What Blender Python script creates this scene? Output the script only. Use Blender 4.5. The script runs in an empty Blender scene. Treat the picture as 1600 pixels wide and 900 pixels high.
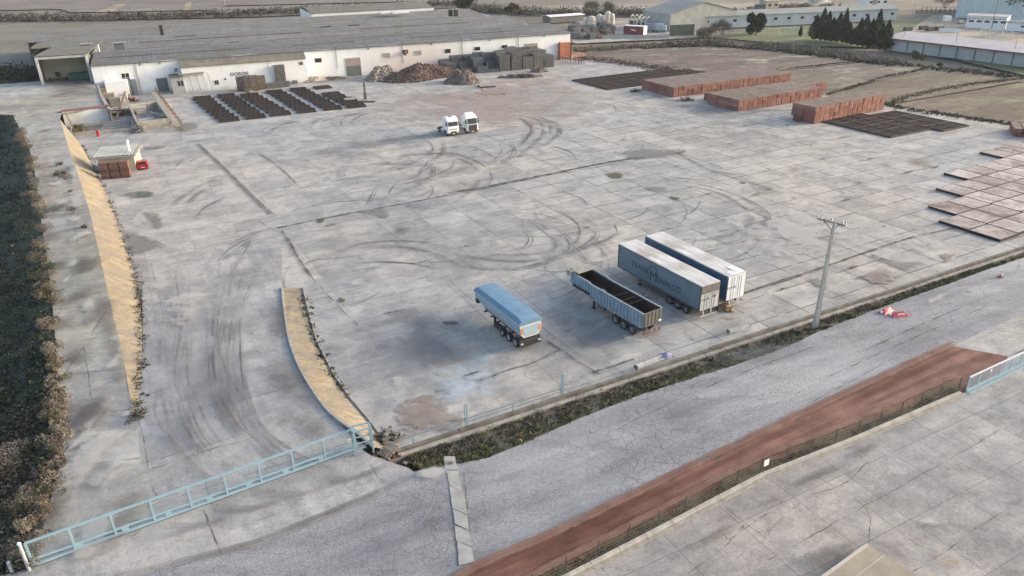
SKY_DUST, SKY_STR, SUN_STR, SUN_ANG, EXPO = 4.3, 0.15, 1.2, 10.0, 1.40
HAZE = 0.00009
import bpy, math, random
import numpy as np
from mathutils import Vector, Matrix
random.seed(7); RNG = np.random.default_rng(7)
S = bpy.context.scene
COL = S.collection
R = math.radians

# ---------------------------------------------------------------- camera
CH, FPX = 36.1874, 1150.12
PITCH, ROLL = 0.44471, -0.01801
_f = np.array([0, math.cos(PITCH), -math.sin(PITCH)])
_r = np.array([1.0, 0, 0]); _u = np.cross(_r, _f)
_c, _s = math.cos(ROLL), math.sin(ROLL)
CR, CU, CF = _c*_r + _s*_u, -_s*_r + _c*_u, _f
CAMP = np.array([0, 0, CH])
cam = bpy.data.cameras.new('camera'); cam_o = bpy.data.objects.new('camera', cam); COL.objects.link(cam_o)
M4 = Matrix.Identity(4)
for i in range(3):
    M4[i][0] = CR[i]; M4[i][1] = CU[i]; M4[i][2] = -CF[i]; M4[i][3] = CAMP[i]
cam_o.matrix_world = M4
cam.sensor_width = 36; cam.lens = FPX/1600*36; cam.clip_end = 4000; cam.clip_start = 0.5
S.camera = cam_o

def ray(px, py): return CF + CR*(px-800)/FPX - CU*(py-450)/FPX
def at(px, py, z=0.0):
    """the place on the level z that the photograph shows at px, py"""
    d = ray(px, py); return CAMP + d*((z-CH)/d[2])
def atf(px, py, zf):
    z = 0.0
    for _ in range(12):
        q = at(px, py, z); z = zf(q[0], q[1])
    return np.array([q[0], q[1], z])
def pix(P):
    d = np.asarray(P, float)-CAMP; z = d@CF
    return 800+FPX*(d@CR)/z, 450-FPX*(d@CU)/z
def lerp(a, b, t): return a+(b-a)*t
def clamp(x, a=0.0, b=1.0): return max(a, min(b, x))
def v2(a): return np.array([math.cos(a), math.sin(a)])

# ---------------------------------------------------------------- mesh helpers
class MB:
    def __init__(s): s.v = []; s.f = []; s.m = []; s.a = []
    def add(s, vs, fs, m=0, a=None):
        b = len(s.v); s.v += [tuple(map(float, x)) for x in vs]
        s.f += [tuple(i+b for i in f) for f in fs]; s.m += [m]*len(fs)
        s.a += list(a) if a is not None else [1.0]*len(vs)
        return s
    def hexa(s, c8, m=0):
        return s.add(c8, [(3,2,1,0),(4,5,6,7),(0,1,5,4),(1,2,6,5),(2,3,7,6),(3,0,4,7)], m)
    def box(s, x0, y0, z0, x1, y1, z1, m=0):
        return s.hexa([(x0,y0,z0),(x1,y0,z0),(x1,y1,z0),(x0,y1,z0),(x0,y0,z1),(x1,y0,z1),(x1,y1,z1),(x0,y1,z1)], m)
    def obox(s, c, d, rz=0, m=0, tilt=0):
        cs, sn = math.cos(rz), math.sin(rz); ct, st = math.cos(tilt), math.sin(tilt); P = []
        for dz in (-.5,.5):
            for dx, dy in ((-.5,-.5),(.5,-.5),(.5,.5),(-.5,.5)):
                x, y, z = dx*d[0], dy*d[1], dz*d[2]
                x, z = x*ct+z*st, -x*st+z*ct
                P.append((c[0]+x*cs-y*sn, c[1]+x*sn+y*cs, c[2]+z))
        return s.hexa(P, m)
    def prism(s, poly, z0, z1, m=0):
        n = len(poly)
        vs = [(p[0],p[1],z0) for p in poly]+[(p[0],p[1],z1) for p in poly]
        return s.add(vs, [tuple(range(n-1,-1,-1)), tuple(range(n,2*n))]+[(i,(i+1)%n,n+(i+1)%n,n+i) for i in range(n)], m)
    def xprism(s, poly, x0, x1, m=0):
        """profile in (y,z), extruded along x"""
        n = len(poly)
        vs = [(x0,p[0],p[1]) for p in poly]+[(x1,p[0],p[1]) for p in poly]
        return s.add(vs, [tuple(range(n-1,-1,-1)), tuple(range(n,2*n))]+[(i,(i+1)%n,n+(i+1)%n,n+i) for i in range(n)], m)
    def cyl(s, p0, p1, r0, r1=None, n=10, m=0):
        r1 = r0 if r1 is None else r1
        p0, p1 = np.array(p0, float), np.array(p1, float); d = p1-p0; d = d/np.linalg.norm(d)
        a = np.cross(d, [0,0,1.0]) if abs(d[2]) < .9 else np.cross(d, [1.0,0,0]); a /= np.linalg.norm(a); b = np.cross(d, a)
        vs = [p0+r0*(math.cos(t)*a+math.sin(t)*b) for t in np.linspace(0, 2*math.pi, n, endpoint=False)]
        vs += [p1+r1*(math.cos(t)*a+math.sin(t)*b) for t in np.linspace(0, 2*math.pi, n, endpoint=False)]
        return s.add(vs, [(i,(i+1)%n,n+(i+1)%n,n+i) for i in range(n)]+[tuple(range(n-1,-1,-1)), tuple(range(n,2*n))], m)
    def tube(s, pts, r, n=8, m=0):
        for a, b in zip(pts[:-1], pts[1:]): s.cyl(a, b, r, r, n, m)
        return s
    def bar(s, p0, p1, w, h, m=0):
        p0, p1 = np.array(p0, float), np.array(p1, float); d = p1-p0; d /= np.linalg.norm(d)
        a = np.cross(d, [0,0,1.0]) if abs(d[2]) < .95 else np.array([1.0,0,0]); a /= np.linalg.norm(a); b = np.cross(a, d)
        P = [p+sx*a*w/2+sz*b*h/2 for p in (p0,p1) for sx, sz in ((-1,-1),(1,-1),(1,1),(-1,1))]
        return s.hexa(P, m)
    def poly(s, pts, m=0, a=None): return s.add(pts, [tuple(range(len(pts)))], m, a)
    def grid(s, rows, m=0, a=None):
        n = len(rows[0]); vs = [p for r in rows for p in r]
        fs = [(i*n+j, i*n+j+1, (i+1)*n+j+1, (i+1)*n+j) for i in range(len(rows)-1) for j in range(n-1)]
        return s.add(vs, fs, m, a)
    def mesh(s, name, mats, smooth=False):
        me = bpy.data.meshes.new(name); me.from_pydata(s.v, [], s.f)
        for x in (mats if isinstance(mats, (list, tuple)) else [mats]): me.materials.append(x)
        if any(s.m): me.polygons.foreach_set('material_index', s.m)
        if any(x != 1.0 for x in s.a):
            at_ = me.attributes.new('fade', 'FLOAT', 'POINT'); at_.data.foreach_set('value', s.a)
        if smooth: me.polygons.foreach_set('use_smooth', [True]*len(me.polygons))
        me.update(); return me
    def build(s, name, mats, parent=None, smooth=False):
        return link(name, s.mesh(name, mats, smooth), parent)

def link(name, me, parent=None):
    o = bpy.data.objects.new(name, me); COL.objects.link(o)
    if parent is not None: o.parent = parent
    return o
def tag(o, label=None, cat=None, group=None, kind=None):
    if label: o['label'] = label
    if cat: o['category'] = cat
    if group: o['group'] = group
    if kind: o['kind'] = kind
    return o
def empty(name, loc, rz=0, label=None, cat=None, group=None):
    o = bpy.data.objects.new(name, None); COL.objects.link(o)
    o.location = tuple(map(float, loc)); o.rotation_euler = (0,0,rz); o.empty_display_size = .3
    return tag(o, label, cat, group)
def kids(o): return [c for c in bpy.data.objects if c.parent == o]
def dup(o, loc, rz=0, label=None, group=None, scale=None):
    c = o.copy(); COL.objects.link(c); c.location = tuple(map(float, loc)); c.rotation_euler = (0,0,rz)
    if scale is not None: c.scale = scale
    if label: c['label'] = label
    if group: c['group'] = group
    for k in kids(o):
        d = k.copy(); COL.objects.link(d); d.parent = c
        for g in kids(k):
            e = g.copy(); COL.objects.link(e); e.parent = d
    return c
def struct(name, mb, mats, smooth=False):
    return tag(mb.build(name, mats, None, smooth), kind='structure')
def text_mesh(name, txt, size, mat, depth=.02, bold=0):
    cu = bpy.data.curves.new('lettering', 'FONT'); cu.body = txt; cu.size = size; cu.extrude = depth; cu.offset = size*bold; cu.align_x = 'CENTER'; cu.align_y = 'CENTER'
    o = bpy.data.objects.new('lettering', cu); COL.objects.link(o)
    bpy.context.view_layer.update()
    me = bpy.data.meshes.new_from_object(o.evaluated_get(bpy.context.evaluated_depsgraph_get())); me.name = name
    bpy.data.objects.remove(o); bpy.data.curves.remove(cu)
    me.materials.clear(); me.materials.append(mat); return me

def spline(pts, n=8):
    P = [np.array(p, float) for p in pts]; P = [2*P[0]-P[1]]+P+[2*P[-1]-P[-2]]; out = []
    for i in range(1, len(P)-2):
        for k in range(n):
            t = k/n; a, b, c, d = P[i-1], P[i], P[i+1], P[i+2]
            out.append(.5*((2*b)+(-a+c)*t+(2*a-5*b+4*c-d)*t*t+(-a+3*b-3*c+d)*t**3))
    out.append(P[-2]); return out

# ---------------------------------------------------------------- material helpers
class NT:
    def __init__(s, name):
        s.mat = bpy.data.materials.new(name); s.mat.use_nodes = True
        s.t = s.mat.node_tree; s.b = s.t.nodes['Principled BSDF']; s.out = s.t.nodes['Material Output']
        s._pos = None
    def new(s, ty, **kw):
        n = s.t.nodes.new(ty)
        for k, v in kw.items(): setattr(n, k, v)
        return n
    def set(s, sock, v):
        if hasattr(v, 'is_output'): s.t.links.new(v, sock)
        elif v is not None: sock.default_value = v
    def pos(s):
        if s._pos is None: s._pos = s.new('ShaderNodeNewGeometry').outputs['Position']
        return s._pos
    def obj(s): return s.new('ShaderNodeTexCoord').outputs['Object']
    def vec(s, src=None, rz=0, sc=(1,1,1), loc=(0,0,0)):
        n = s.new('ShaderNodeMapping'); s.set(n.inputs[0], src if src is not None else s.pos())
        n.inputs['Location'].default_value = loc; n.inputs['Rotation'].default_value = (0,0,rz); n.inputs['Scale'].default_value = sc
        return n.outputs[0]
    def rot(s, rz, sc=(1,1,1), src=None):
        a = s.vec(src, rz); return s.vec(a, 0, sc)
    def noise(s, scale=1, detail=5, rough=.55, v=None, dist=0):
        n = s.new('ShaderNodeTexNoise'); s.set(n.inputs['Vector'], v if v is not None else s.pos())
        n.inputs['Scale'].default_value = scale; n.inputs['Detail'].default_value = detail; n.inputs['Roughness'].default_value = rough; n.inputs['Distortion'].default_value = dist
        return n.outputs[0]
    def voro(s, scale=1, feat='F1', v=None, rnd=1):
        n = s.new('ShaderNodeTexVoronoi', feature=feat); s.set(n.inputs['Vector'], v if v is not None else s.pos())
        n.inputs['Scale'].default_value = scale; n.inputs['Randomness'].default_value = rnd
        return n.outputs[0]
    def math(s, op, a, b=0.0, clampit=False):
        n = s.new('ShaderNodeMath', operation=op, use_clamp=clampit); s.set(n.inputs[0], a); s.set(n.inputs[1], b); return n.outputs[0]
    def rng(s, v, a, b, c=0.0, d=1.0):
        n = s.new('ShaderNodeMapRange'); s.set(n.inputs[0], v)
        for i, x in enumerate((a, b, c, d)): n.inputs[i+1].default_value = x
        return n.outputs[0]
    def mix(s, f, a, b, mode='MIX'):
        n = s.new('ShaderNodeMix', data_type='RGBA', blend_type=mode)
        s.set(n.inputs[0], f); s.set(n.inputs[6], c4(a)); s.set(n.inputs[7], c4(b)); return n.outputs[2]
    def attr(s, name): return s.new('ShaderNodeAttribute', attribute_name=name).outputs['Fac']
    def bump(s, h, strength=.3, dist=.05):
        n = s.new('ShaderNodeBump'); s.set(n.inputs['Height'], h); n.inputs['Strength'].default_value = strength; n.inputs['Distance'].default_value = dist
        s.t.links.new(n.outputs[0], s.b.inputs['Normal']); return s
    def fin(s, col, rough=.85, metal=0.0, spec=None):
        s.set(s.b.inputs['Base Color'], c4(col)); s.set(s.b.inputs['Roughness'], rough); s.set(s.b.inputs['Metallic'], metal)
        if spec is not None: s.b.inputs['Specular IOR Level'].default_value = spec
        return s.mat
    def alpha(s, a):
        tr = s.new('ShaderNodeBsdfTransparent'); mx = s.new('ShaderNodeMixShader')
        s.set(mx.inputs[0], a); s.t.links.new(tr.outputs[0], mx.inputs[1]); s.t.links.new(s.b.outputs[0], mx.inputs[2])
        s.t.links.new(mx.outputs[0], s.out.inputs[0]); return s
def c4(c):
    if hasattr(c, 'is_output') or c is None: return c
    return (*c[:3], 1.0)
MATS = {}
def mat(name, a, b=None, scale=1.0, rough=.8, metal=0.0, detail=4, bump=0, sc=(1,1,1), rz=0, local=False, lo=.35, hi=.65):
    """plain procedural surface: two tones mixed by noise"""
    if name in MATS: return MATS[name]
    n = NT(name)
    if b is None: b = tuple(x*.72 for x in a)
    v = n.vec(n.vec(n.obj() if local else None, rz), 0, sc)
    h = n.noise(scale, detail, .6, v)
    if bump: n.bump(h, bump, .03)
    MATS[name] = n.fin(n.mix(n.rng(h, lo, hi), b, a), rough, metal); return MATS[name]

# ---------------------------------------------------------------- light
AZ, EL = R(14), R(15)                 # the low sun stands behind the yard, on the road's side
sd = Vector((math.cos(EL)*math.cos(AZ), math.cos(EL)*math.sin(AZ), math.sin(EL)))
W = bpy.data.worlds.new('World'); S.world = W; W.use_nodes = True
sk = W.node_tree.nodes.new('ShaderNodeTexSky'); sk.sky_type = 'NISHITA'; sk.sun_disc = False
sk.sun_elevation = EL; sk.sun_rotation = math.pi/2-AZ; sk.air_density = 1.0; sk.dust_density = SKY_DUST; sk.ozone_density = 0.6; sk.altitude = 300
bg = W.node_tree.nodes['Background']; W.node_tree.links.new(sk.outputs[0], bg.inputs[0]); bg.inputs[1].default_value = SKY_STR
sl = bpy.data.lights.new('sun', 'SUN'); sl.energy = SUN_STR; sl.angle = R(SUN_ANG); sl.color = (1.0, .91, .80)
so = bpy.data.objects.new('sun', sl); COL.objects.link(so); so.rotation_euler = (-sd).to_track_quat('-Z', 'Y').to_euler(); so.location = (60, 60, 80)
S.view_settings.view_transform = 'Standard'; S.view_settings.look = 'None'; S.view_settings.gamma = 1; S.view_settings.exposure = EXPO
S.render.engine = 'CYCLES'
S.cycles.max_bounces = 6; S.cycles.transparent_max_bounces = 24; S.cycles.volume_bounces = 1
S.cycles.use_adaptive_sampling = True; S.cycles.use_denoising = True
# ================================================================= SETTING
YA = R(28.3); YU, YV = v2(YA), v2(YA+math.pi/2)
def yf(u, v): return YU*u+YV*v                     # yard grid -> world
W0 = at(600, 712)[:2]; WD = v2(R(27.6))
def wl(s, off=0.0): return W0+WD*s+np.array([-WD[1], WD[0]])*off   # along the south wall; off>0 into the yard
ROADZ = 1.2
def zramp(x, y): return ROADZ*clamp((79-y)/30)
def zplat(x, y): return 1.2+2.2*clamp((y-55)/125)

def concrete(name, warm, cool, joint=1.0, bw=6.0, bh=4.25, ang=-28.3, mortar=.06, stain=.5, thr=.46, joint_col=(.07,.07,.06), east=False):
    n = NT(name); p = n.vec(rz=R(ang))
    big = n.noise(.03, 3, .5)
    col = n.mix(n.rng(big, .38, .62), cool, warm)
    br = n.new('ShaderNodeTexBrick'); br.offset = 0; n.set(br.inputs['Vector'], p)
    for k, v in (('Scale',1.0),('Mortar Size',mortar),('Mortar Smooth',.3),('Bias',0.0),('Brick Width',bw),('Row Height',bh)): br.inputs[k].default_value = v
    br.inputs['Color1'].default_value = (.82,.82,.835,1); br.inputs['Color2'].default_value = (1.14,1.12,1.09,1); br.inputs['Mortar'].default_value = (1,1,1,1)
    col = n.mix(.85, col, br.outputs['Color'], 'MULTIPLY')
    mott = n.noise(.30, 11, .72, dist=.5)
    col = n.mix(1.0, col, n.mix(n.rng(mott, .40, .60), (.82,.825,.84), (1.10,1.09,1.07)), 'MULTIPLY')
    crisp = n.noise(.17, 12, .76, n.vec(loc=(41,9,0)), .6)
    col = n.mix(1.0, col, n.mix(n.rng(crisp, .475, .515), (.89,.895,.905), (1.05,1.045,1.04)), 'MULTIPLY')
    crisp2 = n.noise(.42, 12, .78, n.vec(loc=(7,55,0)), .4)
    col = n.mix(1.0, col, n.mix(n.rng(crisp2, .55, .59), (1,1,1), (.84,.83,.82)), 'MULTIPLY')
    strk = n.noise(1.0, 8, .7, n.vec(p, 0, (.12,1.1,1)))
    col = n.mix(1.0, col, n.mix(n.rng(strk, .38, .62), (.90,.90,.91), (1.07,1.07,1.06)), 'MULTIPLY')
    fine = n.noise(6.0, 6, .8)
    col = n.mix(1.0, col, n.mix(n.rng(fine, .36, .64), (.78,.78,.78), (1.18,1.18,1.17)), 'MULTIPLY')
    spot = n.math('MULTIPLY', n.rng(n.noise(1.6, 5, .75, n.vec(loc=(3,71,0))), .66, .72), .5)
    col = n.mix(spot, col, (.13,.125,.115))
    chip = n.math('MULTIPLY', n.rng(n.noise(2.2, 4, .75, n.vec(loc=(91,3,0))), .68, .73), .6)
    col = n.mix(chip, col, (.58,.56,.53))
    dirt = n.rng(n.noise(.11, 8, .68, n.vec(loc=(31,7,0)), .6), .60, .70)
    col = n.mix(n.math('MULTIPLY', dirt, stain), col, (.20,.185,.165))
    pale = n.rng(n.noise(.16, 7, .62, n.vec(loc=(-12,44,0)), .3), .60, .72)
    col = n.mix(n.math('MULTIPLY', pale, stain*.9), col, (.50,.475,.44))
    wob = n.noise(.35, 3, .6, n.vec(loc=(5,90,3)))
    jf = n.math('MULTIPLY', n.rng(wob, thr, thr+.1), br.outputs['Fac'])
    if east: sp3 = n.new('ShaderNodeSeparateXYZ'); n.set(sp3.inputs[0], p); jf = n.math('MULTIPLY', jf, n.rng(n.math('ADD', sp3.outputs[0], n.math('MULTIPLY', n.noise(.05, 2), 30)), 40, 85, .22, 1.0))
    col = n.mix(n.math('MULTIPLY', jf, joint, True), col, joint_col)
    h = n.math('SUBTRACT', n.math('MULTIPLY', n.noise(2.5, 6, .65), .6), n.math('MULTIPLY', jf, 1.0))
    n.bump(h, .25, .04)
    return n.fin(col, n.rng(mott, .3, .7, .95, .72), 0, .3)

def decal(name, c, c2=None, strength=1.0, sc=1.2, soft=.28, detail=8, rough=.85, spec=.3, bias=0.0, amp=2.6, brk=0.0):
    """worn mark and painted shade: colour with a ragged, broken edge (fade = mask painted on the mesh)"""
    n = NT(name); h = n.noise(sc, detail, .68, None, .3)
    a = n.math('ADD', n.math('SUBTRACT', n.attr('fade'), .5), n.math('MULTIPLY', n.math('SUBTRACT', h, .5), amp))
    a = n.rng(a, -soft+bias, soft+bias); a = n.math('MULTIPLY', a, strength, True)
    if brk: a = n.math('MULTIPLY', a, n.rng(n.noise(brk, 4, .6, n.vec(loc=(17,3,0))), .40, .62))
    n.fin(n.mix(n.rng(n.noise(sc*.7, 5), .35, .65), c, c2 or tuple(x*.8 for x in c)), rough, 0, spec)
    n.alpha(a); return n.mat

_dz = [0.004]
def dz():
    _dz[0] += .0004; return _dz[0]
def strip(mb, pts, w, m, zf=None, ends=True, w2=None):
    if m == CK and w <= .21:      # cracks wander
        Q = [np.array(pts[0][:2])]
        for p0_, p1_ in zip(pts[:-1], pts[1:]):
            p0_, p1_ = np.array(p0_[:2]), np.array(p1_[:2]); k_ = max(1, int(np.linalg.norm(p1_-p0_)/.5))
            for i_ in range(1, k_+1): Q.append(lerp(p0_, p1_, i_/k_)+np.array([random.gauss(0,.03), random.gauss(0,.03)]))
        pts = Q; w = w*.8
    z0 = dz(); n = len(pts); rows = []; a = []
    for i, p in enumerate(pts):
        q = np.array(p[:2]); t = np.array(pts[min(i+1, n-1)][:2])-np.array(pts[max(i-1, 0)][:2]); t = t/(np.linalg.norm(t)+1e-9); nn = np.array([-t[1], t[0]])
        ww = lerp(w, w2 if w2 else w, i/(n-1)); e = 1.0
        if ends: e = min(1.0, 4*min(i, n-1-i)/(n-1)+.02)
        row = []
        for o, f in ((-.5,0),(-.25,1),(.25,1),(.5,0)):
            x, y = q+nn*o*ww; row.append((x, y, (zf(x, y) if zf else 0)+z0)); a.append(f*e*.999)
        rows.append(row)
    mb.grid(rows, m, a)
def blob(mb, pts, m, zf=None, inner=None):
    hard = m in (BR, WT, GR, WE); inner = inner or (.72 if hard else .42); mid = .82 if hard else .66
    z0 = dz(); P = [np.array(p[:2]) for p in pts]
    if len(P) > 3: P = [q for q in spline(P+[P[0]], 5)][:-1]
    c = sum(P)/len(P); n = len(P); L = lambda q: (q[0], q[1], (zf(*q) if zf else 0)+z0)
    vs = [L(c)]+[L(c+(q-c)*inner) for q in P]+[L(c+(q-c)*1.22) for q in P]
    fs = [(0, 1+i, 1+(i+1)%n) for i in range(n)]+[(1+i, 1+n+i, 1+n+(i+1)%n, 1+(i+1)%n) for i in range(n)]
    mb.add(vs, fs, m, [1.0-1e-4]+[mid]*n+[0.0]*n)
def pxl(base, sc, pts):            # photograph crop coordinates -> places on the yard
    return [at(base[0]+x/sc, base[1]+y/sc)[:2] for x, y in pts]

M_CONC = concrete('yard_concrete', (.43,.403,.372), (.36,.366,.367), joint=.95, thr=.39, mortar=.085, east=True)
M_RAMP = concrete('ramp_concrete', (.375,.362,.35), (.32,.33,.345), joint=.55, bw=5.2, bh=11, ang=-118, stain=.35, thr=.5)
M_PLAT = concrete('platform_concrete', (.32,.30,.245), (.37,.375,.37), joint=.75, bw=30, bh=7.0, ang=-10, stain=.9, thr=.42)
M_LOT = concrete('lot_concrete', (.345,.318,.298), (.33,.327,.324), joint=.55, bw=5.0, bh=5.2, ang=-27.5, mortar=.035, stain=.35, thr=.3, joint_col=(.10,.09,.085))
D_TYRE = decal('tyre_mark', (.10,.10,.11), (.13,.13,.14), .8, 1.5, .5, amp=1.6, brk=.16)
D_TYRE2 = decal('faint_tyre_mark', (.145,.145,.16), (.18,.18,.19), .68, 1.2, .6, amp=1.3, brk=.12)
D_CRACK = decal('crack_dirt', (.05,.047,.04), (.09,.083,.07), .85, 1.8, .25, amp=2.8, brk=.55)
D_BROWN = decal('brown_worn_patch', (.24,.195,.17), (.34,.285,.255), .72, 1.1, .12, bias=.0, amp=3.6)
D_WET = decal('damp_patch', (.19,.17,.15), (.24,.22,.195), .6, 1.1, .2, rough=.6, spec=.4, bias=.0, amp=3.4)
D_BLUE = decal('pale_powder', (.52,.60,.66), (.42,.50,.56), .7, .45, .4, bias=.12)
D_WEED = decal('weed_patch', (.075,.075,.045), (.12,.11,.075), .85, 1.3, .15, bias=.08)
D_GREEN = decal('algae_puddle', (.10,.105,.04), (.06,.07,.03), .8, .8, .2, rough=.3, spec=.5)
D_PALE = decal('pale_wear', (.54,.525,.50), (.46,.445,.425), .62, .30, .2, bias=.16)
D_OIL_SHADE = decal('oil_and_truck_shade', (.17,.185,.20), (.22,.235,.245), .42, .22, .5, bias=.12)  # dark stains, and the bluish shade painted beside the parked trucks
D_RUST = decal('rust_stain', (.36,.24,.15), (.30,.21,.145), .5, .5, .35, bias=.2)
D_DUST = decal('brick_dust', (.46,.36,.31), (.42,.345,.30), .6, .16, .45, bias=.12)
D_SOOT = decal('dark_dirt', (.11,.102,.095), (.16,.15,.14), .62, .30, .45, bias=.15)
D_SMEAR_SHADE = decal('tyre_smear_and_shade', (.165,.168,.18), (.20,.20,.21), .34, .5, .7, amp=1.2, brk=.1)  # tyre smears, and one painted shadow streak of a tractor unit
DEC = [M_CONC, D_TYRE, D_TYRE2, D_CRACK, D_BROWN, D_WET, D_BLUE, D_WEED, D_GREEN, D_PALE, D_OIL_SHADE, D_RUST, D_DUST, D_SOOT, D_SMEAR_SHADE]
TY, TF, CK, BR, WT, BL, WE, GR, PA, OS, RU, DU, SO, TB = range(1, 15)

# ---- yard
E0 = at(905, 86)[:2]; E1 = at(1062, 114)[:2]; E2 = at(1379, 163)[:2]; E3 = at(1600, 200)[:2]
EDGE = [E0, E1, E2, E3, E3+(E3-E2)*1.2]
BL0 = at(217.5, 146.5)[:2]; BL1 = at(890.3, 91)[:2]
BU = (BL1-BL0)/np.linalg.norm(BL1-BL0); BV = np.array([-BU[1], BU[0]]); BA = math.atan2(BU[1], BU[0])
_q = at(155.5, 151.5)[:2]; BO = BL0+BU*((_q-BL0)@BU); BLEN = (BL1-BO)@BU
mb = MB()
ypoly = [wl(-2.5), wl(165)]+EDGE[::-1]+[BO+BU*(BLEN+2), BO+BU*(BLEN+2)+BV*2, BO+BV*2-BU*14, at(88, 190)[:2], at(100, 240)[:2], at(140, 400)[:2], at(195, 600)[:2], at(300, 640)[:2], at(480, 640)[:2]]
mb.poly([(p[0], p[1], 0) for p in ypoly], 0)
Z6, Z7, Z2, Z5 = (400,230), (800,230), (400,0), (0,230)
K = 10/3
tyres = [
 (Z6,[(570,310),(600,250),(625,200)]),(Z6,[(640,310),(690,240),(735,180),(800,165),(850,140),(858,105)]),
 (Z6,[(730,45),(860,38),(1000,30),(1100,55),(1190,100),(1225,150),(1210,205)]),(Z6,[(960,40),(1090,75),(1150,120),(1160,170),(1120,225),(1010,300)]),
 (Z6,[(1095,60),(1070,110),(980,150),(860,190),(700,250),(560,290)]),(Z6,[(1037,62),(1010,110),(920,150),(800,185),(640,205),(520,260)]),
 (Z6,[(915,100),(915,140),(880,175),(800,200)]),
 (Z6,[(400,552),(560,502),(720,488),(860,495),(950,512),(1080,540)]),(Z6,[(420,545),(600,522),(760,520),(900,545),(1000,590),(1070,630)]),
 (Z6,[(230,620),(300,590),(440,575),(560,562)]),(Z6,[(440,600),(650,598),(800,605),(930,630)]),
 (Z6,[(1400,388),(1470,400),(1525,440),(1560,500),(1545,530),(1480,552),(1350,562),(1200,555)]),
 (Z6,[(1380,410),(1420,470),(1405,510),(1360,540)]),(Z6,[(1540,573),(1400,595),(1250,590),(1100,570),(960,535)]),
 (Z6,[(1590,560),(1480,605),(1350,635),(1180,635),(1040,610)]),
 (Z7,[(60,370),(140,420),(200,470),(222,515),(200,545)]),(Z7,[(200,400),(270,460),(300,510),(280,545),(190,590),(0,640)]),
 (Z7,[(240,330),(320,380),(352,430),(340,480),(310,510)]),(Z7,[(360,360),(420,410),(430,460),(360,520),(200,590)]),
 (Z7,[(585,430),(500,480),(410,512),(300,550)]),(Z7,[(530,400),(545,440),(500,480)]),
 (Z7,[(780,190),(920,205),(1080,240),(1200,310),(1242,365),(1210,420),(1100,465),(920,495),(800,505)]),
 (Z7,[(800,180),(980,195),(1150,245),(1280,310),(1322,370),(1280,440),(1180,485),(1000,520),(860,540)]),
 (Z2,[(280,670),(310,632),(380,610),(450,600),(560,592)]),(Z2,[(330,665),(360,627),(470,602),(600,590)]),(Z2,[(445,660),(450,622),(520,592),(640,575)]),
 (Z2,[(495,655),(500,628),(560,598),(640,580),(760,570)]),(Z2,[(10,700),(60,662),(150,640),(240,628)]),(Z2,[(60,690),(120,655),(230,630)]),
 (Z2,[(1160,590),(1340,610),(1420,650),(1430,690),(1370,760),(1250,830)]),(Z2,[(1180,580),(1400,605),(1480,640),(1490,700),(1420,770),(1330,830)]),
 (Z2,[(1220,570),(1420,595),(1530,640),(1535,700)]),(Z2,[(960,730),(975,775),(940,820),(880,850)]),(Z2,[(900,735),(920,780),(860,830)]),
 (Z2,[(1590,660),(1570,700),(1500,760)]),(Z2,[(1260,740),(1280,790),(1210,860)]),(Z2,[(1320,740),(1335,800),(1240,880)]),
 (Z2,[(0,560+230),(120,870),(250,1000)]),(Z2,[(730,830),(800,810),(930,800),(1040,815)]),
 (Z5,[(905,115),(950,70),(1040,35)]),(Z5,[(980,100),(1000,70),(1060,40)]),(Z5,[(870,330),(960,250),(1080,185),(1180,165)]),(Z5,[(950,315),(1050,230),(1190,180)]),
 (Z5,[(1010,395),(1060,320),(1180,260)]),(Z5,[(1130,600),(1240,530),(1300,480)]),(Z5,[(1180,690),(1250,590),(1310,480)]),
 ((800,0),[(0,600),(80,640),(100,690),(40,740)]),((800,0),[(60,600),(180,640),(200,700)]),((800,0),[(120,600),(230,650),(240,720)]),
 ((800,0),[(200,760),(300,790),(340,840)]),((800,0),[(440,530),(530,555),(540,585)]),
]
for i, (b, pts) in enumerate(tyres):
    P = spline(pxl(b, K, pts), 9)
    w = random.uniform(.24, .36)
    strip(mb, P, random.uniform(.8, 1.5), TB)
    strip(mb, P, w, TY if i % 3 else TF)
    if i % 2 == 0:          # the twin wheel of the same axle
        Q = [q+np.array([.55, -.35]) for q in P]; strip(mb, Q, w*.8, TF)
for i in range(60):         # faint sweeps of turning trucks
    c = at(random.uniform(430, 1100), random.uniform(210, 430))[:2]; r = random.uniform(6, 16); a0 = random.uniform(0, 6.28); da = random.uniform(.6, 1.7)
    strip(mb, [c+r*np.array([math.cos(a0+da*t/14), math.sin(a0+da*t/14)*1.15]) for t in range(15)], random.uniform(.22,.4), TF); i % 3 or strip(mb, [c+(r+.8)*np.array([math.cos(a0+da*t/14), math.sin(a0+da*t/14)*1.15]) for t in range(15)], 1.1, TB)
# joints that have opened
for pts, w in (([(432,357),(520,339),(640,317),(720,302),(800,286),(880,269),(960,252),(1020,243),(1060,239)], .55),
               ([(700,302),(760,292),(850,274),(950,254),(1010,246)], .8),
               ([(1060,240),(1100,262),(1148,279),(1210,296)], .35),
               ([(440,360),(452,378),(470,410),(492,440)], .45),([(492,440),(520,470),(560,510)], .2),
               ([(1118,483),(1165,458),(1280,420),(1345,398),(1420,373),(1490,357)], .5),
               ([(1165,458),(1250,432),(1365,390)], .35),
               ([(740,598),(770,588),(800,577),(832,568),(876,547)], .42),([(680,614),(735,600)], .3),
               ([(925,583),(958,573),(990,562)], .4),([(876,605),(912,588)], .32),([(855,535),(880,550),(905,567),(935,585)], .28),
               ([(1085,535),(1078,531)], .3),([(400,300),(380,292)], .2),
               ([(868,540),(800,500),(740,460)], .12),([(560,330),(660,400),(720,455),(740,470)], .14),([(910,560),(830,500)], .14)):
    strip(mb, spline([at(*p)[:2] for p in pts], 6), w, CK, ends=False); w >= .35 and strip(mb, spline([at(*p)[:2] for p in pts], 6), w*.45, SO, ends=False)
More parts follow.
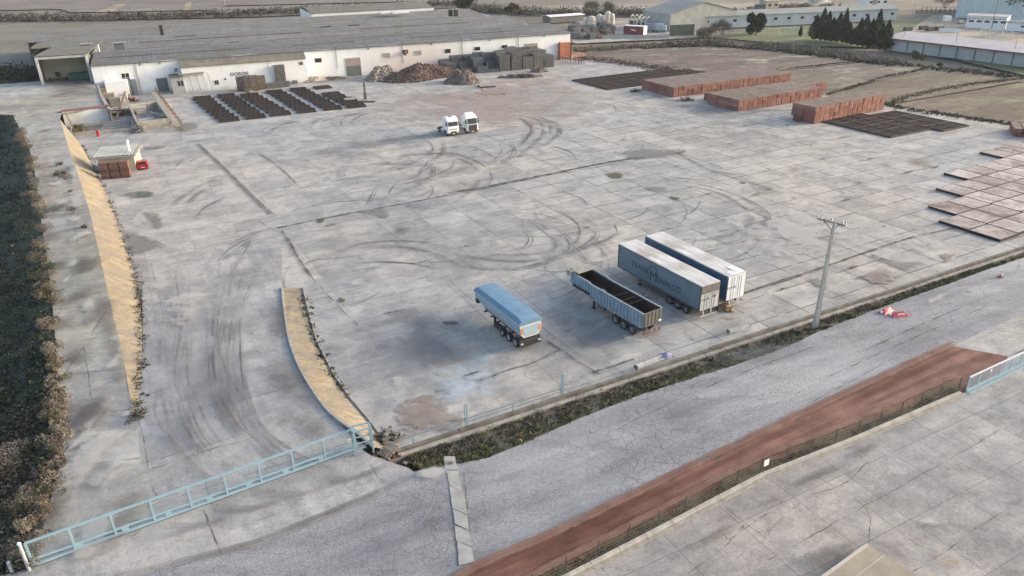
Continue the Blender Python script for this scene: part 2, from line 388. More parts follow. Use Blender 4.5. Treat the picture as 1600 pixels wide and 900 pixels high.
# the long strip of a filled gully
G0, G1 = [at(*p)[:2] for p in ((307,226),(345,262),(385,302),(421,336))], [at(*p)[:2] for p in ((312,225),(352,262),(392,302),(425,334))]
strip(mb, spline([(a+b)/2 for a, b in zip(G0, G1)], 8), 0.9, SO, ends=False); strip(mb, spline([(a+b)/2+np.array([.5,.3]) for a, b in zip(G0, G1)], 8), .35, PA, ends=False)
# patches (crop base, scale, outline, kind)
def zb(b, s, pts, m): blob(mb, pxl(b, s, pts), m)
Q4 = (400,450)
zb(Q4,4,[(880,720),(950,700),(1070,680),(1180,710),(1200,770),(1280,820),(1200,880),(1050,900),(920,890),(900,800)], BR)
zb(Q4,4,[(800,600),(900,640),(960,560),(860,520)], PA)
zb(Q4,4,[(1300,480),(1450,560),(1400,600),(1330,520)], BL); zb(Q4,4,[(1230,420),(1420,400),(1520,470),(1380,480)], BL); zb(Q4,4,[(760,300),(1000,250),(1200,330),(1260,470),(1000,480),(820,400)], OS)  # last blob: shadow of the grey tipper painted on the ground
zb((400,450),4,[(860,200),(1010,180),(1110,250),(980,290)], OS); zb((400,450),4,[(520,60),(560,80),(540,95),(515,85)], WE)  # first blob: more painted shade left of the grey tipper
zb((400,450),4,[(1160,215),(1240,210),(1260,230),(1180,232)], WE)
zb(Z6,K,[(540,340),(640,320),(690,345),(680,380),(610,355)], WT); zb(Z6,K,[(715,412),(810,420),(780,455),(720,450)], SO); zb(Z6,K,[(320,375),(360,372),(350,395),(322,392)], WE)
zb(Z6,K,[(850,650),(960,630),(1050,660),(960,720),(870,700)], PA); zb(Z6,K,[(400,700),(560,660),(640,720),(480,760)], PA)
zb(Z7,K,[(485,140),(560,135),(578,160),(520,165)], WE); zb(Z7,K,[(680,205),(800,210),(780,235),(720,228)], WT); zb(Z7,K,[(820,255),(870,265),(865,278),(835,272)], WE)
zb(Z7,K,[(540,25),(700,12),(880,18),(820,50),(640,65)], WT); zb(Z7,K,[(1180,180),(1225,185),(1210,195)], WE); zb(Z7,K,[(1305,212),(1355,222),(1340,228)], WE)
zb(Z7,K,[(1450,262),(1485,266),(1470,272)], WE); zb(Z7,K,[(440,400),(560,340),(600,390),(480,450)], PA)
zb((1120,230),K,[(480,690),(540,695),(580,750),(520,725)], WT); zb((1120,230),K,[(800,560),(900,600),(1080,600),(1000,640),(900,620)], WT); zb((1120,230),K,[(760,660),(880,640),(940,690),(830,720),(780,700)], BR)
zb((1120,230),K,[(1150,560),(1260,555),(1200,600)], BR); zb((1120,230),K,[(980,40),(1080,60),(1150,110),(1050,120),(980,85)], RU); zb((1120,230),K,[(330,90),(480,110),(440,140),(340,115)], RU)
zb((1120,230),K,[(560,750),(700,760),(720,800),(560,790)], OS); zb((1120,230),K,[(860,410),(880,412),(872,420)], WE)
zb((1120,230),K,[(820,500),(1100,420),(1400,500),(1250,560),(960,560)], PA); zb((1120,230),K,[(540,260),(740,190),(860,250),(660,300)], PA)
zb(Z5,K,[(630,250),(720,232),(790,235),(795,258),(700,265)], WT); zb(Z5,K,[(715,235),(790,235),(795,256),(720,262)], GR); zb(Z5,K,[(750,340),(820,345),(850,410),(820,430),(780,380)], WT)
zb(Z5,K,[(650,440),(740,460),(850,505),(840,525),(700,560),(660,500)], WT); zb(Z5,K,[(630,340),(740,330),(830,400),(720,440),(640,400)], PA)
zb((0,0),K,[(750,765),(850,762),(845,775),(770,782)], WT); zb((0,0),K,[(900,650),(1010,640),(1030,670),(940,690)], WT)
zb((800,450),4,[(330,280),(600,250),(640,330),(420,380)], OS); zb((800,450),4,[(250,180),(480,160),(560,260),(340,300)], OS)  # both blobs: shade beside the open tipper, painted into the concrete
zb((800,450),4,[(850,265),(930,262),(900,295),(840,290)], RU); zb((800,450),4,[(880,350),(960,310),(1090,340),(980,380)], PA); zb((800,450),4,[(1300,180),(1400,190),(1380,210)], WT)
zb((800,450),4,[(640,280),(900,330),(700,380)], PA)
zb(Z2,K,[(540,490),(800,480),(1000,500),(1250,470),(1500,430),(1580,470),(1300,540),(1000,560),(700,540)], DU); zb(Z2,K,[(1100,440),(1300,400),(1560,360),(1590,420),(1400,460)], DU)
zb(Z2,K,[(270,400),(460,395),(440,420),(300,440)], SO); zb(Z2,K,[(1150,480),(1260,470),(1310,495),(1180,500)], RU)
zb((400,0),K,[(470,720),(700,720),(960,690),(900,740),(600,770),(300,800)], OS)  # long cast shadow of the white tractor, painted as a streak
zb((800,0),K,[(640,480),(850,520),(1180,580),(1400,570),(1400,600),(1100,640),(800,580)], OS)
zb((430,440),3.46,[(115,60),(165,200),(200,310),(250,430),(230,450),(170,330),(130,200)], SO)
for pts, m_ in (([(545,520),(640,465),(745,480),(800,545),(760,605),(640,615),(560,575)], OS),([(860,505),(900,470),(965,545),(1005,565),(900,585),(850,550)], OS),([(480,385),(620,345),(860,360),(910,400),(760,435),(560,425)], TB),([(520,300),(640,260),(780,240),(760,300),(600,330)], TB),  # first two blobs: painted truck shade beside the tippers
                ([(430,250),(560,225),(690,206),(680,222),(560,245)], TB),([(560,165),(680,140),(880,125),(960,150),(860,185),(640,195)], DU),([(620,180),(800,160),(900,180),(760,200)], DU),([(1000,200),(1150,185),(1250,210),(1150,235)], TB),([(640,590),(760,560),(800,600),(700,640)], BL),([(1080,330),(1300,300),(1420,370),(1250,430),(1120,400)], PA)):  # first blob here: the tractor's cast shadow, painted a second time
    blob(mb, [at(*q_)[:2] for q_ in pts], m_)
for i in range(150):        # small weeds and chips along the joints
    u, v = random.uniform(20, 125), random.uniform(47, 130)
    if random.random() < .6: v = round(v/4.25)*4.25
    else: u = round(u/6)*6
    c = yf(u, v); x, y = pix((c[0], c[1], 0))
    if not (500 < x < 1600 and 180 < y < 620): continue
    l, w = random.uniform(.3, 1.6), random.uniform(.12, .3)
    blob(mb, [c+YU*l, c+YV*w, c-YU*l, c-YV*w], random.choice([WE, CK, CK]))
o = struct('yard', mb, DEC)

# ---- ramp and apron (rises from the yard to the gate)
Lp = [(222,412),(222,470),(223,540),(217,610),(214,655),(219,715),(229,770),(238,812),(246,850),(258,885),(275,930)]
Rp = [(440,370),(441,450),(446,500),(452,535),(470,580),(500,630),(535,665),(560,690),(600,712),(650,738),(700,760)]
Lw = [atf(x, y, zramp) for x, y in Lp]; Rw = [atf(x, y, zramp) for x, y in Rp]
apron = [at(*p, ROADZ)[:2] for p in ((120,925),(300,878),(400,852),(500,812),(600,770),(652,742),(640,732),(580,712),(560,699),(46,889),(0,900),(-120,950))]
rows = []
for a, b in zip(spline(Lw, 5), spline(Rw, 5)):
    rows.append([(*(lerp(a, b, t)[:2]), zramp(*lerp(a, b, t)[:2])+.012) for t in np.linspace(0, 1, 14)])
rows = [r for r in rows if pix(r[-1])[1] < 700]
zr = lambda x, y: zramp(x, y)+.014
mr = MB(); mr.grid([r[::-1] for r in rows], 0)
mr.poly([(p[0], p[1], ROADZ+.016) for p in apron], 0)
mr.poly([(*at(x, y, ROADZ)[:2], ROADZ+.006) for x, y in ((300,815),(300,745),(205,735),(150,800),(90,880))], 0)
def rs(pts, w, m, ends=True): strip(mr, spline([atf(x, y, zramp)[:2] for x, y in pts], 8), w, m, zr, ends)
for k in range(26):         # tyre sweeps down the ramp
    t = random.uniform(.05, .95); pts = []
    for (lx, ly), (rx, ry), j in ((( 215,430),(430,400),0),((240,500),(400,480),0),((235,580),(395,570),0),((240,650),(420,650),0),((270,710),(470,700),0),((330,760),(545,735),0)):
        pts.append((lerp(lx, rx, t)+random.uniform(-8, 8), lerp(ly, ry, t)))
    rs(pts[random.choice([0,0,0,1]):random.choice([5,6,6])], random.uniform(.14, .36), TF if k % 4 else TY)
for pts, w in (([(215,650),(225,690),(234,745),(247,785)], .16),([(343,480),(340,530),(352,580),(362,635),(367,650)], .15),([(220,655),(300,640),(370,628),(440,612)], .12),
               ([(210,745),(270,726),(330,705),(395,688)], .14),([(290,625),(306,628),(316,650),(317,665)], .14),([(318,800),(330,830),(345,865)], .2),([(265,665),(316,663)], .12),
               ([(145,690),(152,715),(148,740)], .14),([(345,470),(365,468),(360,480),(345,485)], .1)):
    rs(pts, w, CK, False)
for pts, m in (([(455,475),(420,485),(425,540),(452,535)], SO),([(470,560),(420,570),(440,640),(500,640)], SO),([(430,640),(500,650),(530,690),(470,700)], SO),([(230,440),(330,450),(320,520),(240,500)], PA),
               ([(280,560),(350,550),(340,640),(270,650)], OS),([(120,780),(180,720),(215,740),(150,830)], PA)):
    blob(mr, [atf(x, y, zramp)[:2] for x, y in m and pts], m, zr)
strip(mr, [at(x, y, ROADZ)[:2] for x, y in ((100,925),(300,876),(400,850),(500,810),(600,768),(648,742))], .7, SO, lambda x, y: ROADZ+.018)
for x0_, x1_ in ((90,150),(200,290),(250,345),(330,430),(400,520),(470,590)):
    strip(mr, spline([at(x, y, ROADZ)[:2] for x, y in ((x0_, 880-(x0_-90)*.36), ((x0_+x1_)/2+14, 876-(x0_-90)*.33), (x1_+20, 893-(x1_-90)*.33))], 8), .6, TF, lambda x, y: ROADZ+.018)
struct('ramp', mr, [M_RAMP]+DEC[1:])

# ---- raised platform on the west
PR = [(46,889),(150,850),(229,812),(219,715),(214,655),(207,640),(190,550),(165,440),(137,320),(110,240),(94,187)]
PL = [(36,888),(55,860),(85,760),(98,700),(95,655),(93,635),(88,550),(78,440),(62,330),(48,240),(20,180)]
PRw = spline([atf(x, y, zplat) for x, y in PR], 5); PLw = spline([atf(x, y, zplat) for x, y in PL], 5)
zp = lambda x, y: zplat(x, y)+.02
mp = MB(); mp.grid([[(*lerp(b, a, t)[:2], zp(*lerp(b, a, t)[:2])) for t in np.linspace(0, 1, 9)] for a, b in zip(PRw, PLw)], 0)
def pq(x, y): return atf(x, y, zplat)
up = [pq(*p) for p in ((20,180),(94,187),(96,178),(172,167),(150,132),(60,128),(20,140),(-60,150),(-60,175))]
mp.poly([(q[0], q[1], zp(q[0], q[1])-.004) for q in up], 0)
fl = [BO+BU*(-30)+BV*0, BO+BU*(-.1)+BV*1, BO+BU*(-.4)+BV*12, BO+BU*(-30)+BV*12]
mp.poly([(q[0], q[1], 3.41) for q in fl], 0)
for pts, m in (([(112,400),(140,395),(150,420),(120,430)], SO),([(100,300),(130,295),(140,330),(110,345)], PA),([(102,250),(118,246),(135,300),(112,300)], PA),([(120,460),(150,450),(160,500),(130,520)], PA),
               ([(150,450),(168,450),(195,560),(208,650),(190,660),(170,560)], SO),([(95,540),(140,530),(150,580),(100,600)], SO),([(60,120),(75,118),(80,140),(62,150)], PA),([(70,120),(140,118),(160,150),(90,160)], SO),
               ([(105,640),(150,600),(200,640),(160,670),(110,680)], SO),([(70,400),(92,395),(95,470),(82,470)], RU),([(55,240),(80,240),(90,330),(70,330)], RU)):
    blob(mp, [pq(x, y)[:2] for x, y in pts], m, zp)
for pts, w in (([(80,368),(110,360),(140,352)], .25),([(116,345),(121,380),(127,395)], .2),([(85,458),(110,452)], .5),([(92,545),(130,535),(190,522)], .18),([(95,570),(120,560)], .5),([(130,535),(135,560),(140,600),(145,650)], .18),([(120,680),(160,665)], .4)):
    strip(mp, spline([pq(x, y)[:2] for x, y in pts], 6), w, CK, zp)
for i in range(46):
    k_ = random.uniform(6, len(PRw)-2); e_ = PRw[int(k_)]; w_ = PLw[int(k_)]; f_ = random.betavariate(.8, .9); c_ = lerp(np.array(w_[:2]), np.array(e_[:2]), clamp(f_, .06, .93)); r_ = random.uniform(.8, 2.6)
    blob(mp, [c_+np.array([math.cos(a_)*r_*random.uniform(.5,1), math.sin(a_)*r_*random.uniform(.8,1.9)]) for a_ in np.linspace(0, 6.0, 8)], SO if f_ < .25 or random.random() < .35 else PA, zp)
struct('platform', mp, [M_PLAT]+DEC[1:])
# wedge-shaped slopes
n = NT('ochre_concrete'); h = n.noise(.35, 7, .65, dist=.5); sp_ = n.rng(n.noise(1.0, 7, .68, n.vec(rz=R(-25), sc=(.22,1.3,1))), .54, .66); jt = n.new('ShaderNodeTexBrick'); n.set(jt.inputs['Vector'], n.vec(rz=R(62)))
for k, v in (('Scale',1.0),('Mortar Size',.05),('Brick Width',4.6),('Row Height',40.0)): jt.inputs[k].default_value = v
cl = n.mix(n.rng(h, .36, .64), (.25,.20,.13), (.36,.30,.205)); cl = n.mix(n.math('MULTIPLY', sp_, .7), cl, (.13,.105,.065)); cl = n.mix(n.math('MULTIPLY', jt.outputs['Fac'], .7), cl, (.10,.085,.06)); cl = n.mix(n.math('MULTIPLY', n.rng(n.noise(.30, 11, .76, n.vec(rz=R(-25), sc=(.5,1.2,1)), .6), .45, .54), .75), cl, (.205,.18,.15)); cl = n.mix(n.math('MULTIPLY', n.rng(n.noise(.8, 10, .78, n.vec(loc=(5,5,0))), .57, .62), .7), cl, (.085,.075,.05)); cl = n.mix(1.0, cl, n.mix(n.rng(n.noise(3.5, 5, .75), .34, .66), (.8,.8,.8), (1.15,1.15,1.15)), 'MULTIPLY'); n.bump(n.noise(3, 5), .3, .04)
M_OCHRE = n.fin(cl, .9)
WLt = PRw[20:]; wb = spline([(216,658),(217,640),(223,550),(215,450),(183,345),(152,272),(128,228)], 5)
WLb = [atf(q[0], q[1], zramp) for q in wb]
ms = MB(); ms.grid([[(*lerp(b, a, t)[:2], lerp(b[2]-.02, a[2]+.02, t)) for t in (0,.33,.66,1)] for a, b in zip(WLt, WLb)], 0)
struct('west_slope', ms, M_OCHRE)
Rt = spline([atf(x, y, zramp) for x, y in ((441,450),(444,480),(452,530),(466,570),(485,605),(510,640),(535,662),(556,676),(585,700))], 5)
Rb = spline([at(x, y) for x, y in ((471,450),(478,480),(491,530),(503,555),(521,590),(546,625),(571,655),(597,688),(622,706))], 5)
ms = MB(); ms.grid([[(*lerp(b, a, t)[:2], lerp(.02, a[2]+.05, t)) for t in (0,.33,.66,1)] for a, b in zip(Rt, Rb)], 0)
struct('east_slope', ms, M_OCHRE)
M_KERB = mat('kerb_concrete', (.42,.39,.34), (.28,.26,.22), 1.5, bump=.3)
mk = MB()
for a, b in zip(Rt[:-1], Rt[1:]): mk.bar(a+[0,0,.1], b+[0,0,.1], .22, .24)
mk2 = MB()
for a, b in zip(Rb[:-6], Rb[1:-5]): mk2.bar(np.array(a)+[.18,.1,.06], np.array(b)+[.18,.1,.06], .16, .16)
kb = empty('ramp_kerb', Rt[20], 0, 'pale low concrete kerb edging the curved ramp above its ochre slope', 'kerb')
def setchild(mbx, name, m, par): o_ = mbx.build(name, m, par); o_.matrix_parent_inverse = Matrix.Translation(-Vector(par.location)); return o_
setchild(mk, 'upper_kerb', M_KERB, kb); setchild(mk2, 'lower_kerb', M_KERB, kb)

# ---- everything south of the wall stands on an embankment at road level
RN = [(-200,1010),(60,915),(300,872),(450,828),(600,765),(645,738),(660,734),(700,727),(760,716),(830,688),(900,656),(1000,617),(1050,601),(1140,573),(1222,545),(1282,517),(1360,487),(1435,460),(1489,441),(1540,422),(1600,402),(1800,337),(2300,192)]
RSx = [(3000,40),(2300,300),(1800,420),(1600,490),(1490,540),(1250,650),(1000,770),(860,838),(740,890),(700,920),(560,1010),(300,1150),(-200,1400)]
rn = [at(x, y, ROADZ)[:2] for x, y in RN]; rsx = [at(x, y, ROADZ)[:2] for x, y in RSx]
# asphalt
n = NT('cracked_asphalt'); wv = n.new('ShaderNodeVectorMath', operation='ADD'); nz = n.new('ShaderNodeTexNoise'); n.set(nz.inputs['Vector'], n.pos()); nz.inputs['Scale'].default_value = 1.6; nz.inputs['Detail'].default_value = 4
n.set(wv.inputs[0], n.pos()); sc_ = n.new('ShaderNodeVectorMath', operation='SCALE'); n.set(sc_.inputs[0], nz.outputs['Color']); sc_.inputs['Scale'].default_value = .35; n.set(wv.inputs[1], sc_.outputs[0])
vd = n.voro(4.6, 'DISTANCE_TO_EDGE', wv.outputs[0]); vd2 = n.voro(.9, 'DISTANCE_TO_EDGE', wv.outputs[0])
base = n.mix(n.rng(n.noise(.06, 4), .4, .6), (.235,.24,.26), (.30,.303,.318))
base = n.mix(1.0, base, n.mix(n.rng(n.noise(1.0, 6, .65, n.rot(R(-28), (.05,.5,1))), .35, .65), (.82,.82,.83), (1.16,1.15,1.13)), 'MULTIPLY')
base = n.mix(1.0, base, n.mix(n.rng(n.noise(7, 4, .8), .34, .66), (.74,.74,.74), (1.25,1.25,1.24)), 'MULTIPLY')
pt = n.noise(.13, 10, .75, n.vec(rz=R(-28), sc=(.35,1,1)), .5); base = n.mix(1.0, base, n.mix(n.rng(pt, .47, .52), (.86,.86,.87), (1.06,1.06,1.06)), 'MULTIPLY')
ck = n.math('MULTIPLY', n.rng(vd, .01, .075, 1, 0), n.rng(n.noise(.10, 4), .42, .55)); ck = n.math('MAXIMUM', ck, n.math('MULTIPLY', n.rng(vd2, .008, .03, 1, 0), n.rng(n.noise(.07, 3, .5, n.vec(loc=(9,2,0))), .46, .58)))
col = n.mix(n.math('MULTIPLY', ck, .62), base, (.085,.085,.09)); n.bump(n.math('SUBTRACT', n.noise(6, 5), ck), .3, .03)
M_ASPH = n.fin(col, .9)
me_ = MB()
emb = rn+[np.array([260, 60]), np.array([260, -60]), np.array([-90, -60]), np.array([-90, 8])]
me_.poly([(p[0], p[1], ROADZ-.012) for p in emb], 0)
M_SOIL = mat('embankment_soil', (.17,.14,.11), (.11,.095,.075), .8, bump=.3)
struct('embankment', me_, M_SOIL)
ma = MB(); ma.poly([(p[0], p[1], ROADZ) for p in rn+rsx], 0)
zc = lambda x, y: ROADZ
def as_(pts, w, m, ends=True, z=ROADZ): strip(ma, spline([at(x, y, z)[:2] for x, y in pts], 8), w, m, zc, ends)
for pts, w in (([(940,690),(1000,655),(1100,610),(1200,570),(1300,535)], .14),([(1200,640),(1330,575),(1480,508),(1600,455)], .2),([(1150,690),(1290,620),(1400,560)], .14),([(1330,560),(1450,505),(1560,460)], .22),
               ([(700,722),(700,760),(706,800),(711,850),(716,880)], .2),([(722,722),(730,790),(737,850)], .18)):
    as_(pts, w, CK)
for pts, m in (([(655,812),(690,806),(692,825),(665,832)], SO),([(400,848),(445,838),(440,858),(405,865)], SO),([(930,740),(1010,690),(1040,700),(960,745)], OS),([(1040,640),(1090,632),(1080,655),(1040,665)], OS),
               ([(1420,480),(1500,446),(1510,456),(1420,494)], PA),([(640,735),(700,730),(690,752),(650,750)], PA),([(1120,555),(1200,535),(1260,540),(1140,580)], OS)):
    blob(ma, [at(x, y, ROADZ)[:2] for x, y in pts], m, zc)
struct('road', ma, [M_ASPH]+DEC[1:])
# narrow concrete strip laid across the road
tr0 = [(693,713),(695,735),(702,758),(704,775),(707,795),(710,820),(713,845),(716,885)]; tr1 = [(711,713),(716,735),(724,770),(727,785),(730,805),(733,830),(737,855),(743,880)]
M_STRIP = mat('strip_concrete', (.40,.395,.375), (.29,.285,.27), 1.1, .9, detail=8)
mt = MB()
for a, b, c, d in zip(tr0[:-1], tr1[:-1], tr0[1:], tr1[1:]):
    A, B, C, D = [at(*q, ROADZ)[:2] for q in (a, b, c, d)]; ctr = (A+B+C+D)/4
    mt.prism([ctr+(q-ctr)*random.uniform(.90,.975)+np.array([random.uniform(-.03,.03), random.uniform(-.03,.03)]) for q in (C, D, B, A)], ROADZ+.002, ROADZ+.025+random.uniform(0,.03))
struct('road_crossing_strip', mt, M_STRIP)
# red earth verge, curb line, concrete lot
CF_ = [(560,1070),(700,1000),(850,922),(1000,845),(1190,745),(1330,690),(1505,614),(1600,568),(1800,470),(2300,250)]
cf = [at(x, y, ROADZ)[:2] for x, y in CF_]
n = NT('red_earth'); st = n.noise(1.0, 6, .6, n.rot(R(-30), (.06,.8,1)))
col = n.mix(n.rng(st, .35, .66), (.125,.050,.036), (.285,.155,.12)); col = n.mix(1.0, col, n.mix(n.rng(n.noise(.35, 8, .7), .36, .64), (.62,.60,.58), (1.3,1.3,1.3)), 'MULTIPLY')
n.bump(n.noise(2.5, 6), .5, .06); M_RED = n.fin(col, .95)
red_s = [p for p in rsx[4:11]]; 
def ragged(line, z, amp, step=1.0):
    W = [at(x, y, z)[:2] for x, y in line]; out = []
    for p, q in zip(W[:-1], W[1:]):
        k = max(1, int(np.linalg.norm(q-p)/step)); d = (q-p)/np.linalg.norm(q-p); nn = np.array([-d[1], d[0]])
        for i in range(k): out.append(lerp(p, q, i/k)+nn*random.gauss(0, amp))
    return out+[W[-1]]
mrd = MB(); r_up = ragged(((1488,541),(1250,651),(1000,771),(860,839),(738,893),(560,1012)), ROADZ, .13, .55); r_lo = ragged(((560,1070),(700,1000),(850,922),(1000,845),(1190,745),(1330,690),(1505,614),(1560,590),(1575,556)), ROADZ, .02, 2)
mrd.poly([(p[0], p[1], ROADZ+.008) for p in r_up+r_lo], 0)
D_RED = decal('red_dust', (.19,.095,.07), (.25,.15,.115), .8, .8, .35, bias=.05); D_REDK = decal('dark_rut', (.10,.042,.03), (.13,.06,.045), .45, .6, .5, bias=.0, brk=.2); D_OLV = decal('olive_strip', (.085,.08,.045), (.13,.105,.07), .75, 1.2, .3, bias=-.02, brk=.5)
zr_ = lambda x, y: ROADZ+.006
def rstrip(pts, w, m): strip(mrd, spline([at(x, y, ROADZ)[:2] for x, y in pts], 8), w, m, zr_, False)
up_ = ((1488,541),(1250,651),(1000,771),(860,839),(738,893),(600,985)); lo_l = ((600,1052),(700,998),(850,920),(1000,843),(1190,743),(1330,688),(1502,612))
rstrip(up_, .8, 1); rstrip([(x+6, y+13) for x, y in up_], .7, 2); rstrip([(x+2, y+34) for x, y in up_], .5, 2); rstrip([(x, y-4) for x, y in up_], .5, 1); rstrip([(x-4, y-10) for x, y in lo_l], 1.7, 3); rstrip([(x-6, y-24) for x, y in lo_l], .7, 1)
struct('red_earth_verge', mrd, [M_RED, D_RED, D_REDK, D_OLV])
men = MB(); men.poly([(p[0], p[1], ROADZ+.012) for p in [at(x, y, ROADZ)[:2] for x, y in ((1488,541),(1575,557),(1562,589),(1600,570),(1800,470),(2300,250),(2300,298),(1800,419),(1600,489))]], 0)
struct('entrance_pavement', men, concrete('entrance_concrete', (.44,.41,.38), (.40,.39,.37), .3, stain=.5))
mlo = MB(); mlo.poly([(p[0], p[1], ROADZ+.012) for p in cf[::-1]+[np.array([-3, -60]), np.array([260, -60]), np.array([260, 60])]], 0)
def lo_(pts, w, m, ends=False): strip(mlo, spline([at(x, y, ROADZ)[:2] for x, y in pts], 7), w, m, lambda x, y: ROADZ+.013, ends)
Z8 = (1200,675)
def z8(pts): return [(Z8[0]+x/4, Z8[1]+y/4) for x, y in pts]
for pts, w in (([(0,820),(290,655),(600,480),(880,325),(1140,180),(1450,0)], .10),([(900,890),(1080,780),(1340,595),(1600,430)], .12),([(600,480),(635,560),(630,640),(625,690)], .10),([(0,525),(80,490),(165,485),(260,410),(410,370),(500,320),(620,200)], .10),
               ([(-150,600),(-240,690),(-300,640),(-350,700)], .12),([(-270,480),(-180,560),(40,720)], .08),([(0,640),(165,485)], .07),([(310,300),(600,480),(900,700),(1060,770)], .07),([(860,40),(1140,180),(1500,380)], .06),([(-500,900),(-320,770),(-160,630),(0,525)], .1)):
    lo_(z8(pts), w, CK)
for pts, m in (([(0,390),(250,270),(480,190),(520,220),(250,330),(60,430)], SO),([(470,180),(640,60),(760,40),(660,130),(560,190)], SO),([(20,870),(250,760),(560,680),(610,690),(400,860),(200,920)], SO),([(700,720),(820,730),(900,850),(760,790)], SO),
               ([(-600,760),(-420,690),(-220,560),(-200,600),(-420,760)], SO),([(-100,480),(60,390),(80,440),(-60,520)], SO),([(800,540),(1000,530),(1200,600),(1000,640)], PA),([(1000,300),(1300,360),(1400,420),(1100,400)], OS),([(950,760),(1300,830),(1100,900)], RU)):
    blob(mlo, [at(x, y, ROADZ)[:2] for x, y in z8(pts)], m, lambda x, y: ROADZ+.013)
struct('concrete_lot', mlo, [M_LOT]+DEC[1:])

# ---- ditch and grassy verge between wall and road
md = MB(); rows = []
vr = [at(x, y, ROADZ)[:2] for x, y in RN[6:]]
for q in spline(vr, 4):
    s_ = (q-W0)@WD; a = wl(s_, -.35); d_ = q-a
    rows.append([(*(a+d_*t), z) for t, z in ((0,-.25),(.3,-.2),(.6,.35),(.85,.95),(1,ROADZ-.005))])
md.grid(rows, 0); VERGE = rows
M_VERGE = mat('verge_soil', (.17,.14,.095), (.10,.085,.055), .9, bump=.5, detail=8)
struct('verge', md, M_VERGE)

# ---- the land all round
n = NT('field_land'); p = n.rot(R(-28), (.004,.03,1))
col = n.mix(n.rng(n.noise(1, 6, .6, p), .38, .62), (.14,.12,.10), (.195,.17,.142)); col = n.mix(n.rng(n.noise(.02, 6, .65), .48, .62), col, (.135,.12,.085))
col = n.mix(1.0, col, n.mix(n.rng(n.noise(.5, 6, .65), .35, .65), (.8,.8,.8), (1.15,1.15,1.12)), 'MULTIPLY'); n.bump(n.noise(1.2, 5), .5, .1)
M_LAND = n.fin(col, .95)
mg = MB(); mg.poly([(-1500,-400,-.6),(1500,-400,-.6),(1500,1600,-.6),(-1500,1600,-.6)], 0)
struct('ground', mg, M_LAND)
def field(name, pts, z, a, b, c=None, sc=(.02,.25,1), rz=-28, patch=(.46,.6), k=.7):
    n = NT(name); col = n.mix(n.rng(n.noise(1, 7, .65, n.rot(R(rz), sc)), .36, .64), a, b)
    if c: col = n.mix(n.math('MULTIPLY', n.rng(n.noise(.045, 7, .65, n.vec(sc=(1,1.6,1))), *patch), k), col, c)
    col = n.mix(1.0, col, n.mix(n.rng(n.noise(.45, 10, .76, None, .4), .40, .60), (.70,.70,.70), (1.25,1.24,1.22)), 'MULTIPLY'); cr_ = n.noise(.07, 12, .74, n.rot(R(rz), (.35,1.3,1)), .6); col = n.mix(1.0, col, n.mix(n.rng(cr_, .46, .53), (.74,.73,.72), (1.16,1.15,1.13)), 'MULTIPLY'); n.bump(n.noise(1.5, 5, .7), .6, .1); n.fin(col, .95)
    m_ = MB(); m_.poly([(*at(x, y, z)[:2], z) for x, y in pts], 0); return struct(name, m_, n.mat)
field('waste_field', [(905,87),(900,70),(1110,66),(1330,86),(1365,95),(1120,120),(1062,113)], -.06, (.10,.078,.064), (.155,.122,.10), (.36,.33,.30), patch=(.56,.63), k=.8)
field('fallow_field', [(1062,115),(1120,121),(1365,96),(1440,108),(1290,148),(1300,158),(1100,150)], -.05, (.12,.105,.078), (.175,.15,.118), (.28,.265,.24), patch=(.52,.62))
field('stubble_field', [(1290,149),(1440,109),(1560,118),(1600,126),(1383,164),(1379,162)], -.045, (.115,.09,.068), (.16,.125,.095), (.13,.118,.075))
field('brown_field', [(1383,165),(1600,128),(1900,190),(1700,230),(1600,200)], -.04, (.105,.083,.063), (.15,.118,.09), (.17,.18,.10), patch=(.55,.62))
field('pitch_grass', [(1110,58),(1170,44),(1480,30),(1700,80),(1700,140),(1480,90),(1380,74),(1270,72)], -.055, (.10,.125,.055), (.145,.16,.078), (.25,.21,.15), patch=(.56,.64), k=.5)
field('works_yard', [(880,62),(905,30),(1000,28),(1110,40),(1110,58),(900,68)], -.05, (.27,.26,.24), (.33,.315,.29), (.19,.175,.15))
field('far_pale_field', [(640,14),(1000,6),(1300,1),(1300,12),(1130,18),(900,22)], -.03, (.23,.205,.17), (.28,.25,.21), None)
field('dark_scrubland', [(-40,26),(150,24),(400,18),(560,14),(740,4),(740,12),(600,18),(400,26),(150,31),(-40,33)], -.03, (.075,.07,.06), (.12,.105,.085), None)
field('far_brown_field', [(-40,2),(300,-3),(600,-8),(640,2),(300,10),(0,16),(-40,17)], -.03, (.15,.125,.12), (.20,.165,.155), (.11,.095,.09))
field('far_grey_scrub', [(90,13),(220,9),(350,8),(345,15),(200,18),(110,19)], -.02, (.13,.125,.11), (.20,.19,.17), None)
field('sandy_clearing', [(150,19),(185,6),(198,6),(176,18)], -.01, (.33,.25,.175), (.28,.215,.15), None)
field('sandy_track', [(286,16),(291,3),(300,3),(296,16)], -.01, (.33,.26,.18), (.28,.215,.15), None)
field('gravel_parking', [(1400,60),(1460,22),(1560,40),(1700,70),(1700,92),(1560,64)], -.04, (.30,.26,.21), (.36,.31,.26), (.27,.25,.19))
field('red_running_track', [(1560,62),(1700,88),(1700,96),(1545,68)], -.035, (.28,.16,.12), (.25,.15,.12), None)
field('red_brick_ground', [(888,86),(905,80),(925,90),(908,97)], .004, (.35,.15,.10), (.28,.14,.10), None)
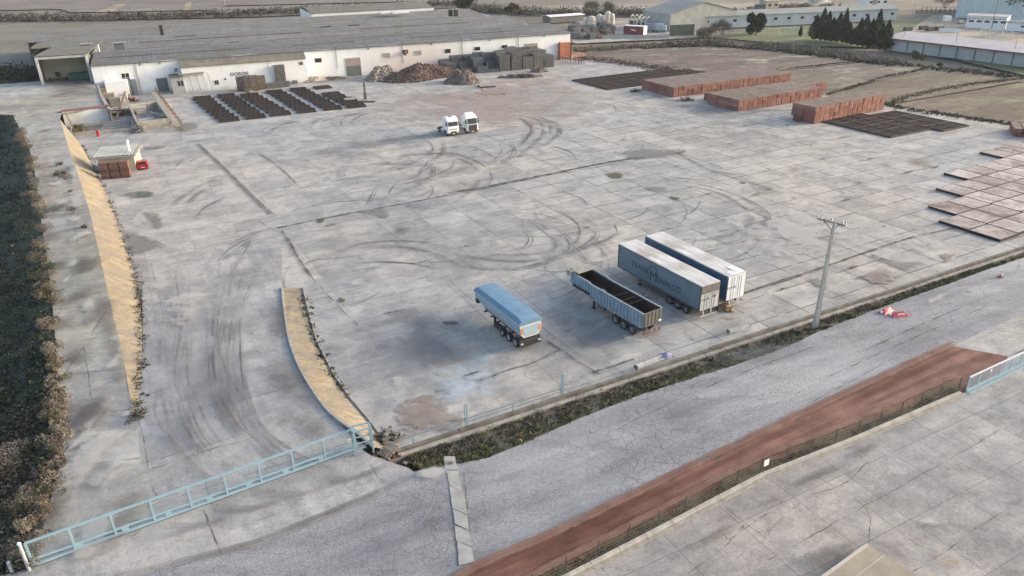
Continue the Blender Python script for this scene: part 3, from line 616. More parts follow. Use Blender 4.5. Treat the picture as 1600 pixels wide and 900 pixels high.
# ================================================================= VEHICLES
M_TYREB = mat('tyre_rubber', (.022,.022,.024), (.035,.034,.033), 6, .85)
M_RIM = mat('steel_rim', (.42,.42,.42), (.28,.27,.26), 9, .5, .3)
M_RIMD = mat('dirty_rim', (.26,.26,.26), (.16,.15,.14), 9, .7, .1)
M_CHAS = mat('black_chassis', (.03,.03,.033), (.05,.047,.045), 3, .7)
M_CHASG = mat('dusty_chassis', (.13,.125,.12), (.08,.075,.07), 3, .8)
M_WHITE = mat('white_paint', (.80,.81,.82), (.72,.73,.74), 1.5, .35, lo=.25, hi=.75)
M_GLASS = mat('dark_glass', (.018,.022,.026), (.03,.035,.04), .6, .08)
M_ALU = mat('aluminium', (.55,.56,.57), (.45,.46,.47), 2, .45, .6)
M_GALV = mat('galvanised_steel', (.40,.41,.41), (.31,.31,.31), 2, .6, .3)
M_RED = mat('red_paint', (.42,.012,.018), (.35,.01,.015), 2, .3)
M_LAMPR = mat('red_lens', (.22,.018,.015), (.18,.016,.014), 2, .3)
M_AMBER = mat('amber_marker', (.85,.28,.05), (.75,.22,.04), 2, .4)
M_PLATE = mat('number_plate', (.72,.72,.68), (.66,.66,.62), 3, .5)

def wheel_mesh(r, w):
    b = MB(); n = 26
    prof = [(r*.6,-w/2),(r*.94,-w/2),(r,-w*.36),(r,w*.36),(r*.94,w/2),(r*.6,w/2)]
    b.grid([[(p[0]*math.cos(t), p[1], p[0]*math.sin(t)) for p in prof] for t in np.linspace(0, 2*math.pi, n+1)], 0)
    return b
def rim_mesh(r, w, dish=.06):
    b = MB(); n = 20
    for sgn in (-1, 1):
        y = sgn*w*.42
        prof = [(r*.61,y),(r*.52,y-sgn*.02),(r*.45,y-sgn*dish),(r*.22,y-sgn*dish),(r*.20,y+sgn*.03),(.001,y+sgn*.03)]
        b.grid([[(p[0]*math.cos(t), p[1], p[0]*math.sin(t)) for p in prof] for t in np.linspace(0, 2*math.pi, n+1)], 0)
    return b
_wm = {}
def wheel(parent, x, y, r=.5, w=.36, rim=None, name='wheel'):
    rim = rim or M_RIM; k = (r, w, rim.name)
    if k not in _wm: _wm[k] = (wheel_mesh(r, w).mesh('tyre', M_TYREB, True), rim_mesh(r, w).mesh('rim', rim, True))
    o = link(name, _wm[k][0], parent); o.location = (x, y, r)
    q = link('rim', _wm[k][1], o); return o
def chassis(par, L, m, zf=1.05):
    b = MB()
    for s in (-1, 1): b.box(.2, s*.45-.06, zf-.35, L-.3, s*.45+.06, zf-.05, 0)
    for x in np.arange(.6, L-.5, 1.35): b.box(x-.05, -1.1, zf-.2, x+.05, 1.1, zf-.06)
    return b
def underrun(par, m, m2, z=.48):
    b = MB(); b.bar((-.05,-1.15,z), (-.05,1.15,z), .10, .12); 
    for s in (-1, 1): b.bar((.1,s*.55,z), (.25,s*.55,1.0), .08, .1)
    b.build('underrun_bar', m, par)
    for s in (-1, 1):
        c = MB(); c.box(-.06, s*.98-.14, .70, .04, s*.98+.14, .80); c.build('tail_light', m2, par)

# ---- box trailers
def corrug(name, a, b, period, axis='X', strength=.6, loc=None, dirt=None, local=True, rough=.55, metal=0):
    n = NT(name); src = n.obj() if local else n.pos()
    w = n.new('ShaderNodeTexWave', wave_type='BANDS', bands_direction=axis); n.set(w.inputs['Vector'], src); w.inputs['Scale'].default_value = 2*math.pi/20/period*1.0; w.inputs['Distortion'].default_value = 0
    h = n.noise(.8, 6, .65, src); col = n.mix(n.rng(h, .35, .65), b, a)
    if dirt: col = n.mix(n.rng(n.noise(.35, 7, .7, n.vec(src, loc=(3,8,1))), .52, .66), col, dirt)
    n.bump(w.outputs['Fac'], strength, period*.35); return n.fin(col, rough, metal)
def roof_mat(name):
    n = NT(name); src = n.obj()
    col = n.mix(n.rng(n.noise(.5, 6, .65, n.vec(src, sc=(.5,2,1))), .38, .62), (.44,.405,.37), (.68,.665,.645))
    col = n.mix(n.rng(n.noise(.25, 5, .6, n.vec(src, loc=(4,2,0))), .55, .7), col, (.37,.32,.28))
    return n.fin(col, .5)
M_TROOF = roof_mat('trailer_roof_panel')
def curtain_mat(name, a, b):
    n = NT(name); src = n.obj(); w = n.new('ShaderNodeTexWave', wave_type='BANDS', bands_direction='X'); n.set(w.inputs['Vector'], src); w.inputs['Scale'].default_value = .45; w.inputs['Distortion'].default_value = 1.5
    col = n.mix(n.rng(n.noise(.7, 5, .6, src), .35, .65), a, b); n.bump(w.outputs['Fac'], .25, .03); return n.fin(col, .5)
def box_trailer(pos, yaw, label, curtain, doors, doorsup, letters, rearcode, rail):
    L, W, ZB, ZT = 13.6, 2.55, 1.15, 4.0
    t = empty('box_trailer', (*pos, 0), yaw, label, 'trailer', 'semi trailers parked side by side in the yard')
    b = MB(); b.box(.06, -W/2+.02, ZB+.12, L, W/2-.02, ZT-.1); b.build('cargo_box', curtain, t)
    r = MB(); r.box(0, -W/2, ZT-.1, L+.02, W/2, ZT)
    for x in np.arange(1.1, L, 1.25): r.box(x-.025, -W/2+.05, ZT, x+.025, W/2-.05, ZT+.018)
    r.build('roof', M_TROOF, t)
    f = MB()
    for s in (-1, 1): f.box(0, s*W/2-.03, ZB-.05, L+.02, s*W/2+.03, ZB+.12); f.box(0, s*W/2-.045, ZT-.2, L+.02, s*W/2+.045, ZT-.101)
    for x in (-.01, L-.08):
        for s in (-1, 1): f.box(x, s*(W/2-.01)-.05, ZB, x+.1, s*(W/2-.01)+.05, ZT-.1)
    f.build('side_rail', rail, t)
    for s in (-1, 1):
        d = MB(); d.box(-.04, s*.625-.595, ZB+.02, .05, s*.625+.595, ZT-.12 if doorsup is None else ZT-1.0)
        for y in (.2, .42): d.cyl((-.06, s*y*1.6, ZB+.1), (-.06, s*y*1.6, ZT-.2 if doorsup is None else ZT-1.05), .022, None, 6)
        d.build('rear_door', doors, t)
    if doorsup is not None:
        d = MB(); d.box(-.05, -W/2+.06, ZT-.98, .05, W/2-.06, ZT-.12); d.build('upper_door_panel', doorsup, t)
    chassis(t, L, M_CHASG).build('chassis', M_CHASG, t); underrun(t, M_ALU, M_LAMPR)
    for s in (-1, 1):
        q = MB(); q.bar((1.2,s*1.2,.62), (9.8,s*1.2,.62), .03, .12); q.bar((5.2,s*1.2,.88), (9.8,s*1.2,.88), .03, .10)
        for x in (5.4, 7.5, 9.6): q.bar((x,s*1.18,.55), (x,s*1.0,1.0), .05, .05)
        q.build('side_guard', M_CHASG, t)
        g = MB(); g.box(10.0, s*.75-.09, .12, 10.2, s*.75+.09, 1.0); g.box(9.9, s*.75-.16, .0, 10.3, s*.75+.16, .12); g.build('landing_leg', M_CHAS, t)
    pb = MB(); pb.box(7.0, -.95, .45, 9.0, -.35, .95); pb.box(7.6, .4, .5, 8.7, 1.0, .95); pb.build('pallet_box', M_CHASG, t)
    for x in (2.0, 3.31, 4.62):
        for s in (-1, 1): wheel(t, x, s*1.05, .5, .36, M_RIMD)
    if letters:
        for txt, x, z, sz in (('TRANS', 9.75, 2.45, .95), ('ONALCO', 4.95, 2.2, .95)):
            me = text_mesh('lettering', txt, sz, M_LETT, .004); o = link('lettering', me, t)
            o.matrix_local = Matrix(((-1,0,0,x),(0,0,1,W/2-.008),(0,1,0,z),(0,0,0,1)))
        me = text_mesh('lettering', 'M', 1.7, M_LETT, .004); o = link('lettering', me, t); o.matrix_local = Matrix(((-1,0,0,7.35),(0,0,1,W/2-.008),(0,1,0,2.2),(0,0,0,1)))
        e = MB(); rr = .88
        e.grid([[(7.45+r_*math.cos(a), W/2-.008, 2.55+r_*math.sin(a)) for r_ in (rr-.09, rr)] for a in np.linspace(-.7, math.pi+.9, 40)])
        e.build('round_emblem', M_LETT, t)
    me = text_mesh('rear_lettering', rearcode, .34, M_LETTD, .004); o = link('rear_lettering', me, t)
    o.matrix_local = Matrix(((0,0,-1,-.047),(-1,0,0,.62),(0,1,0,2.35 if doorsup is not None else 2.55),(0,0,0,1)))
    if doorsup is not None:
        e = MB(); e.poly([(-.048,-.35,2.45),(-.048,-.62,2.3),(-.048,-.8,2.42),(-.048,-1.05,2.72),(-.048,-.9,2.6),(-.048,-.7,2.52),(-.048,-.5,2.62)][::-1]); e.poly([(-.048,-.8,2.7),(-.048,-1.1,3.0),(-.048,-1.05,2.85)]); e.build('rear_emblem', M_LETTD, t)
    return t
M_LETT = mat('navy_lettering', (.018,.028,.05), (.025,.035,.06), 2, .6)
M_LETTD = mat('black_lettering', (.04,.045,.05), (.06,.06,.065), 2, .6)
ta = box_trailer((20.30, 67.76), 2.0888, 'grey blue curtain trailer with round emblem lettering and dark upper rear panel', curtain_mat('slate_curtain', (.11,.155,.195), (.14,.185,.225)),
                 mat('silver_door', (.50,.50,.49), (.42,.42,.41), 1, .5), mat('brown_grey_panel', (.17,.155,.15), (.13,.12,.115), 2, .6), True, 'CORDIA', M_CHASG)
tb = box_trailer((23.63, 70.0), 2.0740, 'dark blue curtain trailer with plain white rear doors', curtain_mat('dark_blue_curtain', (.035,.09,.17), (.05,.115,.20)),
                 M_WHITE, None, False, 'CORDIA', mat('blue_rail', (.07,.12,.18), (.09,.14,.2), 1, .5))
_x = MB(); _x.box(6.2, 1.262, 1.5, 6.9, 1.278, 2.6); _x.build('green_panel', mat('green_curtain', (.02,.15,.10), (.03,.12,.09), 1, .5), tb)
_x = MB(); _x.box(.3, -1.1, 4.0, 1.9, -.2, 4.06); _x.box(.1, -.9, 4.0, .9, .8, 4.04); _x.build('roof_cover', mat('white_sheet', (.75,.76,.75), (.65,.66,.65), 1, .6), tb)
_x = MB()
_p = at(1122, 488)[:2]
for i in range(46):
    a, r = random.uniform(0, 6.28), abs(random.gauss(0, .34)); h = max(0, .5-r*.55)
    _x.obox((_p[0]+.9+math.cos(a)*r*1.1, _p[1]+.7+math.sin(a)*r*.9, h*random.random()+.08), (.3,.25,.18), random.uniform(0, 3), 0, random.uniform(-.5,.5))
tag(_x.build('orange_rubble_pile', mat('orange_rubble', (.34,.215,.12), (.25,.16,.095), 4)), 'small orange heap of broken tile between the two curtain trailers', 'rubble')

# ---- tipper trailers
M_TIPG = mat('grey_blue_body', (.30,.38,.45), (.25,.33,.40), 1.0, .4, lo=.3, hi=.7)
M_TARP = mat('blue_grey_tarp', (.15,.27,.39), (.12,.225,.335), 1.4, .85, bump=.35, lo=.3, hi=.7, sc=(1,2.5,1), local=True)
rl = at(811.5, 508.5, 2.9)[:2]; fl_ = at(742, 455, 2.9)[:2]; yaw = math.atan2(fl_[1]-rl[1], fl_[0]-rl[0]); d = v2(yaw); nl = np.array([-d[1], d[0]])
pos = rl-nl*1.25
t = empty('tipper_trailer', (*pos, 0), yaw, 'grey blue tipper trailer with its load covered by a smooth tarpaulin', 'trailer', 'semi trailers parked side by side in the yard')
L = float(np.linalg.norm(fl_-rl))
# body: rounded trough
prof = [(-1.25,2.9),(-1.25,2.35),(-1.12,1.75),(-.75,1.35),(.75,1.35),(1.12,1.75),(1.25,2.35),(1.25,2.9)]
b = MB(); k = [1.0, 1.0, 1.0, .97]; xs = [0, L*.5, L*.86, L]
rows = []
for x, s in zip(xs, k):
    up_ = 0 if x < L*.8 else (.45 if x > L*.95 else .15)
    rows.append([(x, p[0]*s, max(p[1], 1.35)+ (up_ if p[1] < 2 else 0)) for p in prof])
b.grid(rows); b.poly(rows[0][::-1]); b.poly(rows[-1]); b.build('body', M_TIPG, t)
b = MB(); 
for s in (-1, 1):
    b.bar((0,s*1.27,2.86), (L,s*1.27,2.86), .09, .12); b.bar((0,s*1.24,2.3), (L,s*1.24,2.3), .05, .05); b.bar((0,s*1.10,1.72), (L*.86,s*1.10,1.72), .05, .05)
b.build('top_rail', mat('pale_rail', (.46,.50,.53), (.40,.44,.47), 1, .4), t)
b = MB(); tp = [(-1.29,2.78),(-1.25,2.98),(-1.0,3.40),(0,3.43),(1.0,3.40),(1.25,2.98),(1.29,2.78)]
xs = np.linspace(-.02, L+.25, 15); rows = []
for i, x in enumerate(xs):
    e = 0 if 0 < i < 14 else .22
    rows.append([(x, p[0]*(1-.03*e), p[1]-(e if p[1] > 3.1 else 0)+(.02*math.sin(i*2.1+j) if p[1] > 3 else 0)) for j, p in enumerate(tp)])
b.grid(rows); b.poly(rows[0][::-1]); b.poly(rows[-1]); b.build('tarpaulin', M_TARP, t)
g = MB(); gp = [(-1.2,2.72),(-1.2,1.9),(-.8,1.38),(.8,1.38),(1.2,1.9),(1.2,2.72)]
g.add([(-.04,*p) for p in gp]+[(.06,*p) for p in gp], [tuple(range(5,-1,-1))]+[(i,(i+1)%6,6+(i+1)%6,6+i) for i in range(6)]); g.build('tailgate_frame', mat('pale_gate', (.60,.62,.62), (.52,.54,.54), 1, .45), t)
g = MB(); gp = [(-.86,2.6),(-.86,1.95),(-.62,1.52),(.62,1.52),(.86,1.95),(.86,2.6)]
g.add([(-.075,*p) for p in gp]+[(-.03,*p) for p in gp], [tuple(range(5,-1,-1))]+[(i,(i+1)%6,6+(i+1)%6,6+i) for i in range(6)]); g.build('tailgate', mat('gate_panel', (.36,.46,.53), (.32,.42,.49), 1, .4), t)
for s in (-1, 1):
    g = MB(); g.box(-.08, s*1.03-.10, 1.85, -.035, s*1.03+.10, 2.45); g.build('marker_light', M_AMBER, t)
    g = MB(); g.box(3.6, s*1.0-.2, .45, 5.0, s*1.0+.2, .95); g.build('tool_box', M_CHAS, t)
    g = MB(); g.box(5.6, s*.7-.1, .0, 5.85, s*.7+.1, 1.2); g.build('landing_leg', M_CHAS, t)
chassis(t, L*.95, M_CHAS, 1.25).build('chassis', M_CHAS, t); underrun(t, M_CHAS, M_PLATE, .5)
g = MB(); g.box(.05, -1.15, .55, .35, 1.15, 1.15); g.build('rear_valance', M_CHAS, t)
for x in (1.0, 2.28, 3.56):
    for s in (-1, 1): wheel(t, x, s*1.0, .5, .36, M_RIM)
g = MB(); g.box(L, -1.0, 1.6, L+.5, -.4, 2.1); g.box(L, .3, 1.4, L+.45, 1.0, 2.0); g.build('front_equipment', M_CHAS, t)

M_RIB = mat('faded_blue_steel', (.25,.35,.43), (.17,.235,.29), 2.2, .65, bump=.2)
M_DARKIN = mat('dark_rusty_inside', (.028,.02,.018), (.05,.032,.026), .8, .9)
rl = at(1005.5, 491, 2.95)[:2]; fl_ = at(893.5, 427.5, 2.95)[:2]; yaw = math.atan2(fl_[1]-rl[1], fl_[0]-rl[0]); d = v2(yaw); nl = np.array([-d[1], d[0]])
L = float(np.linalg.norm(fl_-rl)); pos = rl-nl*1.22
t = empty('tipper_trailer', (*pos, 0), yaw, 'open topped old tipper trailer with ribbed faded blue sides and dark inside', 'trailer', 'semi trailers parked side by side in the yard')
b = MB(); W2 = 1.2; zt = 2.92
b.xprism([(0,0)]*0 or [(-W2,1.35),(W2,1.35),(W2,1.45),(-W2,1.45)], .05, L*.73)
b.xprism([(-W2,1.9),(W2,1.9),(W2,1.98),(-W2,1.98)], L*.73, L)
for s in (-1, 1):
    b.box(.05, s*W2-.04, 1.451, L*.72, s*W2+.04, zt); b.box(L*.72+.002, s*W2-.04, 1.981, L, s*W2+.04, zt+.12)
for x in np.arange(.25, L*.7, .52):
    for s in (-1, 1): b.box(x-.06, s*(W2+.07)-.055, 1.36, x+.06, s*(W2+.07)+.055, zt-.08)
for x in np.arange(L*.74, L, .5):
    for s in (-1, 1): b.box(x-.06, s*(W2+.07)-.055, 1.92, x+.06, s*(W2+.07)+.055, zt)
b.box(L, -W2, 1.9, L+.08, W2, zt+.35); b.build('body', M_RIB, t)
b = MB()
for s in (-1, 1): b.bar((0,s*W2,zt+.03), (L*.72,s*W2,zt+.03), .16, .1); b.bar((L*.72,s*W2,zt+.16), (L,s*W2,zt+.16), .16, .1); b.bar((.3,s*(W2+.1),1.4), (L*.72,s*(W2+.1),1.4), .08, .14)
b.build('top_rail', mat('grey_rail', (.33,.35,.36), (.24,.25,.26), 3, .6), t)
b = MB(); b.box(.12, -W2+.05, 1.46, L*.72, W2-.05, 1.5); b.box(.12, -W2+.045, 1.5, L-.05, -W2+.06, zt-.02); b.box(.12, W2-.06, 1.5, L-.05, W2-.045, zt-.02); b.box(L-.1, -W2+.05, 1.99, L-.05, W2-.05, zt+.1); b.box(L*.72, -W2+.06, 1.99, L-.1, W2-.06, 2.03)
for x in (2.6, 3.6, 4.8): b.bar((x,-W2,zt-.05), (x,W2,zt-.05), .05, .05)
b.build('lining', M_DARKIN, t)
b = MB(); b.box(0, -W2, 1.38, .1, W2, zt)
for y in np.linspace(-.95, .95, 5): b.box(-.05, y-.05, 1.4, 0, y+.05, zt-.05)
b.build('tailgate', mat('rusty_grey_gate', (.17,.16,.14), (.11,.105,.095), 2.5, .8), t)
b = MB(); 
for x in np.linspace(L-1.0, L-.1, 5): b.bar((x,-W2,zt+.42+.1*math.sin(x*9)), (x,W2,zt+.42+.1*math.cos(x*7)), .24, .16)
b.box(L-.2, -W2-.1, zt, L+.35, W2+.1, zt+.5); b.obox((L+.15, W2+.1, zt+.15), (.7,.5,.7), .2); b.build('rolled_cover', mat('grey_canvas', (.38,.36,.32), (.26,.25,.22), 2, .8, bump=.5), t)
chassis(t, L*.9, M_CHASG, 1.3).build('chassis', M_CHASG, t); underrun(t, mat('rusty_bar', (.20,.14,.10), (.14,.1,.08), 3, .8), M_LAMPR, .55)
b = MB(); b.box(-.07, -1.15, 1.6, -.03, -.75, 1.8); b.build('number_plate', M_PLATE, t)
for x in (1.55, 2.85, 4.15):
    for s in (-1, 1):
        wheel(t, x, s*1.02, .52, .38, M_RIMD)
        g = MB(); g.grid([[(x+.62*math.cos(a), s*1.02+y, .55+.62*math.sin(a)) for y in (-.22,.22)] for a in np.linspace(.5, 2.64, 7)]); g.build('mudguard', M_CHASG, t)
for s in (-1, 1):
    g = MB(); g.box(L*.70, s*.75-.08, .15, L*.70+.18, s*.75+.08, 1.4); g.box(L*.70-.1, s*.75-.16, 0, L*.70+.3, s*.75+.16, .15); g.build('landing_leg', M_CHAS, t)
    g = MB(); g.box(6.0, s*1.0-.15, .7, 7.2, s*1.0+.15, 1.3); g.build('tool_box', M_CHASG, t)

# ---- two white tractor units
def tractor(pos, yaw, label, old):
    t = empty('tractor_unit', (*pos, 0), yaw, label, 'truck', 'white tractor units parked in the yard')
    # origin under the front bumper, x forward (towards -x is the rear)
    c = MB(); zt = 3.75 if old else 3.65
    sec = [(-2.2, .95, zt-.02),(-2.0, .95, zt),(-1.1, .95, zt-.02),(-.55, 1.0, 3.35),(-.16, 1.05, 2.55),(-.05, 1.0, 1.75),(0, .75, 1.2)]
    rows = []
    side = [(-2.2,1.0),(-2.2,zt-.08),(-1.2,zt),(-.72,zt-.28),(-.30,2.75),(-.14,1.95),(-.02,1.7),(0,.75),(-.05,.62),(-.55,.55),(-.62,1.0),(-1.5,1.05),(-1.6,1.0)]
    n = len(side)
    def ring(y, ins): return [(x-ins*.5 if x > -.4 else x, y, z-(ins if z > 3 else 0)) for x, z in side]
    ys = [(-1.24,.14),(-1.16,.02),(-.6,0),(.6,0),(1.16,.02),(1.24,.14)]
    R_ = [ring(y, i) for y, i in ys]
    c.add([p for r in R_ for p in r], [tuple(range(n))[::1]]+[tuple(5*n+i for i in range(n-1,-1,-1))]+[(k*n+i, (k+1)*n+i, (k+1)*n+(i+1)%n, k*n+(i+1)%n) for k in range(5) for i in range(n)])
    c.build('cab', M_WHITE, t)
    w = MB()
    for (za, zb_, ins) in ((1.98, 2.86, 0),):
        xa, xb = -.13, -.335
        w.hexa([(xa-.04,-1.06,za),(xa+.035,-1.06,za),(xa+.035,1.06,za),(xa-.04,1.06,za),(xb-.04,-1.0,zb_),(xb+.035,-1.0,zb_),(xb+.035,1.0,zb_),(xb-.04,1.0,zb_)])
    w.build('windscreen', M_GLASS, t)
    for s in (-1, 1):
        w = MB(); w.add([(-.42,s*1.252,2.05),(-1.15,s*1.252,2.05),(-1.15,s*1.252,2.72),(-.55,s*1.252,2.72)], [(0,1,2,3) if s < 0 else (3,2,1,0)]); w.build('side_window', M_GLASS, t)
        m_ = MB(); m_.box(-.32, s*1.36-.12, 2.0, -.2, s*1.36+.12, 2.75); m_.bar((-.25,s*1.2,2.7), (-.25,s*1.4,2.7), .05, .05); m_.build('mirror', M_CHAS, t)
        h = MB(); h.box(-.14, s*.98-.19, .72, .03, s*.98+.19, .98); h.build('headlight', M_PLATE, t)
        f = MB(); f.box(-3.6, s*1.0-.28, .42, -2.35, s*1.0+.28, 1.0); f.build('fuel_tank', M_ALU, t)
        st = MB(); st.box(-1.75, s*1.1-.12, .3, -1.5, s*1.1+.12, .95); st.build('step', M_CHAS, t)
        for x in (-1.05, -4.75): wheel(t, x, s*(1.03 if x > -2 else .95), .5, .34 if x > -2 else .6, M_RIM)
        fd = MB(); fd.grid([[(-4.75+.6*math.cos(a), s*.95+y, .55+.6*math.sin(a)) for y in (-.32,.32)] for a in np.linspace(.3, 2.84, 8)]); fd.build('mudguard', M_CHAS, t)
        de = MB(); de.box(-2.75, s*1.2-.03, 1.05, -2.2, s*1.2+.03, 3.5); de.build('side_deflector', M_WHITE, t)
    g = MB()
    if old: g.box(-.10, -.78, 1.32, .035, .78, 1.44); g.box(-.05, -.62, .38, .05, .62, .95)
    else: g.box(-.05, -.92, .66, .045, .92, 1.86); g.box(-.1, -1.2, .36, .06, 1.2, .60)
    g.build('grille', M_CHAS, t)
    g = MB(); g.box(-.3, -1.18, .28, .0, 1.18, .52); g.build('bumper', M_CHAS if old else M_CHASG, t)
    g = MB(); g.box(.05, -.26, .42, .075, .26, .55); g.build('number_plate', M_PLATE, t)
    g = MB(); g.hexa([(-.42,-1.1,3.0),(-.05,-1.1,2.86),(-.05,1.1,2.86),(-.42,1.1,3.0),(-.42,-1.1,3.06),(-.05,-1.1,2.92),(-.05,1.1,2.92),(-.42,1.1,3.06)]); g.build('sun_visor', M_CHAS if not old else M_WHITE, t)
    g = MB()
    for s in (-1, 1): g.box(-5.9, s*.42-.05, .65, -2.2, s*.42+.05, .95)
    g.cyl((-4.7,0,.98), (-4.7,0,1.12), .5, .5, 14); g.box(-5.95, -1.1, .45, -5.85, 1.1, .65); g.box(-2.6, -.9, .9, -2.3, .9, 1.5); g.build('chassis', M_CHAS, t)
    if old: g = MB(); g.box(-1.5, -.35, zt, -1.0, .2, zt+.08); g.build('roof_hatch', M_GLASS, t)
    else:
        g = MB(); g.hexa([(-2.15,-1.0,zt-.02),(-1.0,-.95,zt-.05),(-1.0,.95,zt-.05),(-2.15,1.0,zt-.02),(-2.15,-1.0,zt+.35),(-1.9,-.9,zt+.3),(-1.9,.9,zt+.3),(-2.15,1.0,zt+.35)]); g.build('roof_deflector', M_WHITE, t)
    return t
f1 = (at(701.5, 213.3)+at(717, 211.8))[:2]/2; f2 = (at(733, 209.8)+at(745.5, 208.0))[:2]/2
tractor(f1, R(-62), 'white tractor unit with low dark grille opening, nearer the rows of dark racks', True)
tractor(f2, R(-62), 'white tractor unit with full black grille and raised roof spoiler', False)

# ---- red hatchback
t = empty('hatchback_car', at(224.5, 266.0), R(114), 'small red hatchback parked beside the brick stacked hut', 'car')
side = [(0,.35),(-.02,.75),(.12,.95),(.45,1.38),(.8,1.46),(1.9,1.44),(2.75,.98),(3.75,.85),(3.95,.65),(3.95,.3),(3.5,.22),(.4,.22)]
c = MB(); n = len(side)
def ring(y, k): return [(x, y, z-(k*.55 if z > 1.2 else 0)) for x, z in side]
ys = [(-.84,.12),(-.7,.0),(.7,.0),(.84,.12)]; RR = [[(x, (y*.82 if z > 1.2 else y), z) for x, y, z in ring(y, k)] for y, k in ys]
c.add([p for r in RR for p in r], [tuple(range(n))]+[tuple(3*n+i for i in range(n-1,-1,-1))]+[(k*n+i, (k+1)*n+i, (k+1)*n+(i+1)%n, k*n+(i+1)%n) for k in range(3) for i in range(n)])
c.build('body', M_RED, t)
w = MB(); w.hexa([(.13,-.6,.97),(.2,-.6,.95),(.2,.6,.95),(.13,.6,.97),(.40,-.52,1.34),(.47,-.52,1.32),(.47,.52,1.32),(.40,.52,1.34)]); o_ = w.build('rear_window', M_GLASS, t); o_.location = (-.03, 0, .02)
w = MB(); w.hexa([(2.68,-.6,1.0),(2.75,-.6,1.02),(2.75,.6,1.02),(2.68,.6,1.0),(1.98,-.52,1.38),(2.04,-.52,1.40),(2.04,.52,1.40),(1.98,.52,1.38)]); o_ = w.build('windscreen', M_GLASS, t); o_.location = (.03, 0, .03)
for s in (-1, 1):
    w = MB(); w.add([(.55,s*.775,1.0),(2.5,s*.775,1.0),(1.9,s*.70,1.36),(.75,s*.70,1.36)], [(0,1,2,3) if s < 0 else (3,2,1,0)]); o_ = w.build('side_window', M_GLASS, t); o_.location = (0, s*.03, 0)
    w = MB(); w.box(-.03, s*.66-.13, .68, .1, s*.66+.13, .92); w.build('tail_light', M_LAMPR, t)
    for x in (.75, 3.2): wheel(t, x, s*.75, .3, .2, M_RIM)
w = MB(); w.box(-.045, -.26, .45, -.02, .26, .56); w.build('number_plate', M_PLATE, t)
w = MB(); w.box(.3, -.58, 1.42, .62, .58, 1.49); w.build('roof_spoiler', M_RED, t)

# ================================================================= GATES, FENCES, POLE
M_GATE = mat('pale_blue_paint', (.27,.41,.48), (.22,.34,.41), 2.5, .5, lo=.3, hi=.7)
M_POSTG = mat('grey_post_paint', (.50,.52,.53), (.38,.40,.41), 3, .6)
ga, gb = at(53, 886, ROADZ), at(556, 703, ROADZ); GL = float(np.linalg.norm(gb-ga)); gy = math.atan2(gb[1]-ga[1], gb[0]-ga[0])
t = empty('sliding_gate', ga, gy, 'long pale blue sliding gate of thin tube closing the ramp', 'gate')
b = MB(); b.bar((0,0,1.95), (GL,0,1.95), .13, .13); b.build('top_rail', M_GATE, t)
b = MB(); b.bar((0,0,.16), (GL,0,.16), .16, .16); b.bar((0,0,.58), (GL,0,.58), .11, .11)
for i in range(9): b.bar((GL*i/8-.2 if i else 0,0,.36), (min(GL*i/8+.2, GL),0,.36), .05, .34)
b.build('bottom_rail', M_GATE, t)
for i in range(10):
    b = MB(); x = GL*i/9; b.bar((x,0,.2), (x,0,1.95), .12 if 0 < i < 9 else .15, .12); b.build('upright', M_GATE, t)
n = NT('wire_mesh'); n.fin((.33,.40,.44), .6); n.alpha(.14); M_WIRE = n.mat
b = MB(); b.poly([(0,.02,.5),(GL,.02,.5),(GL,.02,1.92),(0,.02,1.92)]); b.build('mesh_infill', M_WIRE, t)
b = MB()
for x in (GL*.28, GL*.72): b.cyl((x,-.05,.02), (x,.05,.02), .09, .09, 10)
b.build('roller', M_CHAS, t)
tr = MB(); tr.bar(ga-[0,0,0]+np.array([.0,-.0,.018]), gb+np.array([0,0,.018]), .12, .03); tag(tr.build('gate_track', M_CHAS), 'dark steel track on the ground under the sliding gate', 'gate track')
t = empty('gate_post', at(46, 891, ROADZ), gy, 'pale grey tubular post with white cap at the gate end by the bank', 'post')
b = MB(); b.cyl((0,0,0), (0,0,2.15), .10, .10, 14); b.build('post', M_POSTG, t)
b = MB(); b.cyl((0,0,2.15), (0,0,2.27), .13, .07, 14); b.build('cap', M_WHITE, t)
b = MB()
for z in np.arange(.4, 2, .22): b.bar((-.05,.05,z), (.22,.05,z), .05, .05)
b.bar((-.5,0,1.0), (.1,0,1.05), .06, .06); b.build('catch_bracket', M_CHASG, t)
t = empty('bollard', at(19, 893, ROADZ), 0, 'short stubby grey post beside dry bushes at the bank foot', 'bollard')
b = MB(); b.cyl((0,0,-.3), (0,0,.75), .12, .12, 12); b.build('post', M_POSTG, t); b = MB(); b.cyl((0,0,.75), (0,0,.82), .13, .1, 12); b.build('cap', M_POSTG, t)
ga2 = at(556, 712, ROADZ); gy2 = math.atan2(*(at(588, 704, ROADZ)-ga2)[1::-1])
t = empty('gate_guide_frame', ga2, gy2, 'pale blue tube frame guiding the gate end beside the ochre slope', 'gate frame')
for x in (0, 1.35):
    for y in (0, .75):
        b = MB(); b.bar((x,y,-.1), (x,y,2.15), .12, .12); b.build('post', M_GATE, t)
b = MB()
for y in (0, .75): b.bar((0,y,2.15), (1.35,y,2.15), .1, .1); b.bar((0,y,1.05), (1.35,y,1.05), .08, .08)
for x in (0, 1.35): b.bar((x,0,2.15), (x,.75,2.15), .1, .1)
b.bar((0,.0,.5), (1.35,.0,1.0), .05, .05); b.build('brace', M_GATE, t)
b = MB(); b.box(-.42, .15, .75, -.12, .45, 1.35); b.build('motor_box', mat('box_white', (.6,.6,.56), (.5,.5,.46), 3, .6), t)

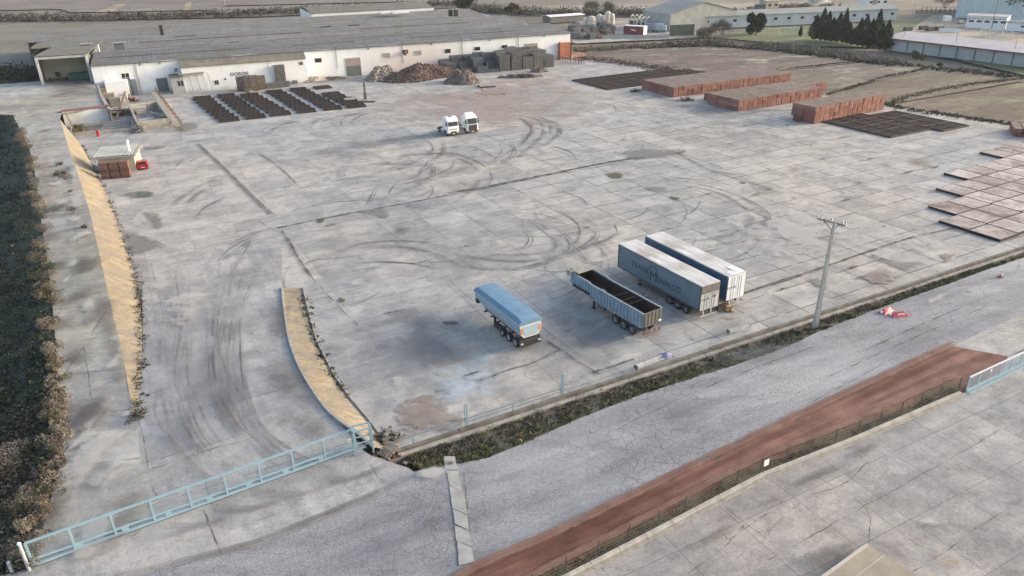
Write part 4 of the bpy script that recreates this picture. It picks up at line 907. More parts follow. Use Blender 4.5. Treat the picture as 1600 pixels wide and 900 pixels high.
# ---- south wall, rail fence
M_WALL = mat('weathered_wall_concrete', (.20,.185,.16), (.10,.092,.08), .9, .9, bump=.5)
M_LEDGE = mat('ledge_concrete', (.42,.40,.36), (.27,.25,.22), 1.2, .9, bump=.4)
t = empty('retaining_wall', (*W0, 0), R(27.6), 'low weathered concrete wall with a lighter ledge along the yard edge', 'wall')
b = MB(); x = -1.5
while x < 165:
    l = random.uniform(5, 9); jz = random.uniform(-.05, .05); b.box(x, -.30, -.7, x+l-.03, .0, .30+jz); x += l
b.build('parapet', M_WALL, t)
b = MB(); x = -1.5
while x < 165:
    l = random.uniform(5, 9); jz = random.uniform(-.04, .04); b.box(x, -.72, -.8, x+l-.04, -.302, -.02+jz); x += l
b.build('ledge', M_LEDGE, t)
fa = wl(.4, .18); t = empty('rail_fence', (*fa, 0), R(27.6), 'pale blue steel rail fence standing along the wall top', 'fence')
def fs(px, py): q = at(px, py, .1)[:2]; return float((q-fa)@WD)
for px_, py_, h in ((727,664,2.3),(873,613,2.3)):
    b = MB(); s_ = fs(px_, py_); b.bar((s_-.08,0,0), (s_-.08,0,h), .07, .12); b.bar((s_+.1,0,0), (s_+.1,0,h), .07, .12); b.build('tall_post', M_GATE, t)
for px_, py_ in ((648,696),(800,641)):
    b = MB(); s_ = fs(px_, py_); b.bar((s_,0,0), (s_,0,.85), .1, .1); b.build('short_post', M_GATE, t)
b = MB(); b.bar((0,0,.85), (fs(873, 613),0,.85), .07, .07); b.bar((fs(727,664),0,.55), (fs(960,585),0,.55), .05, .05); b.build('rail', mat('dull_green_rail', (.20,.26,.27), (.16,.2,.2), 2, .6), t)

# ---- concrete pylon pole
pb_ = at(1274, 509, .75); t = empty('power_pole', pb_, R(12), 'tall grey tapering concrete power pole with short steel crossarm', 'power pole')
b = MB(); H = 10.4
b.hexa([(-.24,-.17,-.4),(.24,-.17,-.4),(.24,.17,-.4),(-.24,.17,-.4),(-.11,-.09,H),(.11,-.09,H),(.11,.09,H),(-.11,.09,H)]); b.build('pole', mat('pole_concrete', (.47,.45,.42), (.36,.345,.32), 2.5, .9, bump=.3), t)
a0, a1 = at(1277, 342, pb_[2]+H+.15), at(1321, 353, pb_[2]+H+.15); rz = Matrix.Rotation(-R(12), 3, 'Z')
la = [np.array(rz @ Vector(q-pb_)) for q in (a0, a1)]
b = MB()
for dz_ in (.0, .28): b.bar(la[0]+[0,0,dz_*.2], la[1]+[0,0,dz_*.2], .09, .09)
mid = (la[0]+la[1])/2
for q in la: b.bar((0,0,H-.35), lerp(mid, q, .55), .07, .07); b.bar((0,0,H+.45), lerp(mid, q, .5), .05, .05)
b.bar((0,0,H-.4), (0,0,H+.5), .12, .12); b.build('crossarm', mat('weathered_steel', (.26,.255,.24), (.18,.17,.16), 4, .7), t)
for f in (0, .12, .5, .88, 1):
    b = MB(); q = lerp(la[0], la[1], f)
    for k in range(4): b.cyl(q+[0,0,.06+k*.09], q+[0,0,.13+k*.09], .085, .05, 8)
    b.build('insulator', mat('glass_insulator', (.42,.44,.42), (.34,.36,.35), 3, .25), t)

# ---- wire fence on a low curb, south side
fp = [at(x, y, ROADZ)[:2] for x, y in ((780,960),(850,922),(1000,845),(1190,745),(1330,690),(1500,616))]
f0 = fp[0]; t = empty('wire_fence', (*f0, ROADZ), 0, 'wire fence on thin dark posts along a pale low curb', 'fence')
cs = MB(); cs2 = MB(); wires = MB(); acc = 0; lens = [np.linalg.norm(b_-a_) for a_, b_ in zip(fp[:-1], fp[1:])]; tot = sum(lens)
def along(s_):
    for a_, b_, l in zip(fp[:-1], fp[1:], lens):
        if s_ <= l: return lerp(a_, b_, s_/l)-f0
        s_ -= l
    return fp[-1]-f0
fn = v2(R(30)+math.pi/2)
s_ = 0
while s_ < tot-.1:
    l = min(2.2, tot-s_); a_, b_ = along(s_), along(s_+l-.04); cs.bar((*a_, .14), (*b_, .14), .26, .28); cs2.bar((*(a_-fn*.28), .05), (*(b_-fn*.28), .05), .24, .1); s_ += l
cs.build('curb', mat('pale_curb', (.48,.45,.40), (.34,.315,.28), 1.5, .9, bump=.3), t); cs2.build('curb_foot', mat('curb_foot_concrete', (.36,.34,.31), (.25,.235,.21), 1.5, .9), t)
M_PDARK = mat('dark_post', (.085,.075,.065), (.17,.145,.13), 9, .8); NP = int(tot/2.35)
for i in range(NP+1):
    q = along(i*tot/NP)+fn*.22; b = MB(); b.bar((*q, 0), (*q, 1.55), .065, .065)
    for z in (.5, .85, 1.2): b.bar((*(q-fn*.06), z), (*(q+fn*.06), z), .03, .13)
    b.build('post', M_PDARK, t)
for z in (.35,.62,.9,1.2,1.5):
    for i in range(NP): wires.cyl((*(along(i*tot/NP)+fn*.22), z), (*(along((i+1)*tot/NP)+fn*.22), z), .008, None, 4)
wires.build('wire', mat('rusty_wire', (.20,.16,.14), (.14,.12,.1), 2, .7), t)
q = at(1194, 746, ROADZ); t = empty('notice_sign', q, R(28), 'small blank white sign fixed to a wire fence post', 'sign')
b = MB(); b.box(-.28, -.05, 1.1, .18, -.03, 1.62); b.build('plate', M_WHITE, t)
b = MB(); b.bar((-.05,.0,1.0), (-.05,.0,1.66), .05, .05); b.build('bracket', M_PDARK, t)

# ---- pale gate on the lot side
q0, q1 = at(1509, 613, ROADZ), at(1700, 522, ROADZ); gl = float(np.linalg.norm(q1-q0)); gy = math.atan2(*(q1-q0)[1::-1])
t = empty('sliding_gate', q0, gy, 'pale blue mesh gate with white top rail at the concrete lot entrance', 'gate')
b = MB(); b.bar((0,0,1.5), (gl,0,1.5), .1, .1); b.build('top_rail', mat('white_rail', (.66,.70,.72), (.58,.62,.64), 2, .4), t)
b = MB(); b.bar((0,0,.14), (gl,0,.14), .16, .22); b.bar((0,-.25,.03), (gl,-.25,.03), .18, .05); b.build('bottom_rail', M_GATE, t)
M_PGATE = mat('pale_gate_bar', (.40,.50,.55), (.34,.44,.49), 2, .5)
for i in range(int(gl/1.55)+1):
    b = MB(); b.bar((i*1.55,0,.2), (i*1.55,0,1.5), .08, .08); b.build('upright', M_PGATE, t)
b = MB()
for x in np.arange(.1, gl, .155): b.cyl((x,0,.2), (x,0,1.48), .012, None, 4)
for z in np.arange(.3, 1.5, .2): b.cyl((0,0,z), (gl,0,z), .012, None, 4)
b.build('mesh_infill', M_PGATE, t)
b = MB(); b.box(2.9, -.07, 1.05, 3.1, -.05, 1.35); b.build('plate', M_WHITE, t)

# ---- raised slab at the frame's foot
A_, B_, C_ = at(1356, 850, 1.75)[:2], at(1440, 903, 1.75)[:2], at(1270, 912, 1.75)[:2]
D_ = B_+(C_-A_)*1.6; E_ = C_+(C_-A_)*.6
t = empty('loading_slab', (*A_, ROADZ), 0, 'raised tan concrete slab with pale rim on the concrete lot', 'slab')
b = MB(); b.prism([(0,0), tuple(E_-A_), tuple(D_-A_), tuple(B_-A_)], 0, .5); b.build('slab', mat('tan_concrete', (.36,.31,.24), (.28,.24,.185), .9, .9), t)
b = MB(); e1 = (C_-A_)/np.linalg.norm(C_-A_); b.bar((0,0,.52), (*(e1*9), .52), .18, .08); i0 = (B_-A_)*.32; b.bar((*i0,.505), (*(i0+e1*6),.505), .05, .03); b.build('rim', mat('rim_concrete', (.50,.47,.42), (.42,.39,.35), 2, .8), t)

# ---- odds and ends on the road and the wall
t = empty('traffic_cone', at(1563, 433, ROADZ), .4, 'dirty orange and white traffic cone on the road edge', 'traffic cone')
b = MB(); b.obox((0,0,.03), (.5,.5,.06)); b.build('base', M_CHAS, t); b = MB(); b.cyl((0,0,.06), (0,0,.7), .19, .05, 14); b.build('cone', mat('cone_orange', (.50,.16,.09), (.4,.12,.07), 3, .6), t)
b = MB(); b.cyl((0,0,.32), (0,0,.56), .142, .102, 14); b.build('white_band', M_PLATE, t)
M_PINK = mat('faded_red_plastic', (.62,.07,.10), (.55,.05,.08), 3, .5)
def fallen(pos, rz, label, k):
    t = empty('plastic_barrier', pos, rz, label, 'barrier'); b = MB()
    b.add([(-.9,-.35,.02),(.9,-.45,.02),(.75,.3,.02),(-.7,.42,.02),(-.5*k,.02,.42),(.45*k,-.12,.5)], [(0,3,2,1),(0,1,5,4),(1,2,5),(2,3,4,5),(3,0,4)]); b.build('shell', M_PINK, t)
    b = MB(); b.obox((.1,-.27,.27), (.8,.05,.14), -.05, 0); b.obox((-.75,.1,.15), (.3,.2,.2), .5); b.build('white_stripe', M_PLATE, t); b = MB(); b.bar((-1.1,.5,.03), (-.2,.3,.06), .08, .05); b.bar((.9,-.3,.04), (1.35,-.1,.05), .08, .05); b.build('foot', M_PINK, t)
fallen(at(1384, 487, ROADZ), .7, 'collapsed red and white plastic barrier nearest the grassy verge', .7)
fallen(at(1403, 493, ROADZ), .2, 'crumpled red plastic barrier lying farther out on the road', 1.0)
def trough(x0, y0, x1, y1, name, label, w=.5, z=.3):
    A, B = at(x0, y0, z), at(x1, y1, z); t = empty(name, A, math.atan2(*(B-A)[1::-1]), label, 'scrap metal'); l = float(np.linalg.norm(B-A)); b = MB()
    b.xprism([(-w/2,.0),(w/2,.0),(w/2,.03),(-w/2,.03)], 0, l); b.xprism([(w/2-.03,.031),(w/2,.031),(w/2,.3),(w/2-.03,.3)], 0, l); b.xprism([(-w/2,.031),(-w/2+.03,.031),(-w/2+.03,.18),(-w/2,.18)], 0, l); b.build('channel', mat('white_metal_sheet', (.55,.56,.56), (.38,.385,.39), 2, .45), t)
    b = MB(); b.box(-.08, -w/2-.05, -.02, .0, w/2+.05, .35); b.build('end_plate', M_CHASG, t)
trough(994, 576, 1036, 560, 'metal_trough', 'bent white metal trough lying on the broken wall top', .38)
trough(1138, 520, 1172, 511, 'metal_trough', 'straight white metal channel resting on the yard wall', .3)
q = at(1041, 556, .3); b = MB(); gr = []
for j in range(7):
    gr.append([(q[0]+(i-3)*.18, q[1]+(j-3)*.16, .25+.45*math.exp(-((i-3)**2+(j-3)**2)/7)+random.uniform(-.06,.06)) for i in range(7)])
b.grid(gr); tag(b.build('rag_bundle', mat('lilac_cloth', (.24,.25,.42), (.30,.28,.36), 4, .9), None, True), 'crumpled blue violet cloth bundle on the yard wall', 'rag')
# ================================================================= FACTORY
def BP(x, y): return BO+BU*x+BV*y
def bl(q): d = np.asarray(q[:2])-BO; return float(d@BU), float(d@BV)
def onw(px, py, y0=0.0):
    d = ray(px, py); t = (y0-(-BO)@BV)/(d[:2]@BV); q = CAMP+t*d; return float((q[:2]-BO)@BU), float(q[2])
n = NT('white_render'); src = n.obj()
col = n.mix(n.rng(n.noise(.25, 6, .6, src), .35, .65), (.80,.81,.80), (.88,.885,.875))
run = n.rng(n.noise(1, 5, .65, n.vec(src, sc=(1.1,1,.10))), .56, .72); col = n.mix(n.math('MULTIPLY', run, .35), col, (.48,.45,.42))
sep = n.new('ShaderNodeSeparateXYZ'); n.set(sep.inputs[0], src)
foot = n.math('MULTIPLY', n.rng(n.math('ADD', sep.outputs[2], n.math('MULTIPLY', n.noise(.6, 5, .7, src), 2.6)), 1.0, 2.3, 1, 0), .75); col = n.mix(foot, col, (.45,.42,.39))
dx = n.math('ABSOLUTE', n.math('SUBTRACT', sep.outputs[0], 87.0)); dust = n.math('MULTIPLY', n.rng(n.math('ADD', dx, n.math('MULTIPLY', n.noise(.3, 5, .7, src), 14)), 12, 27, 1, 0), n.rng(sep.outputs[2], .5, 8, .85, .25)); col = n.mix(dust, col, (.60,.46,.40))
M_WALLW = n.fin(col, .9)
def roofmat(name, a, b, moss, mk=.6, period=.9):
    n = NT(name); src = n.obj()
    st = n.noise(1, 6, .65, n.vec(src, sc=(.03,.5,1))); col = n.mix(n.rng(st, .36, .64), a, b)
    col = n.mix(n.math('MULTIPLY', n.rng(n.noise(.10, 7, .7, src, .4), .47, .60), mk), col, moss)
    sh = n.new('ShaderNodeTexBrick'); n.set(sh.inputs['Vector'], src); sh.offset = .0
    for k, v in (('Scale',1.0),('Mortar Size',.05),('Mortar Smooth',.2),('Brick Width',1.1),('Row Height',2.4)): sh.inputs[k].default_value = v
    sh.inputs['Color1'].default_value = (.80,.80,.80,1); sh.inputs['Color2'].default_value = (1.16,1.16,1.15,1); sh.inputs['Mortar'].default_value = (.6,.6,.6,1)
    col = n.mix(.8, col, sh.outputs['Color'], 'MULTIPLY')
    w = n.new('ShaderNodeTexWave', wave_type='BANDS', bands_direction='X'); n.set(w.inputs['Vector'], src); w.inputs['Scale'].default_value = .95
    n.bump(w.outputs['Fac'], .5, .08); return n.fin(col, .85)
M_ROOF1 = roofmat('fibre_cement_roof', (.105,.11,.115), (.165,.17,.175), (.13,.115,.085), .45)
M_ROOF2 = roofmat('weathered_roof', (.135,.135,.133), (.205,.20,.195), (.14,.122,.09), .55)
M_ROOF3 = roofmat('mossy_roof', (.14,.13,.108), (.195,.183,.155), (.125,.112,.072), .7)
M_ROOFA = roofmat('annexe_roof', (.15,.138,.11), (.21,.195,.16), (.17,.145,.08), .6)
M_DOORG = mat('grey_shutter', (.15,.17,.185), (.11,.125,.135), .6, .5); M_DOORP = mat('pink_grey_boards', (.36,.295,.275), (.30,.25,.235), 1, .8)
M_DOORO = mat('olive_grey_shutter', (.155,.165,.155), (.12,.13,.12), .8, .6); M_DARKW = mat('dark_window', (.02,.022,.024), (.03,.03,.03), 2, .2)
M_TANW = mat('tan_wall', (.38,.345,.27), (.31,.285,.225), .35, .9); M_STEEL = mat('dull_steel', (.16,.165,.165), (.11,.11,.11), 2, .6)
fb = empty('factory_building', (*BO, 0), BA, 'long white factory with many low grey roofs and a lettered annexe', 'factory')
X1 = BLEN
b = MB(); b.box(0, .0, -.3, X1, .3, 8.0); b.xprism([(0,-.3),(36,-.3),(36,7.2),(27,7.7),(16,9.05),(8,8.4),(0,7.8)], -.3, -.002); b.box(X1-.3, .302, -.3, X1, 112, 7.6); b.build('front_wall', M_WALLW, fb)
def gable(x0, x1, prof, m, name='roof', th=.18):
    mb = MB(); top = [[(x, y, z) for y, z in prof] for x in (x0, x1)]; xs = np.linspace(x0, x1, 24)
    mb.grid([[(x, y, z+.05*math.sin(x*.3+y)) for y, z in prof] for x in xs]); mb.grid([[(x, y, z-th) for y, z in prof[::-1]] for x in (x0, x1)])
    for x, s in ((x0, 1), (x1, -1)):
        P = [(x, y, z) for y, z in prof]+[(x, y, z-th) for y, z in prof[::-1]]; mb.poly(P if s > 0 else P[::-1])
    mb.poly([(x0, prof[0][0], prof[0][1]-th), (x1, prof[0][0], prof[0][1]-th), (x1, prof[0][0], prof[0][1]), (x0, prof[0][0], prof[0][1])])
    return mb.build(name, m, fb)
R1, R2, R3 = (16, 9.35), (54, 8.9), (95, 8.5)
r1 = gable(-.3, X1+.35, [(-.35,7.98),(8,8.7),R1,(27,8.0),(35,7.5)], M_ROOF1)
r2 = gable(-.5, X1+.2, [(35.2,7.5),(45,8.25),R2,(66,8.0),(74,7.3)], M_ROOF2)
r3 = gable(-25, X1+.2, [(74.2,7.3),(85,7.95),R3,(108,7.7),(116,7.0)], M_ROOF2)
r5 = gable(-19, -.7, [(40.2,8.9),(45,9.0),(54,8.9),(66,7.9),(74,7.35)], M_ROOF3)
r6 = gable(-13.0, -.8, [(4.8,10.5),(12,10.3),(20,10.0),(30,9.5),(40,9.0)], M_ROOF3)
r4 = gable(74, 128, [(112,8.6),(120,9.3),(129,9.9),(142,9.0)], M_ROOF3)
b = MB(); b.box(73.8, 112.2, 0, 74.3, 142, 8.55); b.box(73.8, 112.2, 0, 128, 112.6, 8.4); b.build('rear_wall', M_WALLW, fb)
b = MB()
b.xprism([(1,7.9),(16,9.15),(34,7.4),(1,7.4)], X1-.28, X1-.02); b.xprism([(36,7.4),(54,8.7),(73,7.2),(73,7.1),(36,7.1)], X1-.28, X1-.03); b.build('gable_end', M_WALLW, fb)
b = MB(); b.box(-12.6, 11, 3.4, -1.0, 11.4, 10.1); b.build('rear_wall', M_TANW, fb)
b = MB(); b.box(-12.9, 5.4, 0, -12.6, 40, 9.2); b.box(-18.9, 40.3, 0, -18.6, 74, 7.2); b.box(-24.9, 74.3, 0, -24.6, 116, 7.0); b.box(-1.4, 5.4, 3.4, -1.1, 11, 10.1); b.box(-1.25, 11.4, 7.7, -1.0, 40, 9.0); b.build('side_wall', M_STEEL, fb)
for x in (-12.7, -1.3):
    b = MB(); b.box(x-.28, 4.7, 3.4, x+.28, 5.3, 10.3); b.build('pillar', mat('pale_pillar', (.50,.52,.52), (.42,.43,.43), 1.5, .7), fb)
b = MB(); b.box(-12.95, 4.9, 9.7, -1.0, 5.25, 10.3); b.build('lintel', mat('pale_pillar', (.5,.5,.5)), fb)
for x in (-4.5, -2.6):
    b = MB(); b.cyl((x+2.2, 5.0, 3.3), (x+2.6, 1.0, 7.8), .09, None, 8); b.build('down_pipe', M_STEEL, fb)
b = MB(); b.box(-10.2, 10.9, 4.4, -9.0, 10.99, 5.6); b.build('window', M_DARKW, fb)
def wallbox(name, x0, y0, x1, y1, m, depth=.06, yw=0.0, frame=None, sink=False):
    a, z1 = onw(x0, y0, yw); c, z0 = onw(x1, y1, yw); b = MB(); b.box(a, yw-depth, max(z0, .02), c, yw-.002, z1); o = b.build(name, m, fb)
    if frame:
        f = MB(); w = .12; f.box(a-w, yw-depth-.05, z1, c+w, yw-.003, z1+w); f.box(a-w, yw-depth-.05, max(z0,.02)-.0, a, yw-.003, z1); f.box(c, yw-depth-.05, max(z0,.02), c+w, yw-.003, z1); f.build('frame', frame, o)
    return o, (a, c, max(z0,.02), z1)
M_FRAME = mat('pale_frame', (.55,.54,.52), (.46,.45,.43), 2, .8)
o, (a, c, z0, z1) = wallbox('window', 189, 115, 204.3, 128.5, M_DARKW, .05, 0, M_WALLW)
g = MB(); g.box((a+c)/2-.07, -.09, z0, (a+c)/2+.07, -.052, z1); g.box(a, -.088, (z0+z1)/2-.06, c, -.051, (z0+z1)/2+.06); g.build('glazing_bar', M_FRAME, o)
o, q_ = wallbox('door', 243.5, 123, 265.5, 146.5, M_DOORG, .06, 0, M_FRAME)
o, q_ = wallbox('door', 539, 91.6, 565.5, 121.5, M_DOORO, .06, 0, M_FRAME); g = MB(); g.box(q_[0], -.10, q_[3]-2.2, q_[1], -.062, q_[3]); g.build('upper_boards', M_DOORP, o)
o, q_ = wallbox('door', 820, 69, 839.5, 95, mat('taupe_shutter', (.25,.225,.20), (.20,.185,.165), .8, .7), .06, 0, M_FRAME); g = MB(); g.box(q_[0], -.10, q_[3]-2.1, q_[1], -.062, q_[3]); g.build('upper_boards', M_DOORP, o)
for w in ((491.6,91.6,502.6,97.2),(695,77,704,82.5),(741,73.8,750,78.5),(784,70.8,792.5,75)): wallbox('window', *w, M_DARKW, .05, 0, M_FRAME)
for w in ((598,83.7,609,89.5),(648,80,658,86)): wallbox('window', *w, mat('pale_louvre', (.36,.35,.335), (.28,.275,.26), 3, .7), .06, 0, M_FRAME)
wallbox('vent_opening', 629.5, 78, 637.5, 83.5, mat('sooty_opening', (.06,.035,.03), (.1,.06,.05), 1.5, .9), .25)
b = MB(); b.cyl((onw(633,80)[0], 0, onw(633,80)[1]), (onw(633,80)[0]-.6, -2.2, onw(633,80)[1]-.7), .45, .35, 10); b.build('chute', mat('rusty_chute', (.10,.055,.045), (.15,.09,.07), 2, .9), fb)
for x_ in (523.3, 628, 722, 810):
    x, z = onw(x_, 70); b = MB(); b.cyl((x, -.12, 2.5), (x, -.12, 7.9), .07, None, 6); b.box(x-.2, -.3, 8.2, x+.2, .2, 8.6); b.build('down_pipe', M_STEEL, fb)
for x_ in (214, 246, 576, 675, 766, 850):
    x, z = onw(x_, 80); b = MB(); b.box(x-.14, -.22, 7.2, x+.14, -.002, 7.75); b.build('wall_lamp', M_STEEL, fb)
x, z = onw(213, 110); b = MB(); b.box(x-.25, -.12, 0, x+.25, -.001, 7.8); b.build('pilaster', M_FRAME, fb)
# lettered annexe
ax0 = onw(289, 140, -4)[0]; ax1 = onw(480, 110, -4)[0]; AZ_ = 6.4
b = MB(); b.box(ax0, -4, -.2, ax1, -.002, AZ_); b.xprism([(-3.9,AZ_),(-.002,AZ_),(-.002,7.5)], ax0, ax0+.2); b.xprism([(-3.9,AZ_),(-.002,AZ_),(-.002,7.5)], ax1-.2, ax1); b.build('annexe', M_WALLW, fb)
b = MB(); b.xprism([(-4.25,AZ_-.02),(-4.25,AZ_+.14),(-.36,7.75),(-.36,7.6)], ax0-.15, ax1+.15); b.build('annexe_roof', M_ROOFA, fb)
for w in ((335,126,342,132),(468,97,473.3,101.3)):
    o, q_ = wallbox('window', *w, M_DARKW, .05, -4, M_FRAME); g = MB(); g.box((q_[0]+q_[1])/2-.05, -4.09, q_[2], (q_[0]+q_[1])/2+.05, -4.052, q_[3]); g.build('glazing_bar', M_FRAME, o)
x, z = onw(352, 123.5, -4); b = MB(); b.cyl((x,-4.06,z), (x,-4.002,z), .3, None, 12); b.build('round_vent', M_STEEL, fb)
xa, z = onw(361, 116.8, -4); xb, z2 = onw(387, 114.2, -4)
me = text_mesh('lettering', 'DOBON', (xb-xa)/3.45, mat('grey_sign_letter', (.085,.095,.095), (.12,.13,.13), 3, .6), .03, .012); o = link('lettering', me, fb); o.matrix_local = Matrix(((1,0,0,(xa+xb)/2),(0,0,-1,-4.035),(0,1,0,(z+z2)/2),(0,0,0,1)))
for x_ in (419,):
    x, z = onw(x_, 100, -4); b = MB(); b.box(x-.06, -4.1, 3, x+.06, -4.002, 6.3); b.build('down_pipe', M_FRAME, fb)
# porch, lean-to block, louvred doors, pipework
x0, _ = onw(271, 146, -4.5); x1, _ = onw(291, 146, -4.5)
b = MB(); b.box(x0, -5.2, -.1, x1, -.004, 4.3); b.build('porch', mat('grey_porch', (.42,.41,.39), (.33,.325,.31), .8, .9), fb)
b = MB(); b.box(x0-.3, -5.5, 4.3, x1+.1, -.005, 4.5); b.build('porch_roof', mat('dark_felt', (.12,.12,.125), (.09,.09,.095), 1.5, .8), fb)
for dx in (.4, 1.2): b = MB(); b.box(x1-1.9+dx, -5.25, 1.9, x1-1.4+dx, -5.201, 3.3); b.build('window', M_DARKW, fb)
b = MB(); b.box(x0-.05, -4.2, .1, x0-.001, -3.1, 2.7); b.build('door', M_DARKW, fb)
x0, z0 = onw(168.5, 150, -3); x1, z1 = onw(199.5, 132, -3)
b = MB(); b.box(x0, -3.2, -.2, x1, -.003, 4.1); b.build('lean_to_block', M_WALLW, fb)
x0, _ = onw(200, 148, -1.2); x1, _ = onw(217, 148, -1.2)
for k in range(2):
    b = MB(); w = (x1-x0)/2-.12; xx = x0+k*(w+.24); b.box(xx, -1.3, 0, xx+w, -.003, 3.9)
    for z in np.arange(.2, 3.8, .25): b.box(xx+.05, -1.36, z, xx+w-.05, -1.301, z+.1)
    b.build('louvre_panel', mat('blue_grey_louvre', (.23,.265,.285), (.18,.205,.22), 1, .5), fb)
b = MB(); X = ax0
pts = [(X-1.2,-2,6.0),(X-.6,-4.6,4.7),(X+5.5,-4.6,4.9)]; b.tube(pts, .22)
for dx in (1.5, 3.4, 5.0, 6.3): b.cyl((X+dx,-4.6,4.9), (X+dx+.5,-4.6,.1), .09, None, 6)
b.tube([(X+.2,-4.8,4.3),(X+5.2,-4.8,4.4)], .12); b.build('pipework', mat('grey_pipe', (.30,.30,.29), (.22,.22,.215), 2, .6), fb)
b = MB(); b.obox((X-1.2,-2.4,5.7), (.8,1.0,.9)); b.build('fan_hood', M_STEEL, fb)
# roof furniture
def rooftop(px, py, z): return bl(at(px, py, z))
def vent(px, py, z, w, d, h, name, m, cap=None):
    x, y = rooftop(px, py, z); b = MB(); b.box(x-w/2, y-d/2, z-.6, x+w/2, y+d/2, z+h); o = b.build(name, m, fb)
    if cap: c_ = MB(); c_.box(x-w/2-.5, y-d/2-.4, z+h+.25, x+w/2+.5, y+d/2+.4, z+h+.45); [c_.box(x+s*w*.45-.05, y-.05, z+h, x+s*w*.45+.05, y+.05, z+h+.25) for s in (-1,1)]; c_.build('cap', cap, o)
vent(188, 77, 9.1, 2.6, 1.6, 1.5, 'roof_vent', M_STEEL, mat('grey_cap', (.30,.31,.33), (.24,.25,.26), 2, .6)); vent(136, 74, 8.6, 2.2, 1.6, .7, 'roof_vent', M_STEEL, mat('grey_cap', (.3,.3,.3)))
vent(253.5, 54, 8.6, 1.1, 1.1, 3.0, 'chimney', mat('black_stack', (.03,.03,.03), (.045,.04,.04), 2, .8)); vent(704, 23, 8.6, 1.4, 1.4, 1.9, 'chimney', mat('black_stack', (.03,.03,.03))); vent(712.5, 23, 8.6, 1.4, 1.4, 1.9, 'chimney', mat('black_stack', (.03,.03,.03)))
x, y = rooftop(155, 79, 8.7); b = MB(); b.cyl((x,y,8.2), (x,y,10.4), .22, None, 8); b.build('flue', M_WHITE, fb)
for px_, py_, w in ((509,42.5,3.6),(553,40,3.6),(646,50,6.5),(695,47,3),(290,56,6),(365,66,3)):
    x, y = rooftop(px_, py_, 8.75); b = MB(); zz = 9.05 if px_ not in (646,695,290,365) else 8.98; b.box(x-w/2, y-.8, zz-.55, x+w/2, y+.8, zz); b.build('roof_slot', mat('black_stack', (.03,.03,.03)) if w == 3.6 else M_STEEL, fb)
for px_, py_, w in ((605,19.5,6),(625,19,7)):
    x, y = rooftop(px_, py_, 9.5); b = MB(); b.box(x-w/2, y-1.6, 9.2, x+w/2, y+1.6, 9.75); b.build('skylight', M_WHITE, fb)
b = MB()
for x0_, x1_, (yr_, zr_) in ((-.3,X1+.3,R1),(-.5,X1+.2,R2),(-25,X1+.2,R3),(74,128,(129,9.9))): b.xprism([(yr_-.45,zr_+.02),(yr_-.05,zr_+.16),(yr_+.35,zr_+.02)], x0_, x1_)
b.build('ridge_cap', mat('pale_ridge', (.27,.27,.265), (.19,.185,.18), .5, .8), fb)
b = MB()
for x0_, x1_, y_, z_ in ((2,40,8.1,8.83),(52,70,8.1,8.83),(86,128,8.1,8.83),(10,60,45.1,8.42),(80,120,45.1,8.42)): b.box(x0_, y_-.12, z_-.5, x1_, y_+.12, z_)
b.build('roof_seam', mat('dark_seam', (.07,.065,.06), (.1,.09,.08), 1, .9), fb)
b = MB()
for x0_, x1_, y_, z_ in ((4,30,34.9,7.65),(48,76,35.0,7.65),(90,112,34.9,7.66)): b.box(x0_, y_-.25, 7.3, x1_, y_+.45, z_)
b.build('valley_gutter', mat('rusty_gutter', (.17,.13,.10), (.12,.10,.08), 2, .8), fb)
# inside the open bay
q = BP(-4.2, 9.2); t = empty('skip_container', (*q, 3.42), BA, 'long green steel container standing inside the open loading bay', 'container')
b = MB(); b.box(-2.9, -1.2, .15, 2.6, 1.2, 1.75)
for x in np.arange(-2.7, 2.6, .8): b.box(x-.06, -1.28, .2, x+.06, -1.2, 1.7)
b.build('body', mat('green_steel', (.025,.13,.075), (.02,.10,.06), 1, .6), t); b = MB(); b.box(-2.8, -1.1, 0, 2.5, 1.1, .15); b.build('skid', M_CHAS, t); b = MB(); b.box(-3, -1.3, 1.75, 2.7, -1.15, 1.85); b.box(-3, 1.15, 1.75, 2.7, 1.3, 1.85); b.build('rim', mat('green_rim', (.035,.16,.10), (.03,.13,.08), 1, .6), t)
q = BP(-9.6, 10.2); t = empty('timber_bench', (*q, 3.42), BA, 'low brown timber bench along the back of the open loading bay', 'bench')
b = MB(); b.box(-2.4, -.4, .6, 2.2, .4, .75); b.build('top', mat('dark_timber', (.12,.09,.065), (.08,.06,.045), 2, .9), t); b = MB(); [b.box(x-.1, -.4, 0, x+.1, .4, .6) for x in (-2,0,1.8)]; b.build('support', mat('dark_timber', (.1,.1,.1)), t)
# retaining edge between bay floor and yard
rp = [BP(0.2, 1.2)]+[pq(*p)[:2] for p in ((158,150),(166,166),(171.5,172))]
t = empty('loading_wall', (*rp[0], 0), 0, 'concrete side wall dropping from the loading bay floor to the yard', 'wall'); b = MB()
for a, c in zip(rp[:-1], rp[1:]): b.bar((*(a-rp[0]), 1.55), (*(c-rp[0]), 1.55), .35, 3.6)
b.build('wall', M_WALL, t); b = MB()
for a, c in zip(rp[:-1], rp[1:]): b.bar((*(a-rp[0]), 3.42), (*(c-rp[0]), 3.42), .45, .16)
b.build('coping', M_LEDGE, t)
wa, wb_ = pq(97, 176)[:2], pq(170, 168)[:2]; l = float(np.linalg.norm(wb_-wa)); t = empty('coped_wall', (*wa, 0), math.atan2(*(wb_-wa)[1::-1]), 'white painted retaining wall with red brick coping below the platform', 'wall')
b = MB(); b.box(0, -.3, -.3, l, .15, 3.3); b.build('wall', mat('patchy_white_wall', (.74,.75,.74), (.50,.48,.44), .35, .9, lo=.3, hi=.5), t); b = MB(); b.box(-.2, -.45, 3.3, l+.2, 1.6, 3.5); b.build('coping', mat('red_coping', (.26,.10,.085), (.20,.085,.07), 1.5, .8), t)

